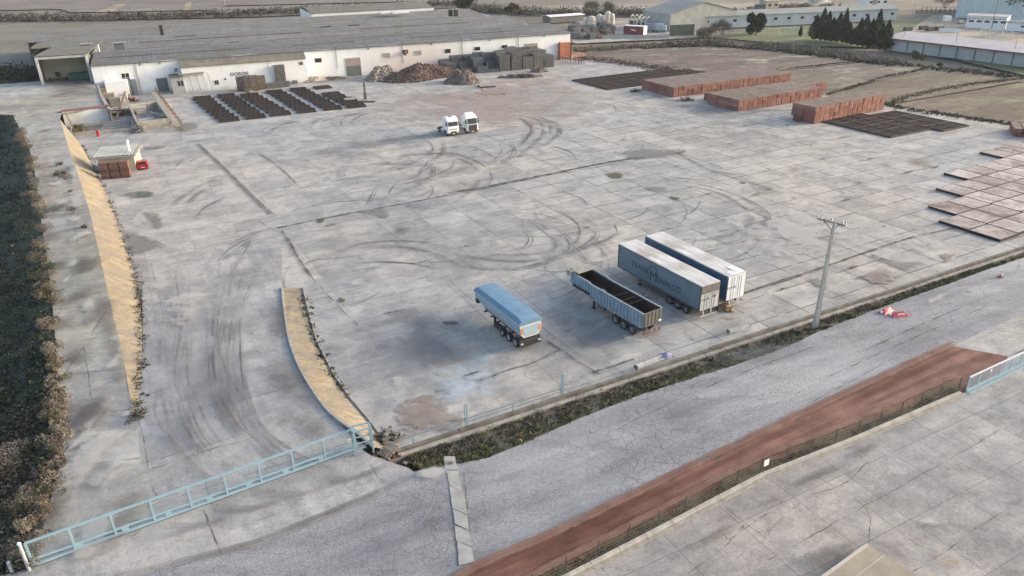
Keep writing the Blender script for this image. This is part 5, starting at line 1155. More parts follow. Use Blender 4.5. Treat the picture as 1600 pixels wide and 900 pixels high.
# ================================================================= WORKS CORNER
M_BASIN = mat('basin_concrete', (.44,.40,.33), (.28,.26,.22), 1.0, .9, bump=.3); M_RUSTY = mat('rusty_iron', (.22,.135,.09), (.14,.09,.065), 3, .9)
def basin(corners, h, label, floor, extra=None):
    P = [at(*c)[:2] for c in corners]; t = empty('settling_basin', (*P[0], 0), 0, label, 'basin'); L_ = [p-P[0] for p in P]; b = MB()
    for i in range(4): a, c = L_[i], L_[(i+1)%4]; b.bar((*a, h/2), (*c, h/2), .35, h+.02*i)
    b.build('basin_wall', M_BASIN, t); b = MB(); b.poly([(*p, .12) for p in L_]); b.build('basin_floor', floor, t)
    if extra: extra(t, L_)
M_SLUDGE = mat('grey_sludge', (.20,.215,.22), (.11,.115,.115), .6, .4); M_WATERD = mat('dark_slurry', (.065,.075,.078), (.13,.135,.13), .5, .35)
def ex1(t, L_):
    for k in range(3):
        b = MB(); a, c = lerp(L_[0], L_[3], .25+.22*k), lerp(L_[1], L_[2], .25+.22*k); b.bar((*lerp(a, c, .45+.05*k), .5), (*lerp(a, c, .95), .5), .8, .25); b.build('grey_slab', mat('slab_grey', (.27,.28,.28), (.2,.2,.2), 1.5, .8), t)
basin([(112,213),(210,204),(206,192),(111,200)], .7, 'dark slurry basin with grey slabs between the white wall and the hut', M_WATERD, ex1)
def ex2(t, L_):
    b = MB(); a, c = lerp(L_[0], L_[3], .35), lerp(L_[1], L_[2], .35); b.bar((*lerp(a, c, .1), .6), (*lerp(a, c, .6), .6), 2.0, .5); b.build('sludge_bed', mat('pale_sludge', (.38,.39,.38), (.3,.31,.31), 1, .7), t)
    b = MB(); b.bar((*lerp(L_[1], L_[2], .2), 1.2), (*lerp(L_[0], L_[2], .55), 1.3), .6, .35); b.bar((*lerp(L_[1], L_[2], .55), 1.2), (*lerp(L_[0], L_[2], .7), .8), .25, .6); b.build('scraper_arm', M_STEEL, t)
basin([(217,204),(268,198),(248,170),(205,176)], 1.9, 'tan walled basin of grey sludge beside a rusty walkway', M_SLUDGE, ex2)
a, c = at(240, 150)[:2], at(280, 205)[:2]; l = float(np.linalg.norm(c-a)); t = empty('rusty_walkway', (*a, 0), math.atan2(*(c-a)[1::-1]), 'rusty post and rail walkway running down beside the sludge basin', 'walkway')
b = MB(); b.box(0, -.6, 1.0, l, .6, 1.15); b.build('deck', M_BASIN, t)
for x in np.linspace(.3, l-.3, 11):
    b = MB(); b.box(x-.12, .62, 0, x+.12, .86, 2.3); b.build('post', M_RUSTY, t)
b = MB(); b.bar((0,.74,2.2), (l,.74,2.2), .1, .1); b.bar((0,.74,1.6), (l,.74,1.6), .08, .08); b.build('rail', M_RUSTY, t)
def crate(px, py, w, d, h, label, m, name='crate', z=0, lid=None):
    t = empty(name, at(px, py, z), BA, label, name.replace('_', ' ')); b = MB(); b.box(-w/2, -d/2, 0, w/2, d/2, h)
    for x in (-w/2, w/2-.12): b.box(x-.02, -d/2-.05, 0, x+.14, -d/2-.001, h)
    b.build('body', m, t); b = MB(); b.box(-w/2-.08, -d/2-.08, h, w/2+.08, d/2+.08, h+.12); b.build('lid', lid or m, t); return t
M_CRT = mat('tan_crate', (.30,.26,.20), (.22,.19,.15), 1.5, .9); M_CRG = mat('grey_crate', (.29,.28,.25), (.2,.195,.175), 1.5, .9)
crate(161, 154, 2.6, 2.4, 2.6, 'brown grey crate close to the loading bay wall', M_CRT); crate(174, 164, 2.4, 2.2, 2.7, 'tall tan crate in front of the white lean-to block', M_CRT); crate(182, 166, 2.4, 2.0, 2.0, 'low grey crate beside the tall tan crate', M_CRG)
crate(194.5, 160, 1.9, 1.8, 2.2, 'white box on the deck by the rust red scrap', mat('white_box', (.62,.61,.58), (.5,.49,.46), 1.5, .8), 'storage_box'); crate(222, 178, 2.0, 1.6, 1.5, 'pale concrete box on the rim of the sludge basin', mat('pale_box', (.48,.46,.42), (.38,.36,.33), 1.5, .9), 'storage_box')
def junk(px, py, n_, sx, sy, h, label, m, name, cat, lng=.9):
    q = at(px, py); b = MB()
    for i in range(n_):
        x, y = random.gauss(0, sx/2.4), random.gauss(0, sy/2.4); hh = h*max(.1, 1-math.hypot(x/sx, y/sy)*.8)*random.random(); l_ = random.uniform(.4, 1.4)*lng
        d = v2(random.uniform(0, 3.14))*l_; b.bar((q[0]+x-d[0], q[1]+y-d[1], hh+.1), (q[0]+x+d[0], q[1]+y+d[1], max(.1, hh+random.uniform(-.5,.5))), random.uniform(.08,.3), random.uniform(.08,.25), random.randint(0, len(m)-1))
    tag(b.build(name, m), label, cat)
junk(205, 158, 60, 2.2, 1.4, 1.6, 'rust red tangle of scrap iron in front of the louvred doors', [mat('red_scrap', (.22,.06,.05), (.14,.05,.04), 3), M_RUSTY, M_CRG], 'scrap_heap', 'scrap')
junk(188, 180, 70, 3.4, 2.2, 1.7, 'rusty iron frames and broken timber behind the slurry basin', [M_RUSTY, M_CRT, M_STEEL], 'scrap_heap', 'scrap', 1.2); junk(226, 165, 50, 3.6, 1.2, .7, 'scattered planks and debris on the deck above the sludge basin', [M_CRT, M_RUSTY, M_STEEL], 'scrap_heap', 'scrap')
junk(216, 206, 40, 1.2, 1.6, 1.6, 'grey ironwork heap between the two basins', [M_STEEL, M_CRG], 'scrap_heap', 'scrap'); 
a, c = at(183, 190)[:2], at(199, 158)[:2]; l = float(np.linalg.norm(c-a)); t = empty('conveyor', (*a, 0), math.atan2(*(c-a)[1::-1]), 'narrow rusty inclined conveyor between crates and basin', 'conveyor'); b = MB(); b.bar((0,0,.6), (l,0,2.4), .45, .15); b.build('belt', M_RUSTY, t)
for f in (.25, .6, .95): b = MB(); b.bar((l*f,-.3,0), (l*f,-.3,.6+1.8*f), .12, .12); b.bar((l*f,.3,0), (l*f,.3,.6+1.8*f), .12, .12); b.build('leg', M_RUSTY, t)
t = empty('deck', at(196, 172), BA, 'flat tan concrete deck behind the sludge basin', 'deck'); b = MB(); b.box(-1, -1.8, 0, 10, 1.8, .7); b.build('deck', mat('deck_tan', (.42,.375,.32), (.34,.305,.26), .8, .9), t)
for px_, py_, h, ti, lb in ((118,208,5.0,.9,'thin leaning dark pole in the weeds under the coped wall'),(283,203,2.0,.1,'short rusty post at the corner of the rusty walkway')):
    q = at(px_, py_); b = MB(); b.cyl(q, q+np.array([-ti*.9, -ti*.4, h]), .12, .07, 8); tag(b.build('iron_pole', M_RUSTY), lb, 'pole')
q = at(154, 213); b = MB(); b.cyl(q, q+[0,0,1.2], .28, .28, 10); b.cyl(q+[0,0,1.2], q+[0,0,1.35], .35, .3, 10); tag(b.build('hydrant', M_RED), 'small red hydrant on the rim of the slurry basin', 'hydrant')

# ---- hut with brick pallets
h0 = at(203.5, 267)[:2]; HA = R(20)
hl = at(196.5, 280)[:2]; ang = math.atan2(*(at(200.5, 276)[:2]-at(159, 279.5)[:2])[1::-1])
n = NT('pale_corrugated'); src = n.obj(); w = n.new('ShaderNodeTexWave', wave_type='BANDS', bands_direction='X'); n.set(w.inputs['Vector'], src); w.inputs['Scale'].default_value = .75
M_CORR = n.fin(n.mix(n.rng(w.outputs['Fac'], .25, .7), (.27,.285,.275), n.mix(n.noise(.8, 5, .6, src), (.46,.49,.47), (.58,.61,.585))), .6)  # shading of the corrugation put into the colour as darker stripes
t = empty('boiler_hut', (*at(160.5, 272)[:2], 0), ang, 'small tan hut with pale corrugated flat roof and bent flue pipe', 'hut')
b = MB(); b.box(-.3, .3, 0, 5.5, 5.6, 2.75); b.build('wall', mat('hut_wall', (.50,.45,.37), (.40,.36,.29), 1.0, .9), t)
b = MB(); b.hexa([(-.9,-.6,2.75),(6.0,-.6,2.75),(6.0,6.0,3.05),(-.9,6.0,3.05),(-.9,-.6,2.95),(6.0,-.6,2.95),(6.0,6.0,3.25),(-.9,6.0,3.25)]); b.build('roof_edge', mat('hut_roof_edge', (.36,.35,.31), (.28,.27,.24), 1, .9), t)
b = MB(); xs = np.linspace(-.6, 5.7, 85); b.grid([[(x, y, z+.10*math.cos((x+.6)*2*math.pi/.42)) for y, z in ((-.35,3.06),(5.75,3.34))] for x in xs]); b.build('corrugated_sheet', M_CORR, t)
b = MB(); b.tube([(4.6,1.9,3.2),(4.6,1.9,4.0),(4.5,2.4,4.35),(4.2,4.2,4.5)], .26, 12); b.build('flue_pipe', M_WHITE, t)
b = MB(); b.box(5.5, 1.0, 0, 5.54, 2.0, 2.1); b.build('door', mat('hut_door', (.36,.32,.26), (.3,.27,.22), 2, .8), t)
n = NT('brown_brick'); src = n.obj(); br = n.new('ShaderNodeTexBrick'); n.set(br.inputs['Vector'], n.vec(src, sc=(1,1,1))); 
col = n.mix(n.rng(n.noise(2, 5, .6, src), .35, .65), (.135,.062,.048), (.20,.10,.078)); w = n.new('ShaderNodeTexWave', wave_type='BANDS', bands_direction='Z'); n.set(w.inputs['Vector'], src); w.inputs['Scale'].default_value = 2.2
col = n.mix(n.rng(w.outputs['Fac'], .0, .18, .55, 0), col, (.05,.03,.025)); M_BRBR = n.fin(col, .9)
base = at(158.5, 281)[:2]; bd = v2(ang)
for i in range(3):
    for k in range(2):
        q = base+bd*(.75+i*1.58); t = empty('brick_pallet', (*q, k*1.42), ang+random.uniform(-.04,.04), ('top' if k else 'bottom')+' brown brick pallet '+('beside the red car' if i == 2 else 'in the middle stack before the hut' if i == 1 else 'nearest the ochre slope'), 'brick pallet', 'brown brick pallets stacked before the hut')
        b = MB(); b.box(-.7, .0, .14, .7, 1.2, 1.36); b.build('bricks', M_BRBR, t); b = MB()
        for y in (.05,.55,1.05): b.box(-.7, y, .0, .7, y+.1, .1)
        b.box(-.72, -.02, .1, .72, 1.22, .138); b.build('base', mat('dark_timber', (.1,.1,.1)), t)
        b = MB(); b.box(-.715, -.015, .72, .715, 1.215, .76); b.build('strap', mat('tan_strap', (.34,.25,.19), (.28,.2,.15), 2, .7), t)
# ================================================================= RACKS AND TRAYS
M_DRK = mat('dark_oily_steel', (.022,.016,.014), (.042,.028,.024), 1.2, .75); M_DRK2 = mat('dark_rust_steel', (.075,.045,.036), (.045,.03,.026), 1.5, .85)
def rack_mesh(seed):
    rr = random.Random(seed); b = MB(); s = 2.06
    for a in (-s, s-.12): b.box(a, -s, 0, a+.12, s, .34, rr.choice([0,0,1])); b.box(-s+.121, a, 0, s-.121, a+.12, .32, rr.choice([0,1]))
    b.box(-s+.12, -s+.12, .04, s-.12, s-.12, .10, 0)
    for i in range(17):
        y = -s+.3+i*(2*s-.5)/16; b.box(-s+.125, y-.035, .10, s-.125, y+.035, .24+rr.uniform(-.03,.04), rr.choice([0,0,1]))
    for x in (-1.0, .05, 1.1): b.box(x-.05, -s+.125, .241, x+.05, s-.125, .31, rr.choice([0,1]))
    return b.mesh('drying_rack', [M_DRK, M_DRK2])
RM = [rack_mesh(i) for i in range(4)]
def rack(xy, rz, label, group, z=0, sc=1):
    o = link('drying_rack', random.choice(RM)); o.location = (xy[0], xy[1], z+.01); o.rotation_euler = (0,0,rz+random.uniform(-.012,.012)); o.scale = (sc, sc, 1)
    return tag(o, label, 'steel rack', group)
def z5(x, y): return at(290+x/5.161, 120+y/5.161)[:2]
cols = [((40,170),(195,160),(280,375),(450,352),8,'dark rack in the westernmost row, next to the tan sludge basin'),((232,152),(390,140),(500,350),(665,328),8,'dark rack in the second row counted from the sludge basin'),
        ((430,148),(560,138),(705,325),(870,303),7,'dark rack in the third row, before the brown pallet stacks'),((632,122),(775,105),(915,300),(1080,280),7,'dark rack in the fourth row counted from the sludge basin'),
        ((820,103),(960,88),(1125,280),(1280,258),7,'dark rack in the fifth row, before the short easternmost row'),((1085,140),(1225,125),(1315,260),(1470,240),5,'dark rack in the short easternmost row beside the machine post')]
for TL, TR, BL_, BR_, n_, lb in cols:
    a, c = (z5(*TL)+z5(*TR))/2, (z5(*BL_)+z5(*BR_))/2; L_ = np.linalg.norm(c-a); d = (c-a)/L_; ang = math.atan2(d[1], d[0])+math.pi/2
    n_ = max(3, int(round(L_/4.3)))
    for k in range(n_): rack(a+d*L_*(k+.5)/n_+v2(ang)*random.uniform(-.12,.12), ang-R(9), lb, 'dark racks in rows before the annexe', 0, L_/n_/4.1)
o = rack((z5(1030,95)+z5(1180,85))/2, YA, 'single dark rack lying alone near the factory wall', None); 
a, c = z5(1400,203)[:2], z5(1530,205)[:2]; b = MB(); b.bar((*a,.15), (*c,.15), .9, .3); tag(b.build('steel_beam', M_CHASG), 'grey steel beam lying at the end of the short rack row', 'beam')
# mid field of racks and right field
def rackfield(c00, c10, c01, nu, nv, lb, gp, skip=()):
    A, B, C = at(*c00)[:2], at(*c10)[:2], at(*c01)[:2]
    ang = math.atan2(*(B-A)[1::-1])
    for i in range(nu):
        for j in range(nv):
            if (i, j) in skip: continue
            rack(A+(B-A)*(i+.5)/nu+(C-A)*(j+.5)/nv, YA, lb, gp)
a = at(888,128)[:2]
for i in range(9):
    for j in range(4):
        q = at(949,141)[:2]+YU*(i*4.25+2.1)+YV*(j*4.25+2.1); x, y = pix((*q, .2))
        if (q-E1)@v2(R(37)) > 4: continue
        rack(q, YA, 'dark rack packed edge to edge by the northern brick block', 'dark racks beside the brick blocks')
for i in range(7):
    for j in range(4):
        q = at(1391,216)[:2]+YU*(i*4.25+2.1)+YV*(j*4.25+2.0)
        if i > 2: q = q-YV*2.2
        if i > 4 or (i == 3 and j > 3): continue
        rack(q, YA, 'dark rack in the dense field at the edge of the brown field', 'dark racks by the field edge')
# pale speckled trays stepping along the wall
n = NT('speckled_plate'); src = n.pos(); base = n.mix(n.rng(n.noise(.25, 5, .6), .38, .62), (.35,.30,.28), (.52,.475,.445)); sp = n.rng(n.noise(1.3, 7, .8), .53, .60)
base = n.mix(n.math('MULTIPLY', sp, .75), base, (.15,.11,.10)); base = n.mix(n.math('MULTIPLY', n.rng(n.noise(.22, 7, .7, n.vec(loc=(8,3,0))), .52, .64), .85), base, (.17,.105,.095)); rnd = n.new('ShaderNodeObjectInfo').outputs['Random']; base = n.mix(1.0, base, n.mix(rnd, (.70,.67,.66), (1.12,1.12,1.12)), 'MULTIPLY'); M_SPK = n.fin(base, .9)
b = MB(); b.box(-2.05, -2.05, .0, 2.05, 2.05, .12, 1); b.box(-1.97, -1.97, .121, 1.97, 1.97, .34, 0)
for s in (-1, 1): b.box(-2.06, s*2.0-.05, .0, 2.06, s*2.0+.05, .33, 1); b.box(s*2.0-.05, -1.94, .0, s*2.0+.05, 1.94, .325, 1)
TM = b.mesh('drying_tray', [M_SPK, M_DRK])
ua = R(28.5); U2, V2 = v2(ua), v2(ua+math.pi/2)
tops = [55.0, 59.4, 59.4, 63.9, 63.9, 68.2, 68.2, 68.2, 68.2, 72.6, 72.6, 72.6, 72.6]
for i, vt in enumerate(tops):
    j = 0
    while vt-4.22*(j+1) > 45.2:
        q = U2*(96.3+4.25*i+2.1)+V2*(vt-4.22*j-2.1); x, y = pix((*q, .3)); j += 1
        if x > 1660: continue
        o = link('drying_tray', TM); o.location = (q[0], q[1], .012); o.rotation_euler = (0, 0, ua+random.uniform(-.01,.01)+math.pi/2*random.randint(0,3))
        tag(o, 'pale speckled tray '+('at the stepped end of its tray row' if j == 1 else 'inside the tray field'), 'tray', 'pale speckled trays beside the yard wall')
# ================================================================= BRICK BLOCKS
n = NT('red_brick_pack'); src = n.obj(); oi = n.new('ShaderNodeObjectInfo').outputs['Random']
base = n.mix(oi, (.20,.08,.062), (.31,.15,.118)); base = n.mix(1.0, base, n.mix(n.rng(n.noise(2.5, 6, .65, src), .35, .65), (.72,.72,.72), (1.2,1.2,1.2)), 'MULTIPLY')
w = n.new('ShaderNodeTexWave', wave_type='BANDS', bands_direction='X'); n.set(w.inputs['Vector'], n.vec(src, loc=(.12,0,0))); w.inputs['Scale'].default_value = .42; w.inputs['Distortion'].default_value = .6; base = n.mix(n.rng(w.outputs['Fac'], 0, .16, .8, 0), base, (.055,.026,.02))
ge = n.new('ShaderNodeNewGeometry'); sx = n.new('ShaderNodeSeparateXYZ'); n.set(sx.inputs[0], ge.outputs['Normal'])
topc = n.mix(n.rng(n.noise(.6, 6, .7), .38, .62), (.105,.088,.072), (.20,.155,.13)); base = n.mix(n.rng(sx.outputs[2], .5, .8), base, topc); M_BRICK = n.fin(base, .92)
def pack_mesh(l, w_, h):
    b = MB(); b.box(-l/2+.05, -w_/2+.06, .035, l/2-.05, w_/2-.06, h, 0); b.box(-l/2+.12, -w_/2+.12, 0, l/2-.12, w_/2-.12, .035, 1); return b.mesh('brick_pack', [M_BRICK, M_DRK])
def block(corner, nu, nv, nz, du, dv, dzv, lab, ang, vis_top=True, stuff_from=None, hole=()):
    me = pack_mesh(du, dv, dzv); U_, V_ = v2(ang), v2(ang+math.pi/2); sb = MB()
    for i in range(nu):
        for j in range(nv):
            for k in range(nz):
                if (i, j, k) in hole: continue
                top = k == nz-1; front = i == 0; side = j == 0; back = j == nv-1 or i == nu-1
                if not (top or front or side or back): continue
                jx, jy = random.uniform(-.07,.07), random.uniform(-.05,.05)+(random.uniform(-.15,.1) if random.random() < .1 else 0)
                q = corner+U_*(du*(i+.5)+jx)+V_*(dv*(j+.5)+jy)
                if back and not (top or front or side) or (stuff_from and i >= stuff_from and not side and (j > 0)):
                    c = sb; cs, sn = math.cos(ang), math.sin(ang); c.obox((q[0], q[1], dzv*(k+.5)+.02), (du-.05, dv-.06, dzv-.05), ang); continue
                o = link('brick_pack', me); o.location = (q[0], q[1], k*dzv); o.rotation_euler = (0,0,ang+random.uniform(-.01,.01))
                where = 'top layer' if top and not front and not side else 'end face' if front else 'long flank'
                tag(o, 'red brick pack in the %s of the %s' % (where, lab), 'brick pack', 'brick packs of the '+lab)
    if sb.v: tag(sb.build('brick_mass', [M_BRICK]), 'mass of red brick packs deep in the '+lab, 'brick packs', None, 'stuff')
A1 = at(1052,152.5)[:2]; block(A1, 26, 4, 3, 1.5, 3.3, .80, 'northern brick block', YA-.03, stuff_from=3)
A2 = at(1153,174.5)[:2]; block(A2, 18, 3, 3, 1.5, 3.4, .85, 'middle brick block', YA+.0, stuff_from=12)
A3 = at(1271.5,194)[:2]; block(A3, 15, 2, 4, 1.6, 3.0, .86, 'tallest brick block', YA+.06, hole=((0,1,0),))
A4 = A2+v2(YA)*2.5+v2(YA+math.pi/2)*10.9; block(A4, 17, 1, 2, 1.5, 3.2, .85, 'low brick row by the middle block', YA, stuff_from=6)
A5 = at(1288,140)[:2]; block(A5-v2(YA)*8, 5, 2, 2, 1.7, 3.0, .9, 'short brick row at the field edge', YA)
A6 = at(1592,211)[:2]; block(A6-v2(YA)*2, 5, 2, 2, 1.5, 3.0, .75, 'small brick row beyond the speckled trays', R(-25))
junk(1073, 157, 30, 1.6, .8, .8, 'small dark heap of pallets and rags beside the northern brick block', [mat('dull_green_junk', (.10,.105,.085), (.06,.065,.055), 2), M_CRG], 'scrap_heap', 'scrap'); junk(992, 143, 14, .8, .6, 1.0, 'little grey green pallet heap at the corner of the northern brick block', [mat('dull_green_junk', (.1,.1,.1)), M_CRG], 'scrap_heap', 'scrap')
crate(1247, 189, 1.6, 1.5, 1.2, 'loose low brick stack at the corner of the tallest brick block', M_BRICK, 'brick_stack')
# ================================================================= PALLET STACKS
M_PAL = [mat('grey_pallet', (.23,.225,.215), (.10,.097,.092), 2.0, .95), mat('brown_pallet', (.22,.175,.14), (.13,.10,.08), 2.0, .95), mat('blue_grey_pallet', (.17,.185,.205), (.10,.11,.125), 2.0, .95)]
def pal_mesh(n_, w, d, m, seed):
    rr = random.Random(seed); b = MB(); z = 0
    for k in range(n_):
        ox, oy = rr.uniform(-.06,.06), rr.uniform(-.06,.06)
        for y in (-d/2, -.06, d/2-.12): b.box(-w/2+ox, y+oy, z, w/2+ox, y+.12+oy, z+.10)
        nb = 6
        for q in range(nb):
            x = -w/2+ox+q*(w-.16)/(nb-1); b.box(x, -d/2+oy, z+.101, x+.16, d/2+oy, z+.135)
        z += .15
    return b.mesh('pallet_stack', m)
PMS = {}
def pallets(xy, rz, h, w, d, mi, label, group):
    k = (round(h/.45), w, d, mi)
    if k not in PMS: PMS[k] = pal_mesh(max(2, int(k[0]*3)), w, d, M_PAL[mi], hash(k) & 255)
    o = link('pallet_stack', PMS[k]); o.location = (xy[0], xy[1], 0); o.rotation_euler = (0,0,rz+random.uniform(-.06,.06)); return tag(o, label, 'pallet stack', group)
gx0 = onw(684, 100, -2)[0]; gx1 = onw(838, 92, -2)[0]
hs = [[3.4,4.4,4.2,4.4,4.4,4.8,5.0,5.2,4.6],[3.0,3.2,4.2,4.6,4.9,5.0,5.0,5.0,4.4],[2.6,2.8,4.4,4.6,5.0,4.9,4.9,5.0,4.6],[0,1.6,4.2,2.4,5.0,5.0,4.8,4.7,4.2],[0,0,1.4,1.0,4.6,4.9,4.0,4.5,3.6]]
rown = ['against the wall in the big pallet pile','in the second rank of the big pallet pile','in the middle rank of the big pallet pile','in the fourth rank of the big pallet pile','in the front rank of the big pallet pile']
for r_, row in enumerate(hs):
    for c_, h in enumerate(row):
        if h <= 0: continue
        w = (gx1-gx0)/9; x = gx0+(c_+.5)*w+r_*.25; y = -2.6-r_*2.5
        pallets(BP(x+random.uniform(-.15,.15), y), BA+R(random.uniform(-6, 6)), h+random.uniform(-.5,.4), w-.42, 2.0, 2 if c_ in (2,3) else 0, 'grey pallet stack %s' % rown[r_], 'grey pallet stacks before the factory wall')
junk(812, 121, 90, 6.5, 1.1, 1.3, 'dark broken pallet boards strewn along the front of the pallet pile', [mat('dark_timber', (.1,.1,.1)), M_PAL[1]], 'broken_boards', 'broken boards', 1.1); junk(840, 112, 50, 2.6, 2.0, 1.5, 'grey broken boards heaped at the east end of the pallet pile', [M_PAL[0], M_PAL[1]], 'broken_boards', 'broken boards', 1.0)
for i, (px_, py_, h, w, d, mi, lb) in enumerate([(378,141,3.6,2.2,2.0,1,'leftmost'),(388,142.5,3.9,2.2,2.0,1,''),(398,142,4.0,2.2,2.0,1,''),(409,139.5,3.7,2.4,2.0,1,'')]):
    pallets(at(px_, py_)[:2], BA, h, w, d, mi, ['brown pallet stack nearest the round vent under the wall lettering','second brown pallet stack from the round vent under the lettering','third brown pallet stack, the tallest, under the lettering','brown pallet stack at the east end beside the low grey ones'][i], 'brown pallet stacks before the annexe')
pallets(at(440,132)[:2], BA, 5.2, 2.6, 2.0, 0, 'single tall dark grey pallet stack against the annexe', None)
for i, (px_, py_) in enumerate(((424,138),(434,137),(446,135))): pallets(at(px_, py_)[:2], BA, 1.5, 2.4, 1.8, 0, 'low grey pallet stack in front of the tall dark one', 'low pallet stacks before the annexe')
pallets(at(461,131)[:2], BA, 1.0, 1.4, 1.2, 0, 'tiny grey pallet stack alone by the annexe corner', None); junk(389, 146, 14, 1.0, .8, 1.6, 'loose leaning boards before the brown pallet stacks', [M_PAL[1], M_CRT], 'broken_boards', 'broken boards')
for px_, py_, h in ((849,94,1.3),(856,92.5,1.8),(861,92,1.5)): pallets(at(px_, py_)[:2], BA, h, 1.7, 1.5, 0, 'low dark pallet stack between the taupe door and the orange bricks', 'low pallet stacks by the orange bricks')
crate(866, 91, 1.6, 1.6, 3.6, 'tall blue grey cabinet beside the orange brick tower', mat('blue_cabinet', (.13,.18,.21), (.1,.14,.165), 1.5, .7), 'cabinet')
# orange brick tower and rack at the corner
M_ORG = mat('orange_brick', (.52,.20,.105), (.42,.15,.08), 3, .9); q = at(880.5, 92)[:2]; t = empty('brick_tower', (*q, 0), BA, 'tall orange brick tower in a dark steel frame at the factory corner', 'brick stack')
for k in range(4):
    for i in range(2):
        b = MB(); b.box(-1.9+i*1.95, -1.2, .05+k*1.3, -.02+i*1.95, 1.2, 1.27+k*1.3); b.build('brick_bale', M_ORG, t)
for x in (-2.1, 2.05): b = MB(); b.box(x-.12, -1.35, 0, x+.12, -1.2, 5.7); b.build('frame_post', mat('dark_red_frame', (.10,.04,.03), (.07,.03,.025), 2, .8), t)
a, c = at(876, 94)[:2], at(911, 101)[:2]; l = float(np.linalg.norm(c-a)); t = empty('roller_bench', (*a, 0), math.atan2(*(c-a)[1::-1]), 'long grey roller bench leading out from the orange brick tower', 'roller bench')
b = MB(); b.bar((0,-.5,1.0), (l,-.5,1.0), .14, .16); b.bar((0,.5,1.0), (l,.5,1.0), .14, .16); b.build('rail', M_STEEL, t)
for x in np.linspace(.3, l-.2, 9):
    b = MB(); b.bar((x,-.5,0), (x,-.5,.95), .14, .14); b.bar((x,.5,0), (x,.5,.95), .14, .14); b.bar((x,-.5,.5), (x,.5,.5), .1, .1); b.build('trestle_leg', M_STEEL, t)
# ================================================================= RUBBLE
def pile(px, py, rx, ry, h, label, mats, nchunk, size, seed, jit=.25):
    rr = np.random.default_rng(seed); q = at(px, py); b = MB(); N = 26; rows = []
    ph = rr.uniform(0, 6, 5)
    for i in range(N+1):
        r = i/N; row = []
        for k in range(40):
            a = 2*math.pi*k/39 if k < 39 else 0; e = 1+.16*math.sin(2*a+ph[0])+.10*math.sin(3*a+ph[1])+.06*math.sin(5*a+ph[2])
            z = h*max(0, 1-r**1.5)**1.15*(1+(.16*math.sin(2*a+ph[3]+r*2)+.10*math.sin(5*a+ph[4]-r*3))*min(1, r*3))*(1-.22*math.exp(-(r/.22)**2)); z += (rr.uniform(-1, 1)*jit*.35 if 0 < i < N and k < 39 else 0)
            row.append((q[0]+BU[0]*math.cos(a)*rx*r*e+BV[0]*math.sin(a)*ry*r*e, q[1]+BU[1]*math.cos(a)*rx*r*e+BV[1]*math.sin(a)*ry*r*e, max(z, -.02)))
        rows.append(row)
    b.grid(rows, 0)
    for i in range(nchunk):
        r = math.sqrt(rr.uniform(0, 1.12)); a = rr.uniform(0, 6.283); e = 1+.16*math.sin(2*a+ph[0])+.10*math.sin(3*a+ph[1])+.06*math.sin(5*a+ph[2]); z = max(0, h*max(0, 1-min(1, r)**1.5)**1.15*(1+(.16*math.sin(2*a+ph[3]+r*2)+.10*math.sin(5*a+ph[4]-r*3))*min(1, r*3))*(1-.22*math.exp(-(r/.22)**2)))
        s = size*rr.uniform(.5, 1.5); b.obox((q[0]+BU[0]*math.cos(a)*rx*r*e+BV[0]*math.sin(a)*ry*r*e, q[1]+BU[1]*math.cos(a)*rx*r*e+BV[1]*math.sin(a)*ry*r*e, z+s*.2), (s, s*rr.uniform(.4,.9), s*rr.uniform(.3,.6)), rr.uniform(0, 6), int(rr.integers(0, len(mats))), rr.uniform(-.6,.6))
    tag(b.build('rubble_pile', mats), label, 'rubble')
RB = lambda nm, a, c: mat(nm, a, c, 2.5, .95)
M_RB1 = RB('red_rubble', (.155,.092,.078), (.10,.062,.053)); M_RB2 = RB('brown_rubble', (.135,.09,.077), (.09,.062,.055)); M_RB3 = RB('grey_rubble', (.25,.22,.20), (.16,.145,.135)); M_RB4 = RB('cream_rubble', (.55,.50,.42), (.42,.36,.28)); M_RB5 = RB('tan_rubble', (.24,.185,.15), (.17,.13,.105))
pile(660, 121, 12.0, 6.2, 3.9, 'big dark red mound of broken brick at the factory wall', [M_RB2, M_RB1, M_RB2, M_RB1, M_RB5], 1900, .42, 3)
pile(599, 122, 5.6, 4.6, 3.6, 'cream and grey mound of broken tile beside the red mound', [M_RB3, M_RB4, M_RB4, M_RB5, M_RB3], 1100, .5, 4); pile(722, 128, 5.6, 4.2, 3.6, 'smaller grey mound of broken tile before the pallet pile', [M_RB3, M_RB3, M_RB5, M_RB2], 900, .42, 5)
pile(490, 127, 3.2, 1.6, 1.4, 'low whitish heap of rubble against the annexe end', [M_RB4, mat('pinkish_rubble', (.55,.44,.39), (.45,.34,.3), 2), M_RB4], 240, .4, 6); pile(520, 124, 4.4, 1.2, .7, 'thin grey rubble heap running to the olive shutter', [M_RB3, M_RB2], 220, .35, 7)

q = at(760,135)[:2]; o = link('drying_tray', TM); o.location = (q[0], q[1], .012); o.rotation_euler = (0,0,R(12)); tag(o, 'single pale tray lying alone by the grey rubble mound', 'tray')
b = MB()
for i in range(16):
    c = pxl(Z2, K, [(random.uniform(1160, 1290), random.uniform(455, 498))])[0]; d = YV*random.uniform(1.0, 2.6)+YU*random.uniform(-.6, .6); b.bar((*(c-d), .06), (*(c+d), .06), .14, .08)
tag(b.build('scattered_battens', M_RUSTY), 'thin rusty battens scattered on the ground by the lone tray', 'battens')
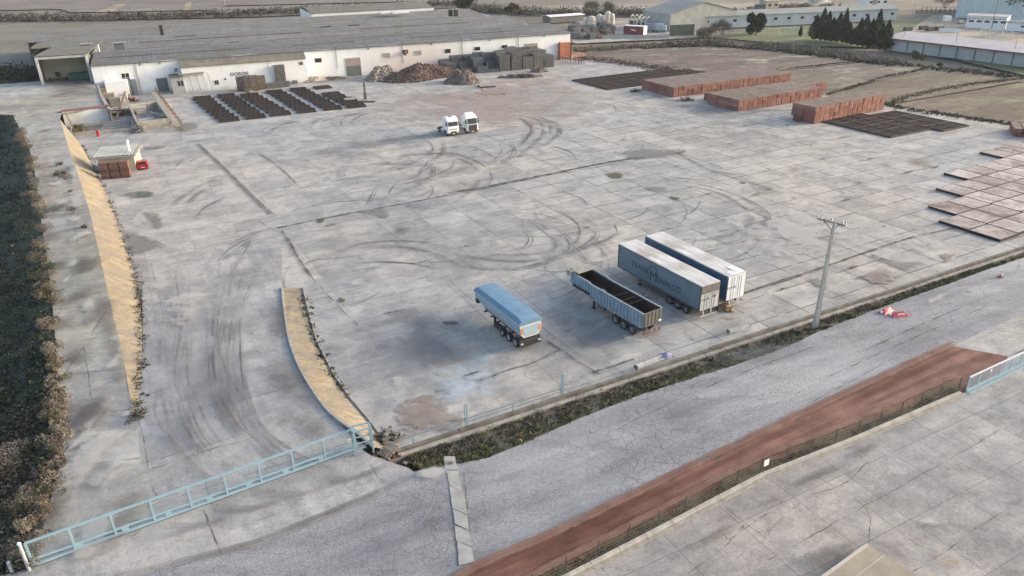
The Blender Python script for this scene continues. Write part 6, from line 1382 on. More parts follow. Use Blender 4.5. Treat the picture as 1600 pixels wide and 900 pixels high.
# machine post
q = at(571, 155); t = empty('winch_post', q, BA, 'dark upright winch post with a small motor unit at the racks', 'machine')
b = MB(); b.box(-.35, -.35, 0, .35, .35, 1.6); b.box(-.2, -.2, 1.6, .2, .2, 4.2); b.build('post', M_CHASG, t); b = MB(); b.bar((0,0,4.1), (-1.6,0,4.6), .25, .25); b.build('jib', M_STEEL, t); b = MB(); b.box(-5.2, -.6, .3, -2.2, .6, .7); b.box(-3.4, -.5, .7, -2.4, .5, 1.3); b.build('motor_unit', mat('pale_box', (.4,.4,.4)), t)
for x in (-4.8,-2.6): b = MB(); b.cyl((x,-.6,.3), (x,.6,.3), .3, None, 10); b.build('wheel', M_TYREB, t)
# pallet and rubble by the gate frame
q = at(607, 706, 1.0); t = empty('broken_pallet', q, R(-38), 'slatted wooden pallet leaning down the rubble beside the gate frame', 'pallet')
b = MB()
for i in range(7): x = -.55+i*.18; b.hexa([(x,-.6,.0),(x+.10,-.6,.0),(x+.10,.6,.45),(x,.6,.45),(x,-.6,.03),(x+.10,-.6,.03),(x+.10,.6,.48),(x,.6,.48)])
b.build('slats', M_CRT, t); b = MB()
for y, z in ((-.55,-.06),(0,.15),(.55,.36)): b.bar((-.62,y,z), (.62,y,z), .09, .1)
b.build('runner', mat('pale_timber', (.42,.37,.29), (.33,.28,.22), 2, .9), t)
junk(588, 716, 150, 1.6, .7, .35, 'reddish broken brick spilled below the gate frame', [RB('dark_red_rubble', (.20,.085,.075), (.12,.06,.055)), M_RB1, M_RB5], 'brick_rubble', 'rubble', .12); junk(607, 688, 26, .8, .7, .9, 'dark tangle of timber behind the leaning pallet', [mat('dark_timber', (.1,.1,.1)), M_STEEL], 'broken_boards', 'broken boards', .7)
# ================================================================= VEGETATION
def leafmesh(name, C, s, mats, mi, flat=0.0, asp=.6):
    """many small leaf faces at C, size s"""
    N = len(C); a = RNG.normal(size=(N,3)); a[:,2] *= (1-flat)*.8+.2; a /= np.linalg.norm(a, axis=1)[:,None]
    b = np.cross(a, RNG.normal(size=(N,3))); b /= np.linalg.norm(b, axis=1)[:,None]
    s = np.asarray(s)[:,None]*np.ones((N,1)); V = np.empty((N,4,3)); V[:,0] = C-a*s*.5; V[:,1] = C+b*s*asp*.5; V[:,2] = C+a*s*.5; V[:,3] = C-b*s*asp*.5
    return rawmesh(name, V.reshape(-1,3), np.arange(N*4).reshape(N,4), mats, mi)
def rawmesh(name, V, F, mats, mi):
    me = bpy.data.meshes.new(name); n, k = F.shape
    me.vertices.add(len(V)); me.vertices.foreach_set('co', np.ascontiguousarray(V, dtype=np.float32).ravel())
    me.loops.add(n*k); me.loops.foreach_set('vertex_index', F.astype(np.int32).ravel())
    me.polygons.add(n); me.polygons.foreach_set('loop_start', np.arange(0, n*k, k, dtype=np.int32))
    for m_ in mats: me.materials.append(m_)
    me.polygons.foreach_set('material_index', np.asarray(mi, dtype=np.int32)); me.update(calc_edges=True); return me
def blades(P, h, w, lean=.5, nb=6):
    """grass tufts: nb thin triangles at each place"""
    N = len(P); P = np.repeat(P, nb, 0)+RNG.normal(size=(N*nb,3))*np.array([.09,.09,0]); h = np.repeat(h, nb)*RNG.uniform(.5,1.1,N*nb)
    t = RNG.uniform(0, 2*np.pi, N*nb); d = np.stack([np.cos(t), np.sin(t), 0*t], 1); sd_ = np.stack([-np.sin(t), np.cos(t), 0*t], 1)*w
    V = np.empty((N*nb,3,3)); V[:,0] = P-sd_; V[:,1] = P+sd_; V[:,2] = P+d*(h*lean*RNG.uniform(.2,1.2,N*nb))[:,None]+np.array([0,0,1.])*h[:,None]
    return V.reshape(-1,3), np.arange(N*nb*3).reshape(-1,3)
def veg(name, a, b=None):
    n = NT(name); oi = n.noise(.35, 4, .6); n.fin(n.mix(n.rng(oi, .35, .65), b or tuple(x*.6 for x in a), a), .9, 0, .2); return n.mat
V_DK = veg('dark_shrub_leaf', (.030,.042,.026), (.018,.028,.019)); V_DK2 = veg('blue_green_leaf', (.040,.056,.044), (.024,.036,.030)); V_OL = veg('olive_leaf', (.12,.115,.055), (.075,.075,.038)); V_GR = veg('fresh_grass', (.15,.165,.06), (.095,.11,.045))
V_TN = veg('dry_tan_twig', (.29,.25,.195), (.20,.17,.13)); V_BR = veg('brown_dry_leaf', (.145,.118,.088), (.095,.077,.06)); V_GY = veg('grey_twig', (.20,.185,.165), (.13,.12,.105)); V_CY = veg('cypress_leaf', (.018,.036,.026), (.011,.023,.018)); V_YL = veg('yellow_grass', (.28,.25,.12), (.20,.18,.09)); V_FAR = veg('far_dark_twig', (.105,.098,.092), (.065,.062,.058)); V_BG = veg('deep_bank_green', (.034,.055,.040), (.02,.036,.028)); V_RD = veg('reed_tan', (.25,.215,.155), (.17,.15,.11))
M_BARK = mat('bark', (.11,.09,.07), (.07,.058,.047), 3, .95)
# ---- bank
bk = MB(); rows = []; BK = []
for q in PLw+[np.array(pq(-60, 175))]:
    nrm = np.array([-1.0, .05]); r = []
    for d, f in ((0,0),(.8,.04),(3,.35),(7,.8),(12,.97),(60,1.0)): p_ = q[:2]+nrm*d; r.append((p_[0], p_[1], lerp(q[2]-.03, -.58, f)))
    rows.append(r[::-1])
bk.grid(rows); struct('bank', bk, mat('bank_soil', (.05,.058,.038), (.028,.036,.026), .5, .95, bump=.5))
pl = np.array([q for q in PLw]); 
def bankz(q, d): return lerp(q[2], -.55, float(np.interp(d, (0,.8,3,7,12), (0,.04,.35,.8,.97))))
C = []; Sz = []; MI = []
for _ in range(6500):
    i = random.uniform(0, len(pl)-1.01); q = lerp(pl[int(i)], pl[int(i)+1], i-int(i)); d = random.uniform(.3, 24); x, y = q[0]-d, q[1]
    px_, py_ = pix((x, y, 0));
    if px_ < -60: continue
    h = random.uniform(.10, .38)*(1 if random.random() < .92 else 2.4); r = random.uniform(.5, 1.3); k = 20; c0 = np.array([x, y, bankz(q, d)])
    u = RNG.normal(size=(k,3)); u /= np.linalg.norm(u, axis=1)[:,None]; u[:,2] = abs(u[:,2]); C.append(c0+u*np.array([r, r, h])*RNG.uniform(.6,1.05,(k,1)))
    Sz += list(RNG.uniform(.14,.36,k)); base = random.choice([0,0,1,1,1,5,5,2]) if y > 52 else random.choice([0,2,3,3,1,4]); MI += [base if random.random() < .8 else random.randint(0, 4) for _ in range(k)]
tag(link('bank_shrubs', leafmesh('bank_shrubs', np.concatenate(C), Sz, [V_DK, V_DK2, V_OL, V_BR, V_GY, V_BG], MI)), 'dark low shrubs covering the shaded bank beside the platform', 'shrubs', None, 'stuff')
def bush(pos, r, h, mats, nl, label, group=None, name='dry_bush', sz=.16, cat='bush', lobes=6, stems=True, asp=.6, nl_=1.0):
    nl = int(nl*nl_)
    C = []; MI = []
    for k in range(lobes):
        c = np.array([random.gauss(0, r*.42), random.gauss(0, r*.42), h*random.uniform(.35,.75)]); rr = np.array([r*.55, r*.55, h*.36])*random.uniform(.7,1.15); n_ = nl//lobes
        u = RNG.normal(size=(n_,3)); u /= np.linalg.norm(u, axis=1)[:,None]; C.append(c+u*rr*RNG.uniform(.55,1.08,(n_,1))); m_ = random.randint(0, len(mats)-1); MI += [m_ if random.random() < .75 else random.randint(0, len(mats)-1) for _ in range(n_)]
    C = np.concatenate(C); C[:,2] = np.maximum(C[:,2], .03); me = leafmesh(name, C, RNG.uniform(.6,1.4,len(C))*sz, mats, MI, 0, asp)
    t = empty(name, pos, random.uniform(0, 6), label, cat, group); link('foliage', me, t)
    if stems:
        b = MB()
        for k in range(5): a = random.uniform(0, 6.28); b.cyl((0,0,-.1), (math.cos(a)*r*.5, math.sin(a)*r*.5, h*.7), .03, .012, 5)
        b.build('stem', M_BARK, t)
    return t
n_b = 0
for i in range(0, len(pl)-1):
    for rep in range(1 if i < 16 else 2):
        q = lerp(pl[i], pl[i+1], random.random())
        px_, py_ = pix(q)
        if py_ < 205 or py_ > 905: continue
        d = random.uniform(-.15, .9); s_ = 1.0 if py_ > 500 else 1.3
        bush((q[0]-d, q[1], bankz(q, max(d, 0))-.1), random.uniform(.5,.95)*s_, random.uniform(.7,1.3)*s_, random.choice([[V_TN,V_BR,V_GY],[V_GY,V_BR,V_OL],[V_BR,V_TN],[V_GY,V_TN,V_DK2]]), 420, 'dry tan bush lining the platform edge above the dark bank', 'dry bushes along the platform edge', sz=.17, asp=.3, nl_=1.8)
for px_, py_, r, h, m_, lb in ((60,870,1.3,1.3,[V_TN,V_BR],'spreading straw coloured bush by the gate post'),(30,800,1.5,1.5,[V_BR,V_TN,V_OL],'brown bush on the bank some way up from the gate post'),(62,778,1.0,1.2,[V_TN,V_BR],'straw coloured bush on the bank opposite the gate middle'),(25,720,1.4,1.4,[V_BR,V_GY],'big brown thicket on the bank above the straw bush'),(78,655,.9,1.0,[V_OL,V_GR],'yellow green bush among the dry ones by the platform'),(20,868,1.2,1.0,[V_BR,V_TN,V_GY],'brown bush behind the stubby grey post')):
    bush(at(px_, py_, .6), r, h, m_, 1700, lb, sz=.17, asp=.28)
for px_, py_, r, lb in ((96,259,.55,'first small round bush on the platform counted from the bay'),(91,275,.65,'round bush of the trio on the platform, nearest the bank'),(101,273,.6,'round bush of the trio on the platform, farthest from the camera'),(103,281,.7,'round bush of the trio on the platform, nearest the camera'),(110,301,.45,'tiny bush alone at the top of the ochre slope'),(114,334,1.0,'largest dark bush standing alone on the platform'),(132,356,.4,'small flat bush at the slope edge below the largest platform bush')):
    bush(pq(px_, py_), r, r*1.2, [V_DK, V_BR, V_GY], 420, lb, name='round_bush', sz=.13)
# ---- weeds along the slopes
C = []; MI = []; Sz = []
for line, n_, r in ((WLb, 420, .38), (Rb, 210, .26)):
    for k in range(n_):
        i = random.uniform(0, len(line)-1.01); q = lerp(np.array(line[int(i)]), np.array(line[int(i)+1]), i-int(i)); x, y = pix(q)
        if line is Rb and not (465 < y < 620): continue
        if line is WLb and y > 600 and random.random() < .6: continue
        rr = r*random.uniform(.4, 1.5); u = RNG.normal(size=(16,3)); u /= np.linalg.norm(u, axis=1)[:,None]; u[:,2] = abs(u[:,2]); q = q+np.array([random.gauss(-.15 if line is WLb else -.1, .3), random.gauss(0, .3), 0]); C.append(q+u*rr*RNG.uniform(.3,1.1,(16,1))); MI += [random.choice([0,0,1,2])]*16; Sz += list(RNG.uniform(.10,.24,16))
tag(link('slope_weeds', leafmesh('slope_weeds', np.concatenate(C), Sz, [V_DK, V_BR, V_GY], MI)), 'dark weeds growing along the foot of the ochre slopes', 'weeds', None, 'stuff')
# ---- ditch grass and roadside grass
def on_verge(t, s_):
    i = int(t); a, c = VERGE[i], VERGE[i+1]; f = t-i; ts = (0,.3,.6,.85,1); k = min(3, max(0, [j for j in range(4) if ts[j] <= s_][-1])); g = (s_-ts[k])/(ts[k+1]-ts[k])
    return lerp(lerp(np.array(a[k]), np.array(a[k+1]), g), lerp(np.array(c[k]), np.array(c[k+1]), g), f)
P = []; H = []; MI = []
for _ in range(8200):
    t = random.uniform(0, len(VERGE)-1.02); s_ = random.betavariate(1.3, .9)*.99; q = on_verge(t, s_); x, y = pix(q)
    if not (590 < x < 1640): continue
    nz = math.sin(t*2.3)+math.sin(t*5.1+s_*4)+math.sin(q[0]*1.7)
    if random.random() < .35-nz*.28: continue
    P.append(q+np.array([0,0,-.03])); green = s_ > .55
    H.append(random.uniform(.12,.36)*(1.15 if not green else 1)); MI.append(random.choice([0,0,1,1,2,4]) if green else random.choice([3,3,2,4,5,1]))
P = np.array(P); V, F = blades(P, np.array(H), .045, .8, 7)
tag(link('verge_grass', rawmesh('verge_grass', V, F, [V_GR, V_OL, V_DK, V_BR, V_YL, V_GY], np.repeat(MI, 7))), 'rough green and brown grass filling the ditch between wall and road', 'grass', None, 'stuff')
C = []; MI = []; Sz = []
for _ in range(380):
    t = random.uniform(0, len(VERGE)-1.02); s_ = random.betavariate(1.2, 1.8); q = on_verge(t, s_); x, y = pix(q)
    if not (600 < x < 1640): continue
    r = random.uniform(.15,.5); u = RNG.normal(size=(26,3)); u /= np.linalg.norm(u, axis=1)[:,None]; u[:,2] = abs(u[:,2])*.9; C.append(q+u*r*RNG.uniform(.4,1.05,(26,1))); m_ = random.choice([0,1,1,2,3,3,4]); MI += [m_ if random.random() < .8 else random.randint(0,4) for _ in range(26)]; Sz += list(RNG.uniform(.10,.2,26))
tag(link('ditch_scrub', leafmesh('ditch_scrub', np.concatenate(C), Sz, [V_OL, V_BR, V_GR, V_DK, V_GY], MI)), 'low brown and olive scrub growing against the yard wall', 'scrub', None, 'stuff')
P = []; H = []; MI = []
for _ in range(2100):
    s_ = random.uniform(0, tot); q = along(s_)+f0+fn*random.uniform(.14, .8); x, y = pix((*q, ROADZ))
    dry = abs(((s_*.31) % 3)-1.2) < .5; P.append((*q, ROADZ)); H.append(random.uniform(.10,.24)*(1.9 if dry and random.random() < .4 else 1)); MI.append(random.choice([0,1,2,2,3,5]) if not dry else random.choice([4,4,3,2]))
V, F = blades(np.array(P), np.array(H), .04, .7, 6)
tag(link('fence_grass', rawmesh('fence_grass', V, F, [V_GR, V_OL, V_YL, V_BR, V_TN, V_DK2], np.repeat(MI, 6))), 'strip of dull green grass under the wire fence along the curb', 'grass', None, 'stuff')
# ---- field ridges, reeds and hedges
def hedge(name, line, w, h, n_, mats, label, sz, z=-.05, clump=18, top=1.0):
    W = [at(x, y, z) for x, y in line]; seg = [np.linalg.norm(b_-a_) for a_, b_ in zip(W[:-1], W[1:])]; T = sum(seg); C = []; MI = []; Sz = []
    for _ in range(n_):
        s_ = random.uniform(0, T)
        for a_, b_, l in zip(W[:-1], W[1:], seg):
            if s_ <= l: break
            s_ -= l
        d = (b_-a_)/l; q = a_+d*s_+np.array([-d[1], d[0], 0])*random.gauss(0, w/2.2); r = random.uniform(.5, 1.1)*h
        if math.sin(q[0]*.21)+math.sin(q[1]*.33+1) < -1.1 and random.random() < .7: continue
        u = RNG.normal(size=(clump,3)); u /= np.linalg.norm(u, axis=1)[:,None]; u[:,2] = abs(u[:,2])*top; C.append(q+u*np.array([r*.7, r*.7, r])*RNG.uniform(.3,1.05,(clump,1))); m_ = random.randint(0, len(mats)-1); MI += [m_ if random.random() < .8 else random.randint(0, len(mats)-1) for _ in range(clump)]; Sz += list(RNG.uniform(.6,1.4,clump)*sz)
    return tag(link(name, leafmesh(name, np.concatenate(C), Sz, mats, MI, 0, .45)), label, name.split('_')[-1], None, 'stuff')
hedge('reed_hedge', [(898,80),(960,76),(1040,70),(1110,66),(1200,72),(1290,82),(1345,90),(1400,100)], 4.5, 1.6, 1400, [V_RD, V_GY, V_TN, V_BR], 'pale dry reed hedge along the far side of the waste field', .55)
hedge('dark_hedge', [(1000,75),(1110,71),(1200,78),(1290,88),(1360,98),(1450,106),(1600,122),(1680,132)], 3.0, .9, 900, [V_DK2, V_BR, V_DK, V_GY], 'dark low hedge between the fields and the pitch wall', .5)
hedge('field_reeds', [(908,90),(960,97),(1010,104),(1062,112),(1100,116)], 4.0, .9, 520, [V_RD, V_TN, V_BR, V_GY], 'tan reeds along the yard edge of the waste field', .4)
hedge('ridge_weeds', [(1062,119),(1130,117),(1220,108),(1290,101),(1345,95)], 0.7, .32, 420, [V_DK, V_BR, V_DK2, V_OL], 'thin dark weed line along the ridge of the fallow field', .25)
hedge('ridge_weeds', [(1280,151),(1330,137),(1390,118),(1440,109)], 1.0, .38, 300, [V_DK, V_BR, V_GY, V_OL], 'broken weed line between the fallow and the stubble field', .22)
hedge('ridge_weeds', [(1383,163),(1430,148),(1500,134),(1600,122)], 1.6, .36, 460, [V_RD, V_BR, V_GY, V_OL], 'dry weed line between the stubble and the brown field', .22)
hedge('edge_weeds', [(1378,162),(1420,172),(1470,178),(1520,186),(1600,196)], 2.2, .4, 420, [V_DK2, V_OL, V_BR, V_GR], 'low weeds between the dark racks and the brown field', .3)
hedge('far_thicket', [(-30,30),(150,29),(330,24),(450,19),(600,12),(740,6)], 18, 3.2, 950, [V_FAR, V_FAR, V_BR, V_DK], 'dark far thicket in a band beyond the factory roofs', 1.0, 0, 26)
hedge('far_thicket', [(740,14),(800,20),(870,22),(960,22),(1040,26)], 9, 4.2, 520, [V_FAR, V_BR, V_FAR, V_GY], 'grey brown thicket behind the cream tanks', .9, 0, 26)
hedge('west_thicket', [(-30,112),(20,116),(52,126)], 9, 3.4, 300, [V_DK2, V_DK, V_DK2, V_OL], 'dark green thicket west of the open loading bay', .8, .4, 20)
hedge('bank_reeds', [(1040,25),(1150,20),(1230,12),(1300,8)], 8, 2.2, 300, [V_GY, V_RD, V_BR], 'grey scrub behind the long warehouse', 1.2, 0, 14)
# ---- trees
def cypress(px_, py_, h, r, label):
    p_ = at(px_, py_); n_ = 2600; z = RNG.beta(1.1, 1.3, n_)*h; rr = r*np.minimum(1, np.sqrt(np.clip(z/h/.18, 0, 1)))*np.clip(1-(z/h)**2.2, .03, 1)*RNG.uniform(.5,1.12,n_); a = RNG.uniform(0, 2*np.pi, n_); rr *= 1+.22*np.sin(a*3+z*1.3)
    C = np.stack([np.cos(a)*rr, np.sin(a)*rr, z+.3], 1); t = empty('cypress_tree', p_, random.uniform(0,6), label, 'tree', 'cypresses behind the waste field')
    link('crown', leafmesh('crown', C, RNG.uniform(.35,.8,n_), [V_CY, V_DK2, V_CY], RNG.integers(0,3,n_), 0, .45), t); b = MB(); b.cyl((0,0,-.2), (0,0,h*.6), .22, .08, 8); b.build('trunk', M_BARK, t)
for i, (px_, py_, top) in enumerate([(1272,62,24),(1282,63,14),(1290,64,19),(1298,65,29),(1307,66,21),(1316,67,15),(1323,68,36),(1331,70,46),(1340,72,30),(1348,73,25),(1357,75,31),(1366,76,16),(1374,78,38),(1382,78,33)]):
    g = at(px_, py_); h = 4.0
    while pix((g[0], g[1], h))[1] > top and h < 20: h += .2
    cypress(px_, py_, h, 1.7+.5*random.random(), 'dark cypress in the %s tight cypress clump' % ('western' if i < 7 else 'eastern'))
cypress(1250, 57, 3.4, .6, 'small lone cypress on the pitch edge near the goal')
def tree(px_, py_, w, h, mats, nl, label, name='broadleaf_tree', sz=.7, trunk=.3, z=0.0, low=.3):
    p_ = at(px_, py_, z); C = []; MI = []
    t = empty(name, p_, random.uniform(0,6), label, 'tree'); b = MB(); b.cyl((0,0,-.3), (0,0,h*.45), trunk, trunk*.6, 8); 
    for k in range(12):
        a = random.uniform(0,6.28); r = w/2*random.uniform(.25,.75); c = np.array([math.cos(a)*r, math.sin(a)*r, h*random.uniform(low+.12,.85)]); b.cyl((0,0,h*random.uniform(.15,.45)), c, trunk*.35, trunk*.08, 5)
        n_ = nl//12; u = RNG.normal(size=(n_,3)); u /= np.linalg.norm(u, axis=1)[:,None]; C.append(c+u*np.array([w*.24, w*.24, h*.19])*RNG.uniform(.4,1.08,(n_,1))); m_ = random.randint(0, len(mats)-1); MI += [m_ if random.random() < .7 else random.randint(0, len(mats)-1) for _ in range(n_)]
    link('crown', leafmesh('crown', np.concatenate(C), RNG.uniform(.6,1.4,len(MI))*sz, mats, MI, 0, .6), t); b.build('trunk', M_BARK, t)
tree(1181, 54, 7.0, 8.4, [V_DK, V_CY, V_DK2], 6500, 'dense round dark evergreen tree between warehouse and field', sz=.75, low=.0)
tree(727, 22, 11, 10, [V_DK, V_CY, V_OL], 2600, 'dark evergreen tree rising behind the factory roof', sz=.9)
tree(800, 24, 7, 6, [V_OL, V_DK, V_BR], 1500, 'smaller olive green tree beyond the factory roof end', sz=.8)
tree(1592, 30, 17, 15, [V_DK, V_DK2, V_CY], 3600, 'broad dark pine spreading above the low white wing', sz=1.0, low=.35, trunk=.4)
def bare(px_, py_, w, h, label, seed, mats, z=0.0):
    rr = random.Random(seed); p_ = at(px_, py_, z); t = empty('bare_tree', p_, 0, label, 'tree'); b = MB(); tips = []
    def grow(p, d, l, r, k):
        q = p+d*l; b.cyl(p, q, r, r*.6, 5 if k else 7)
        if k >= 4: tips.append(q); return
        for _ in range(3 if k < 3 else 4):
            n_ = d+np.array([rr.gauss(0,.55)*w/h*1.4, rr.gauss(0,.55)*w/h*1.4, rr.gauss(.05,.3)]); n_ /= np.linalg.norm(n_); grow(q, n_, l*rr.uniform(.6,.8), r*.6, k+1)
    for k in range(3): d = np.array([rr.gauss(0,.35), rr.gauss(0,.35), 1]); grow(np.array([rr.gauss(0,.4), rr.gauss(0,.4), -.2]), d/np.linalg.norm(d), h*.28, .16, 0)
    b.build('trunk', M_BARK, t); T = np.array(tips); C = np.repeat(T, 7, 0)+RNG.normal(size=(len(T)*7,3))*.5; link('twigs', leafmesh('twigs', C, RNG.uniform(.5,1.3,len(C)), mats, RNG.integers(0,len(mats),len(C)), 0, .12), t)
V_TW = veg('purple_grey_twig', (.15,.125,.12), (.10,.085,.085))
bare(1128, 54, 9, 8, 'wide bare grey tree in front of the long warehouse', 5, [V_TW, V_GY]); bare(1110, 57, 5, 4.5, 'low bare bush tree beside the wide bare tree', 8, [V_TW, V_RD]); bare(1098, 58, 3.5, 3.8, 'small pale bare tree near the green net', 11, [V_RD, V_GY])
bare(1510, 20, 14, 11, 'large bare grey tree beside the pale blue hall', 21, [V_TW, V_GY]); bare(1475, 12, 14, 10, 'bare grey tree behind the electrical yard', 23, [V_TW, V_GY]); bare(925, 26, 7, 9, 'thin bare tree rising behind the cream tanks', 31, [V_GY, V_OL]); bare(952, 24, 8, 8, 'second thin bare tree behind the cream tanks', 32, [V_GY, V_TW])
for px_, py_, r, lb in ((1431,96,1.9,'larger dark shrub against the long grey pitch wall'),(1440,96,1.3,'smaller dark shrub beside the larger one at the pitch wall'),(1467,104,.9,'little shrub at a pilaster of the pitch wall')): bush(at(px_, py_), r, r*1.7, [V_DK, V_DK2, V_OL], 420, lb, name='wall_shrub', sz=.45, cat='shrub')
for px_, py_, r, lb in ((120,205,1.4,'dark ragged shrub in the hollow below the coped wall'),(128,208,1.2,'yellow green weed clump beside the slurry basin'),(137,188,.8,'small dark shrub at the foot of the white coped wall'),(152,186,1.0,'dark shrub at the coped wall foot near the crates'),(163,184,.8,'last dark shrub along the coped wall foot')): bush(at(px_, py_), r, r*1.1, [V_OL, V_GR, V_YL] if 'yellow' in lb else [V_DK, V_BR, V_DK2], 350, lb, name='weed_shrub', sz=.28, cat='shrub')

# ================================================================= BEYOND THE YARD
M_STW = mat('grey_render', (.40,.415,.43), (.31,.325,.335), .25, .9); M_STR = mat('pinkish_roof', (.53,.475,.47), (.45,.40,.395), .3, .8); M_WRED = mat('dull_red_fascia', (.20,.09,.09), (.15,.075,.075), 1, .7)
A, B = at(1382, 77)[:2], at(1660, 112)[:2]; l = float(np.linalg.norm(B-A)); ga_ = math.atan2(*(B-A)[1::-1]); t = empty('grandstand_building', (*A, 0), ga_, 'long low grey building with pilasters and pinkish flat roof beside the pitch', 'building')
b = MB(); b.box(0, 0, -.2, l, 9, 3.5); b.build('wall', M_STW, t); b = MB(); b.hexa([(-.6,-1.0,3.6),(l,-1.0,3.6),(l,10,4.9),(-.6,10,4.9),(-.6,-1.0,3.8),(l,-1.0,3.8),(l,10,5.1),(-.6,10,5.1)]); b.build('roof', M_STR, t); b = MB(); b.box(-.7, -1.1, 3.45, l, -1.0, 3.85); b.build('fascia', M_WRED, t)
for x in np.arange(2.5, l, 5.6): b = MB(); b.box(x-.15, -.25, 0, x+.15, -.002, 3.5); b.build('pilaster', M_STEEL, t)
for x in (4, 22, 40): b = MB(); b.cyl((x,3,4), (x,3,6.8), .07, None, 6); b.build('roof_post', M_STEEL, t)
M_SHW = mat('pale_blue_wall', (.47,.52,.55), (.38,.43,.46), .3, .8); M_SHR = mat('grey_green_roof', (.27,.285,.27), (.21,.225,.215), .2, .8)
def hall(p0, p1, depth, h, rise, label, wall, roof, wins=0, name='warehouse', cat='warehouse', wz=(2.2,3.2), ww=1.6):
    A, B = at(*p0)[:2], at(*p1)[:2]; l = float(np.linalg.norm(B-A)); g = math.atan2(*(B-A)[1::-1]); t = empty(name, (*A, 0), g, label, cat)
    b = MB(); b.box(0, 0, -.2, l, depth, h); 
    for x0, x1 in ((0.0,.2),(l-.2,l)): b.xprism([(.01,h),(depth-.01,h),(depth/2,h+rise-.1)], x0, x1)
    b.build('wall', wall, t); b = MB(); b.xprism([(-.5,h-.05),(-.5,h+.12),(depth/2,h+rise+.12),(depth+.5,h+.12),(depth+.5,h-.05),(depth/2,h+rise)], -.4, l+.4); b.build('roof', roof, t)
    for k in range(wins): x = l*(k+.6)/wins; b = MB(); b.box(x-ww/2, -.06, h*wz[0]/4.6, x+ww/2, -.002, h*wz[1]/4.6); b.build('window', M_DARKW, t)
    return t, l
t, l = hall((1047,47), (1400,31), 13, 4.6, 1.5, 'very long pale blue warehouse with small dark windows and grey roof', M_SHW, M_SHR, 17); b = MB(); b.box(2.5, -.07, 3.2, 4.6, -.003, 4.2); b.build('wall_panel', mat('white_panel', (.7,.7,.7), (.55,.57,.6), 2, .6), t)
hall((1003,42), (1046,49), 34, 6.5, 4.0, 'big pale shed with a wide grey green gabled roof', mat('cream_cladding', (.36,.365,.35), (.29,.295,.285), .4, .8), M_SHR, 0, 'gabled_shed', 'shed')
t, l = hall((1508,43), (1570,46), 9, 4.6, .4, 'white two storey clubhouse with two rows of dark windows', M_WHITE, M_STR, 5, 'clubhouse', 'building', (2.2,3.0), 1.8)
for k in range(9): b = MB(); x = l*(k+.6)/9.3; b.box(x-.5, -.06, 3.5, x+.5, -.002, 3.75); b.build('window', M_DARKW, t)
hall((1571,47), (1660,54), 7, 3.0, .6, 'low white wing running on from the clubhouse', M_WHITE, M_SHR, 2, 'clubhouse_wing', 'building'); hall((1353,13), (1386,12), 9, 5.0, 1.6, 'white house with dark windows beside the tall chimney', M_WHITE, M_STR, 3, 'white_house', 'house')
hall((1492,27), (1640,34), 45, 13.0, 2.0, 'tall pale blue green hall behind the clubhouse', corrug('pale_teal_cladding', (.50,.59,.61), (.44,.53,.55), 1.2, 'X', .6, None), mat('pale_teal_roof', (.5,.59,.61), (.45,.54,.56), .2, .6), 0, 'industrial_hall', 'hall')
hall((1196,18), (1215,17), 6, 5.0, .3, 'small cream block behind the long warehouse roof', mat('cream_block', (.52,.45,.33), (.42,.36,.26), .4, .8), M_STR, 2, 'cream_building', 'building'); hall((1180,18), (1195,18), 6, 3.2, .3, 'small dark grey shed next to the cream block', M_STEEL, M_SHR, 0, 'grey_shed', 'shed')
hall((860,36), (912,32), 7, 2.6, .5, 'low white roofed open shed among the pallet yard', mat('shed_dark', (.15,.15,.15), (.1,.1,.1), 1), mat('white_sheet', (.75,.76,.75)), 0, 'low_shed', 'shed')
q = at(1364, 24); b = MB(); b.cyl((0,0,0), (0,0,17), 1.1, .75, 14); t = empty('brick_chimney', q, 0, 'tall pinkish brick chimney in front of the white house', 'chimney'); b.build('shaft', mat('pink_brick', (.40,.30,.28), (.34,.25,.235), 1.5, .9), t); b = MB(); b.cyl((0,0,17), (0,0,17.5), .95, .95, 14); b.build('cap', M_STW, t)
for px_, py_, w, h, lb in ((914,39,1.9,2.9,'short cream tank at the west end of the tank row'),(924,39,3.4,3.4,'widest cream tank with a banded side'),(936,38,2.4,4.0,'slim cream tank right after the widest one'),(942.5,38,2.0,3.4,'narrow cream tank in the middle of the row'),(949,37,2.6,4.9,'tallest cream tank of the tank row'),(956,38,2.2,4.2,'pinkish tank at the east end of the row')):
    t = empty('storage_tank', at(px_, py_), 0, lb, 'tank', 'cream tanks in the pallet yard'); m_ = mat('cream_tank', (.58,.54,.47), (.48,.44,.38), 1, .7); b = MB(); b.cyl((0,0,0), (0,0,h), w/2, w/2, 18); b.build('shell', m_, t, False); b = MB(); b.cyl((0,0,h), (0,0,h+.5), w/2+.05, w*.15, 18); b.build('lid', m_, t); b = MB(); b.cyl((0,0,h*.5), (0,0,h*.5+.12), w/2+.05, None, 18); b.build('band', M_CRG, t)
RD2 = random.Random(4)
for i in range(58):
    px_, py_ = RD2.uniform(893, 960), RD2.uniform(42, 61)
    if px_ > 958 or py_ < 40: continue
    e = py_ > 50 and px_ > 925
    pallets(at(px_, py_)[:2], R(25+RD2.uniform(-8,8)), RD2.choice([1.4,1.8,2.4]), 2.6, 2.2, 1 if e else RD2.choice([0,2,0]), 'brown pallet stack in the yard below the cream tanks' if e else 'grey pallet stack in the storage yard beyond the factory end', 'brown pallet stacks below the tanks' if e else 'grey pallet stacks beyond the factory end')
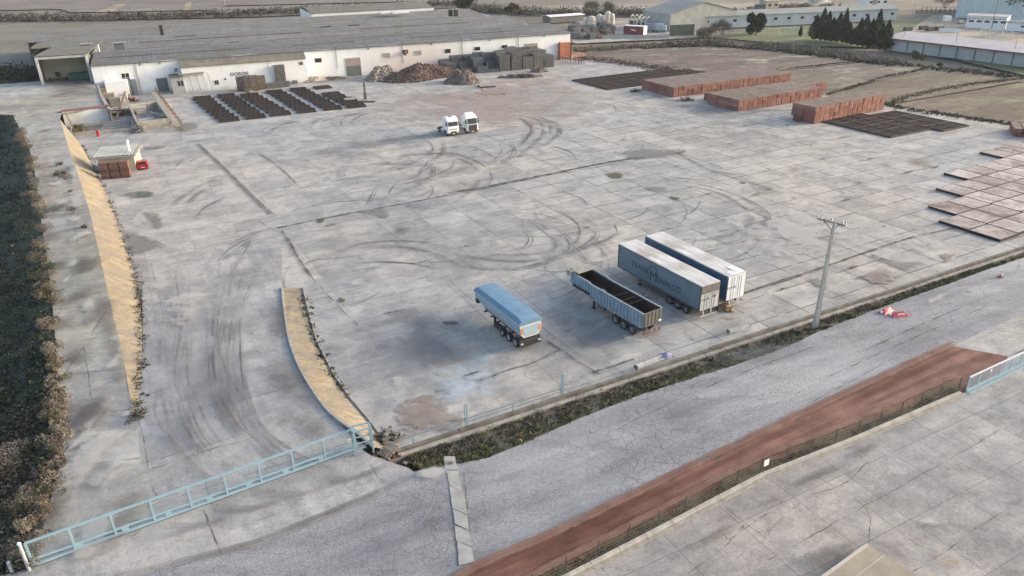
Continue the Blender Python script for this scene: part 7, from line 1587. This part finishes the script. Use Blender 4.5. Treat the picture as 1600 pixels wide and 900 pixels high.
t = empty('freight_container', at(974, 53), R(-38), 'dark red freight container with white roof and white end', 'container'); b = MB(); b.box(0, 0, .1, 9, 3.0, 3.2); b.build('body', corrug('dark_red_container', (.20,.03,.045), (.15,.025,.04), .5), t); b = MB(); b.box(-.05, -.05, 3.2, 9.05, 3.05, 3.32); b.build('roof', M_WHITE, t); b = MB(); b.box(9.0, .05, .15, 9.06, 2.95, 3.15); b.build('end_door', M_WHITE, t); b = MB(); b.bar((3.4,-.03,1.9), (5.6,-.03,1.5), .03, .3); b.build('stripe', M_WHITE, t)
for px_, py_, h, lb in ((992,46,5.5,'cream ducts and filter frame against the big shed, western half'),(1003,48,5.0,'cream ducts and filter frame against the big shed, eastern half')):
    t = empty('filter_plant', at(px_, py_), R(-10), lb, 'machinery'); m_ = mat('cream_duct', (.52,.49,.40), (.42,.39,.32), 1, .7)
    for x in (-2.4,-.6,1.2): b = MB(); b.tube([(x,0,0),(x,0,h*.75),(x+.6,.3,h),(x+1.4,1.5,h+.2),(x+1.6,3,h-.8)], .32, 8); b.build('duct', m_, t)
    b = MB(); b.box(-2.8, .6, 0, 2.2, 2.2, h*.62); b.build('filter_box', mat('dark_filter', (.13,.12,.10), (.09,.085,.075), 1, .8), t)
for px_, py_, c, lb in ((1016,50,(.32,.36,.42),'grey blue parked lorry nearest the red container'),(1027,50,(.42,.50,.58),'pale blue parked lorry beside the big shed')):
    t = empty('parked_lorry', at(px_, py_), R(-15), lb, 'lorry'); b = MB(); b.box(-2.6, -1.2, .9, 2.0, 1.2, 3.3); b.build('cargo_box', mat(lb, c), t); b = MB(); b.box(2.1, -1.1, .6, 3.6, 1.1, 2.6); b.build('cab', M_SHW, t)
    for x in (-1.6, 2.8):
        for s in (-1, 1): wheel(t, x, s*1.0, .45, .3, M_RIMD)
A, B = at(1046, 57)[:2], at(1084, 55)[:2]; l = float(np.linalg.norm(B-A)); t = empty('net_fence', (*A, 0), math.atan2(*(B-A)[1::-1]), 'dark green net screen before the long warehouse', 'fence'); b = MB(); b.box(0, -.05, .1, l, .05, 4.2); b.build('net', mat('green_net', (.10,.115,.09), (.075,.09,.07), 1, .9), t)
for x in np.linspace(0, l, 5): b = MB(); b.cyl((x,0,0), (x,0,4.4), .08, None, 6); b.build('post', M_STEEL, t)
A, B = at(940, 60)[:2], at(1046, 59)[:2]; l = float(np.linalg.norm(B-A)); t = empty('boundary_wall', (*A, 0), math.atan2(*(B-A)[1::-1]), 'low grey boundary wall of the works behind the reed hedge', 'wall'); b = MB(); b.box(0, 0, 0, l, .25, 1.0); b.build('wall', M_STW, t); b = MB(); b.box(0, -.05, 1.0, l, .3, 1.1); b.build('coping', M_LEDGE, t)
def goal(px_, py_, rz, label):
    t = empty('football_goal', at(px_, py_), rz, label, 'goal', None); b = MB()
    for x in (-3.6, 3.6): b.cyl((x,0,0), (x,0,2.4), .09, None, 8); b.cyl((x,0,2.4), (x,1.6,0), .06, None, 6)
    b.cyl((-3.6,0,2.4), (3.6,0,2.4), .09, None, 8); b.cyl((-3.6,1.6,.05), (3.6,1.6,.05), .06, None, 6); b.build('frame', M_WHITE, t)
    n_ = NT('goal_net'); n_.fin((.6,.62,.6), .8); n_.alpha(.22); b = MB(); b.poly([(-3.6,.02,2.35),(3.6,.02,2.35),(3.6,1.6,.05),(-3.6,1.6,.05)]); b.build('net', n_.mat, t)
goal(1232, 54, R(-14), 'white football goal on the grass near the lone small cypress'); goal(1548, 56, R(-20), 'white football goal in front of the clubhouse'); goal(1562, 58, R(-20), 'second white goal parked beside the clubhouse goal')
b = MB(); A, B = at(1467, 49), at(1501, 51); b.bar(A+[0,0,.7], B+[0,0,.7], .1, 1.2); tag(b.build('advert_board', M_WHITE), 'long white blank board along the far touchline', 'board')
t = empty('floodlight_mast', at(1549, 45), 0, 'tall thin floodlight mast in front of the clubhouse', 'light mast'); b = MB(); b.cyl((0,0,0), (0,0,17), .16, .08, 8); b.build('mast', M_STEEL, t); b = MB(); b.box(-.6, -.2, 13, .6, .2, 13.5); b.build('lamp_head', M_STEEL, t)
for px_, py_, h, lb in ((352,12,16,'thin white mast far behind the factory roof'),(1240,50,5,'thin lamp post on the pitch near the goal'),(1424,30,9,'wooden pole by the electrical yard')): q = at(px_, py_); b = MB(); b.cyl(q, q+[0,0,h], .16, .09, 6); tag(b.build('mast', M_GALV), lb, 'mast')
t = empty('substation', at(1468, 23), R(-14), 'small electrical yard of grey frames on pale ground', 'substation'); b = MB()
for x in np.arange(-8, 9, 2.0): b.cyl((x,0,0), (x,0,3.4), .12, None, 6); b.box(x-.3, -.3, 1.6, x+.3, .3, 2.4)
b.cyl((-8,0,3.4), (8,0,3.4), .1, None, 6); b.build('frame', M_STEEL, t); b = MB(); b.box(-10, 3, 0, 10, 3.3, 1.9); b.build('back_wall', mat('sandy_wall', (.42,.35,.27), (.36,.30,.23), .5, .9), t)
q = at(1479, 33); b = MB(); b.box(q[0]-1.4, q[1]-1, 0, q[0]+1.4, q[1]+1, 2.2); tag(b.build('white_kiosk', M_WHITE), 'small white kiosk below the electrical yard', 'kiosk')
def smallcar(px_, py_, c, rz, label, group):
    t = empty('parked_car', at(px_, py_), rz, label, 'car', group); b = MB(); b.xprism([(-.85,.3),(.85,.3),(.85,.85),(.7,.95),(.55,1.4),(-.55,1.4),(-.7,.95),(-.85,.85)], -1.5, .9); b.box(.9, -.85, .3, 2.0, .85, .85); b.box(-2.0, -.85, .3, -1.5, .85, .9); b.build('body', mat('car_'+label.split()[0], c, None, 1, .4), t); b = MB(); b.box(-1.3, -.71, .95, .7, .71, 1.3); b.build('window', M_GLASS, t)
    for x in (-1.2, 1.2):
        for s in (-1, 1): wheel(t, x, s*.78, .3, .2, M_RIM)
smallcar(1501, 37, (.6,.58,.5), R(70), 'cream car parked beside the clubhouse corner', None); smallcar(1597, 48, (.55,.6,.62), R(20), 'silver car parked in front of the low white wing', None); smallcar(1179, 17, (.7,.7,.7), R(10), 'white car by the small cream block', None)
for i, (px_, py_) in enumerate(((1453,48),(1442,46),(1467,47),(1418,48))): crate(px_, py_, 3.6, 1.4, 1.3, ['dark dugout nearest the white touchline board','dark dugout second from the touchline board','narrow dark dugout touching the touchline board','dark dugout farthest from the touchline board'][i], mat('dark_dugout', (.07,.07,.06), (.05,.05,.045), 1, .8), 'dugout')
# steam plume
n = NT('steam'); vol = n.new('ShaderNodeVolumePrincipled'); vol.inputs['Color'].default_value = (.95,.95,.95,1); tc = n.obj(); le = n.new('ShaderNodeVectorMath', operation='LENGTH'); n.set(le.inputs[0], n.vec(tc, 0, (1/9.0, 1/6.0, 1/5.0)))
dn = n.math('MULTIPLY', n.math('SUBTRACT', n.math('ADD', n.rng(le.outputs['Value'], 0, 1, 1, 0), n.math('MULTIPLY', n.noise(.35, 4, .6, tc), .9)), .62, True), 1.6, True); n.set(vol.inputs['Density'], dn); n.t.nodes.remove(n.b); n.t.links.new(vol.outputs[0], n.out.inputs['Volume'])
b = MB(); N = 14
b.grid([[(9*math.cos(a)*math.sin(p_), 6*math.sin(a)*math.sin(p_), 5*math.cos(p_)) for a in np.linspace(2*math.pi, 0, 25)] for p_ in np.linspace(.001, math.pi-.001, N)])
q = at(1274, 14); o = b.build('steam', n.mat, None, True); o.location = (q[0], q[1], 5.6); tag(o, 'white cloud of steam rising behind the long warehouse', 'steam', None, 'stuff')
# ================================================================= AIR
n = NT('haze_air'); n.t.nodes.remove(n.b); vol = n.new('ShaderNodeVolumePrincipled'); vol.inputs['Color'].default_value = (.82,.86,.92,1); vol.inputs['Density'].default_value = HAZE; vol.inputs['Anisotropy'].default_value = .2; n.t.links.new(vol.outputs[0], n.out.inputs['Volume'])
b = MB(); b.box(-1000, -200, -1.7, 1000, 1000, 39.0); o = b.build('haze', n.mat); tag(o, None, None, None, 'stuff'); o['label'] = 'thin grey evening haze over the whole yard and fields'
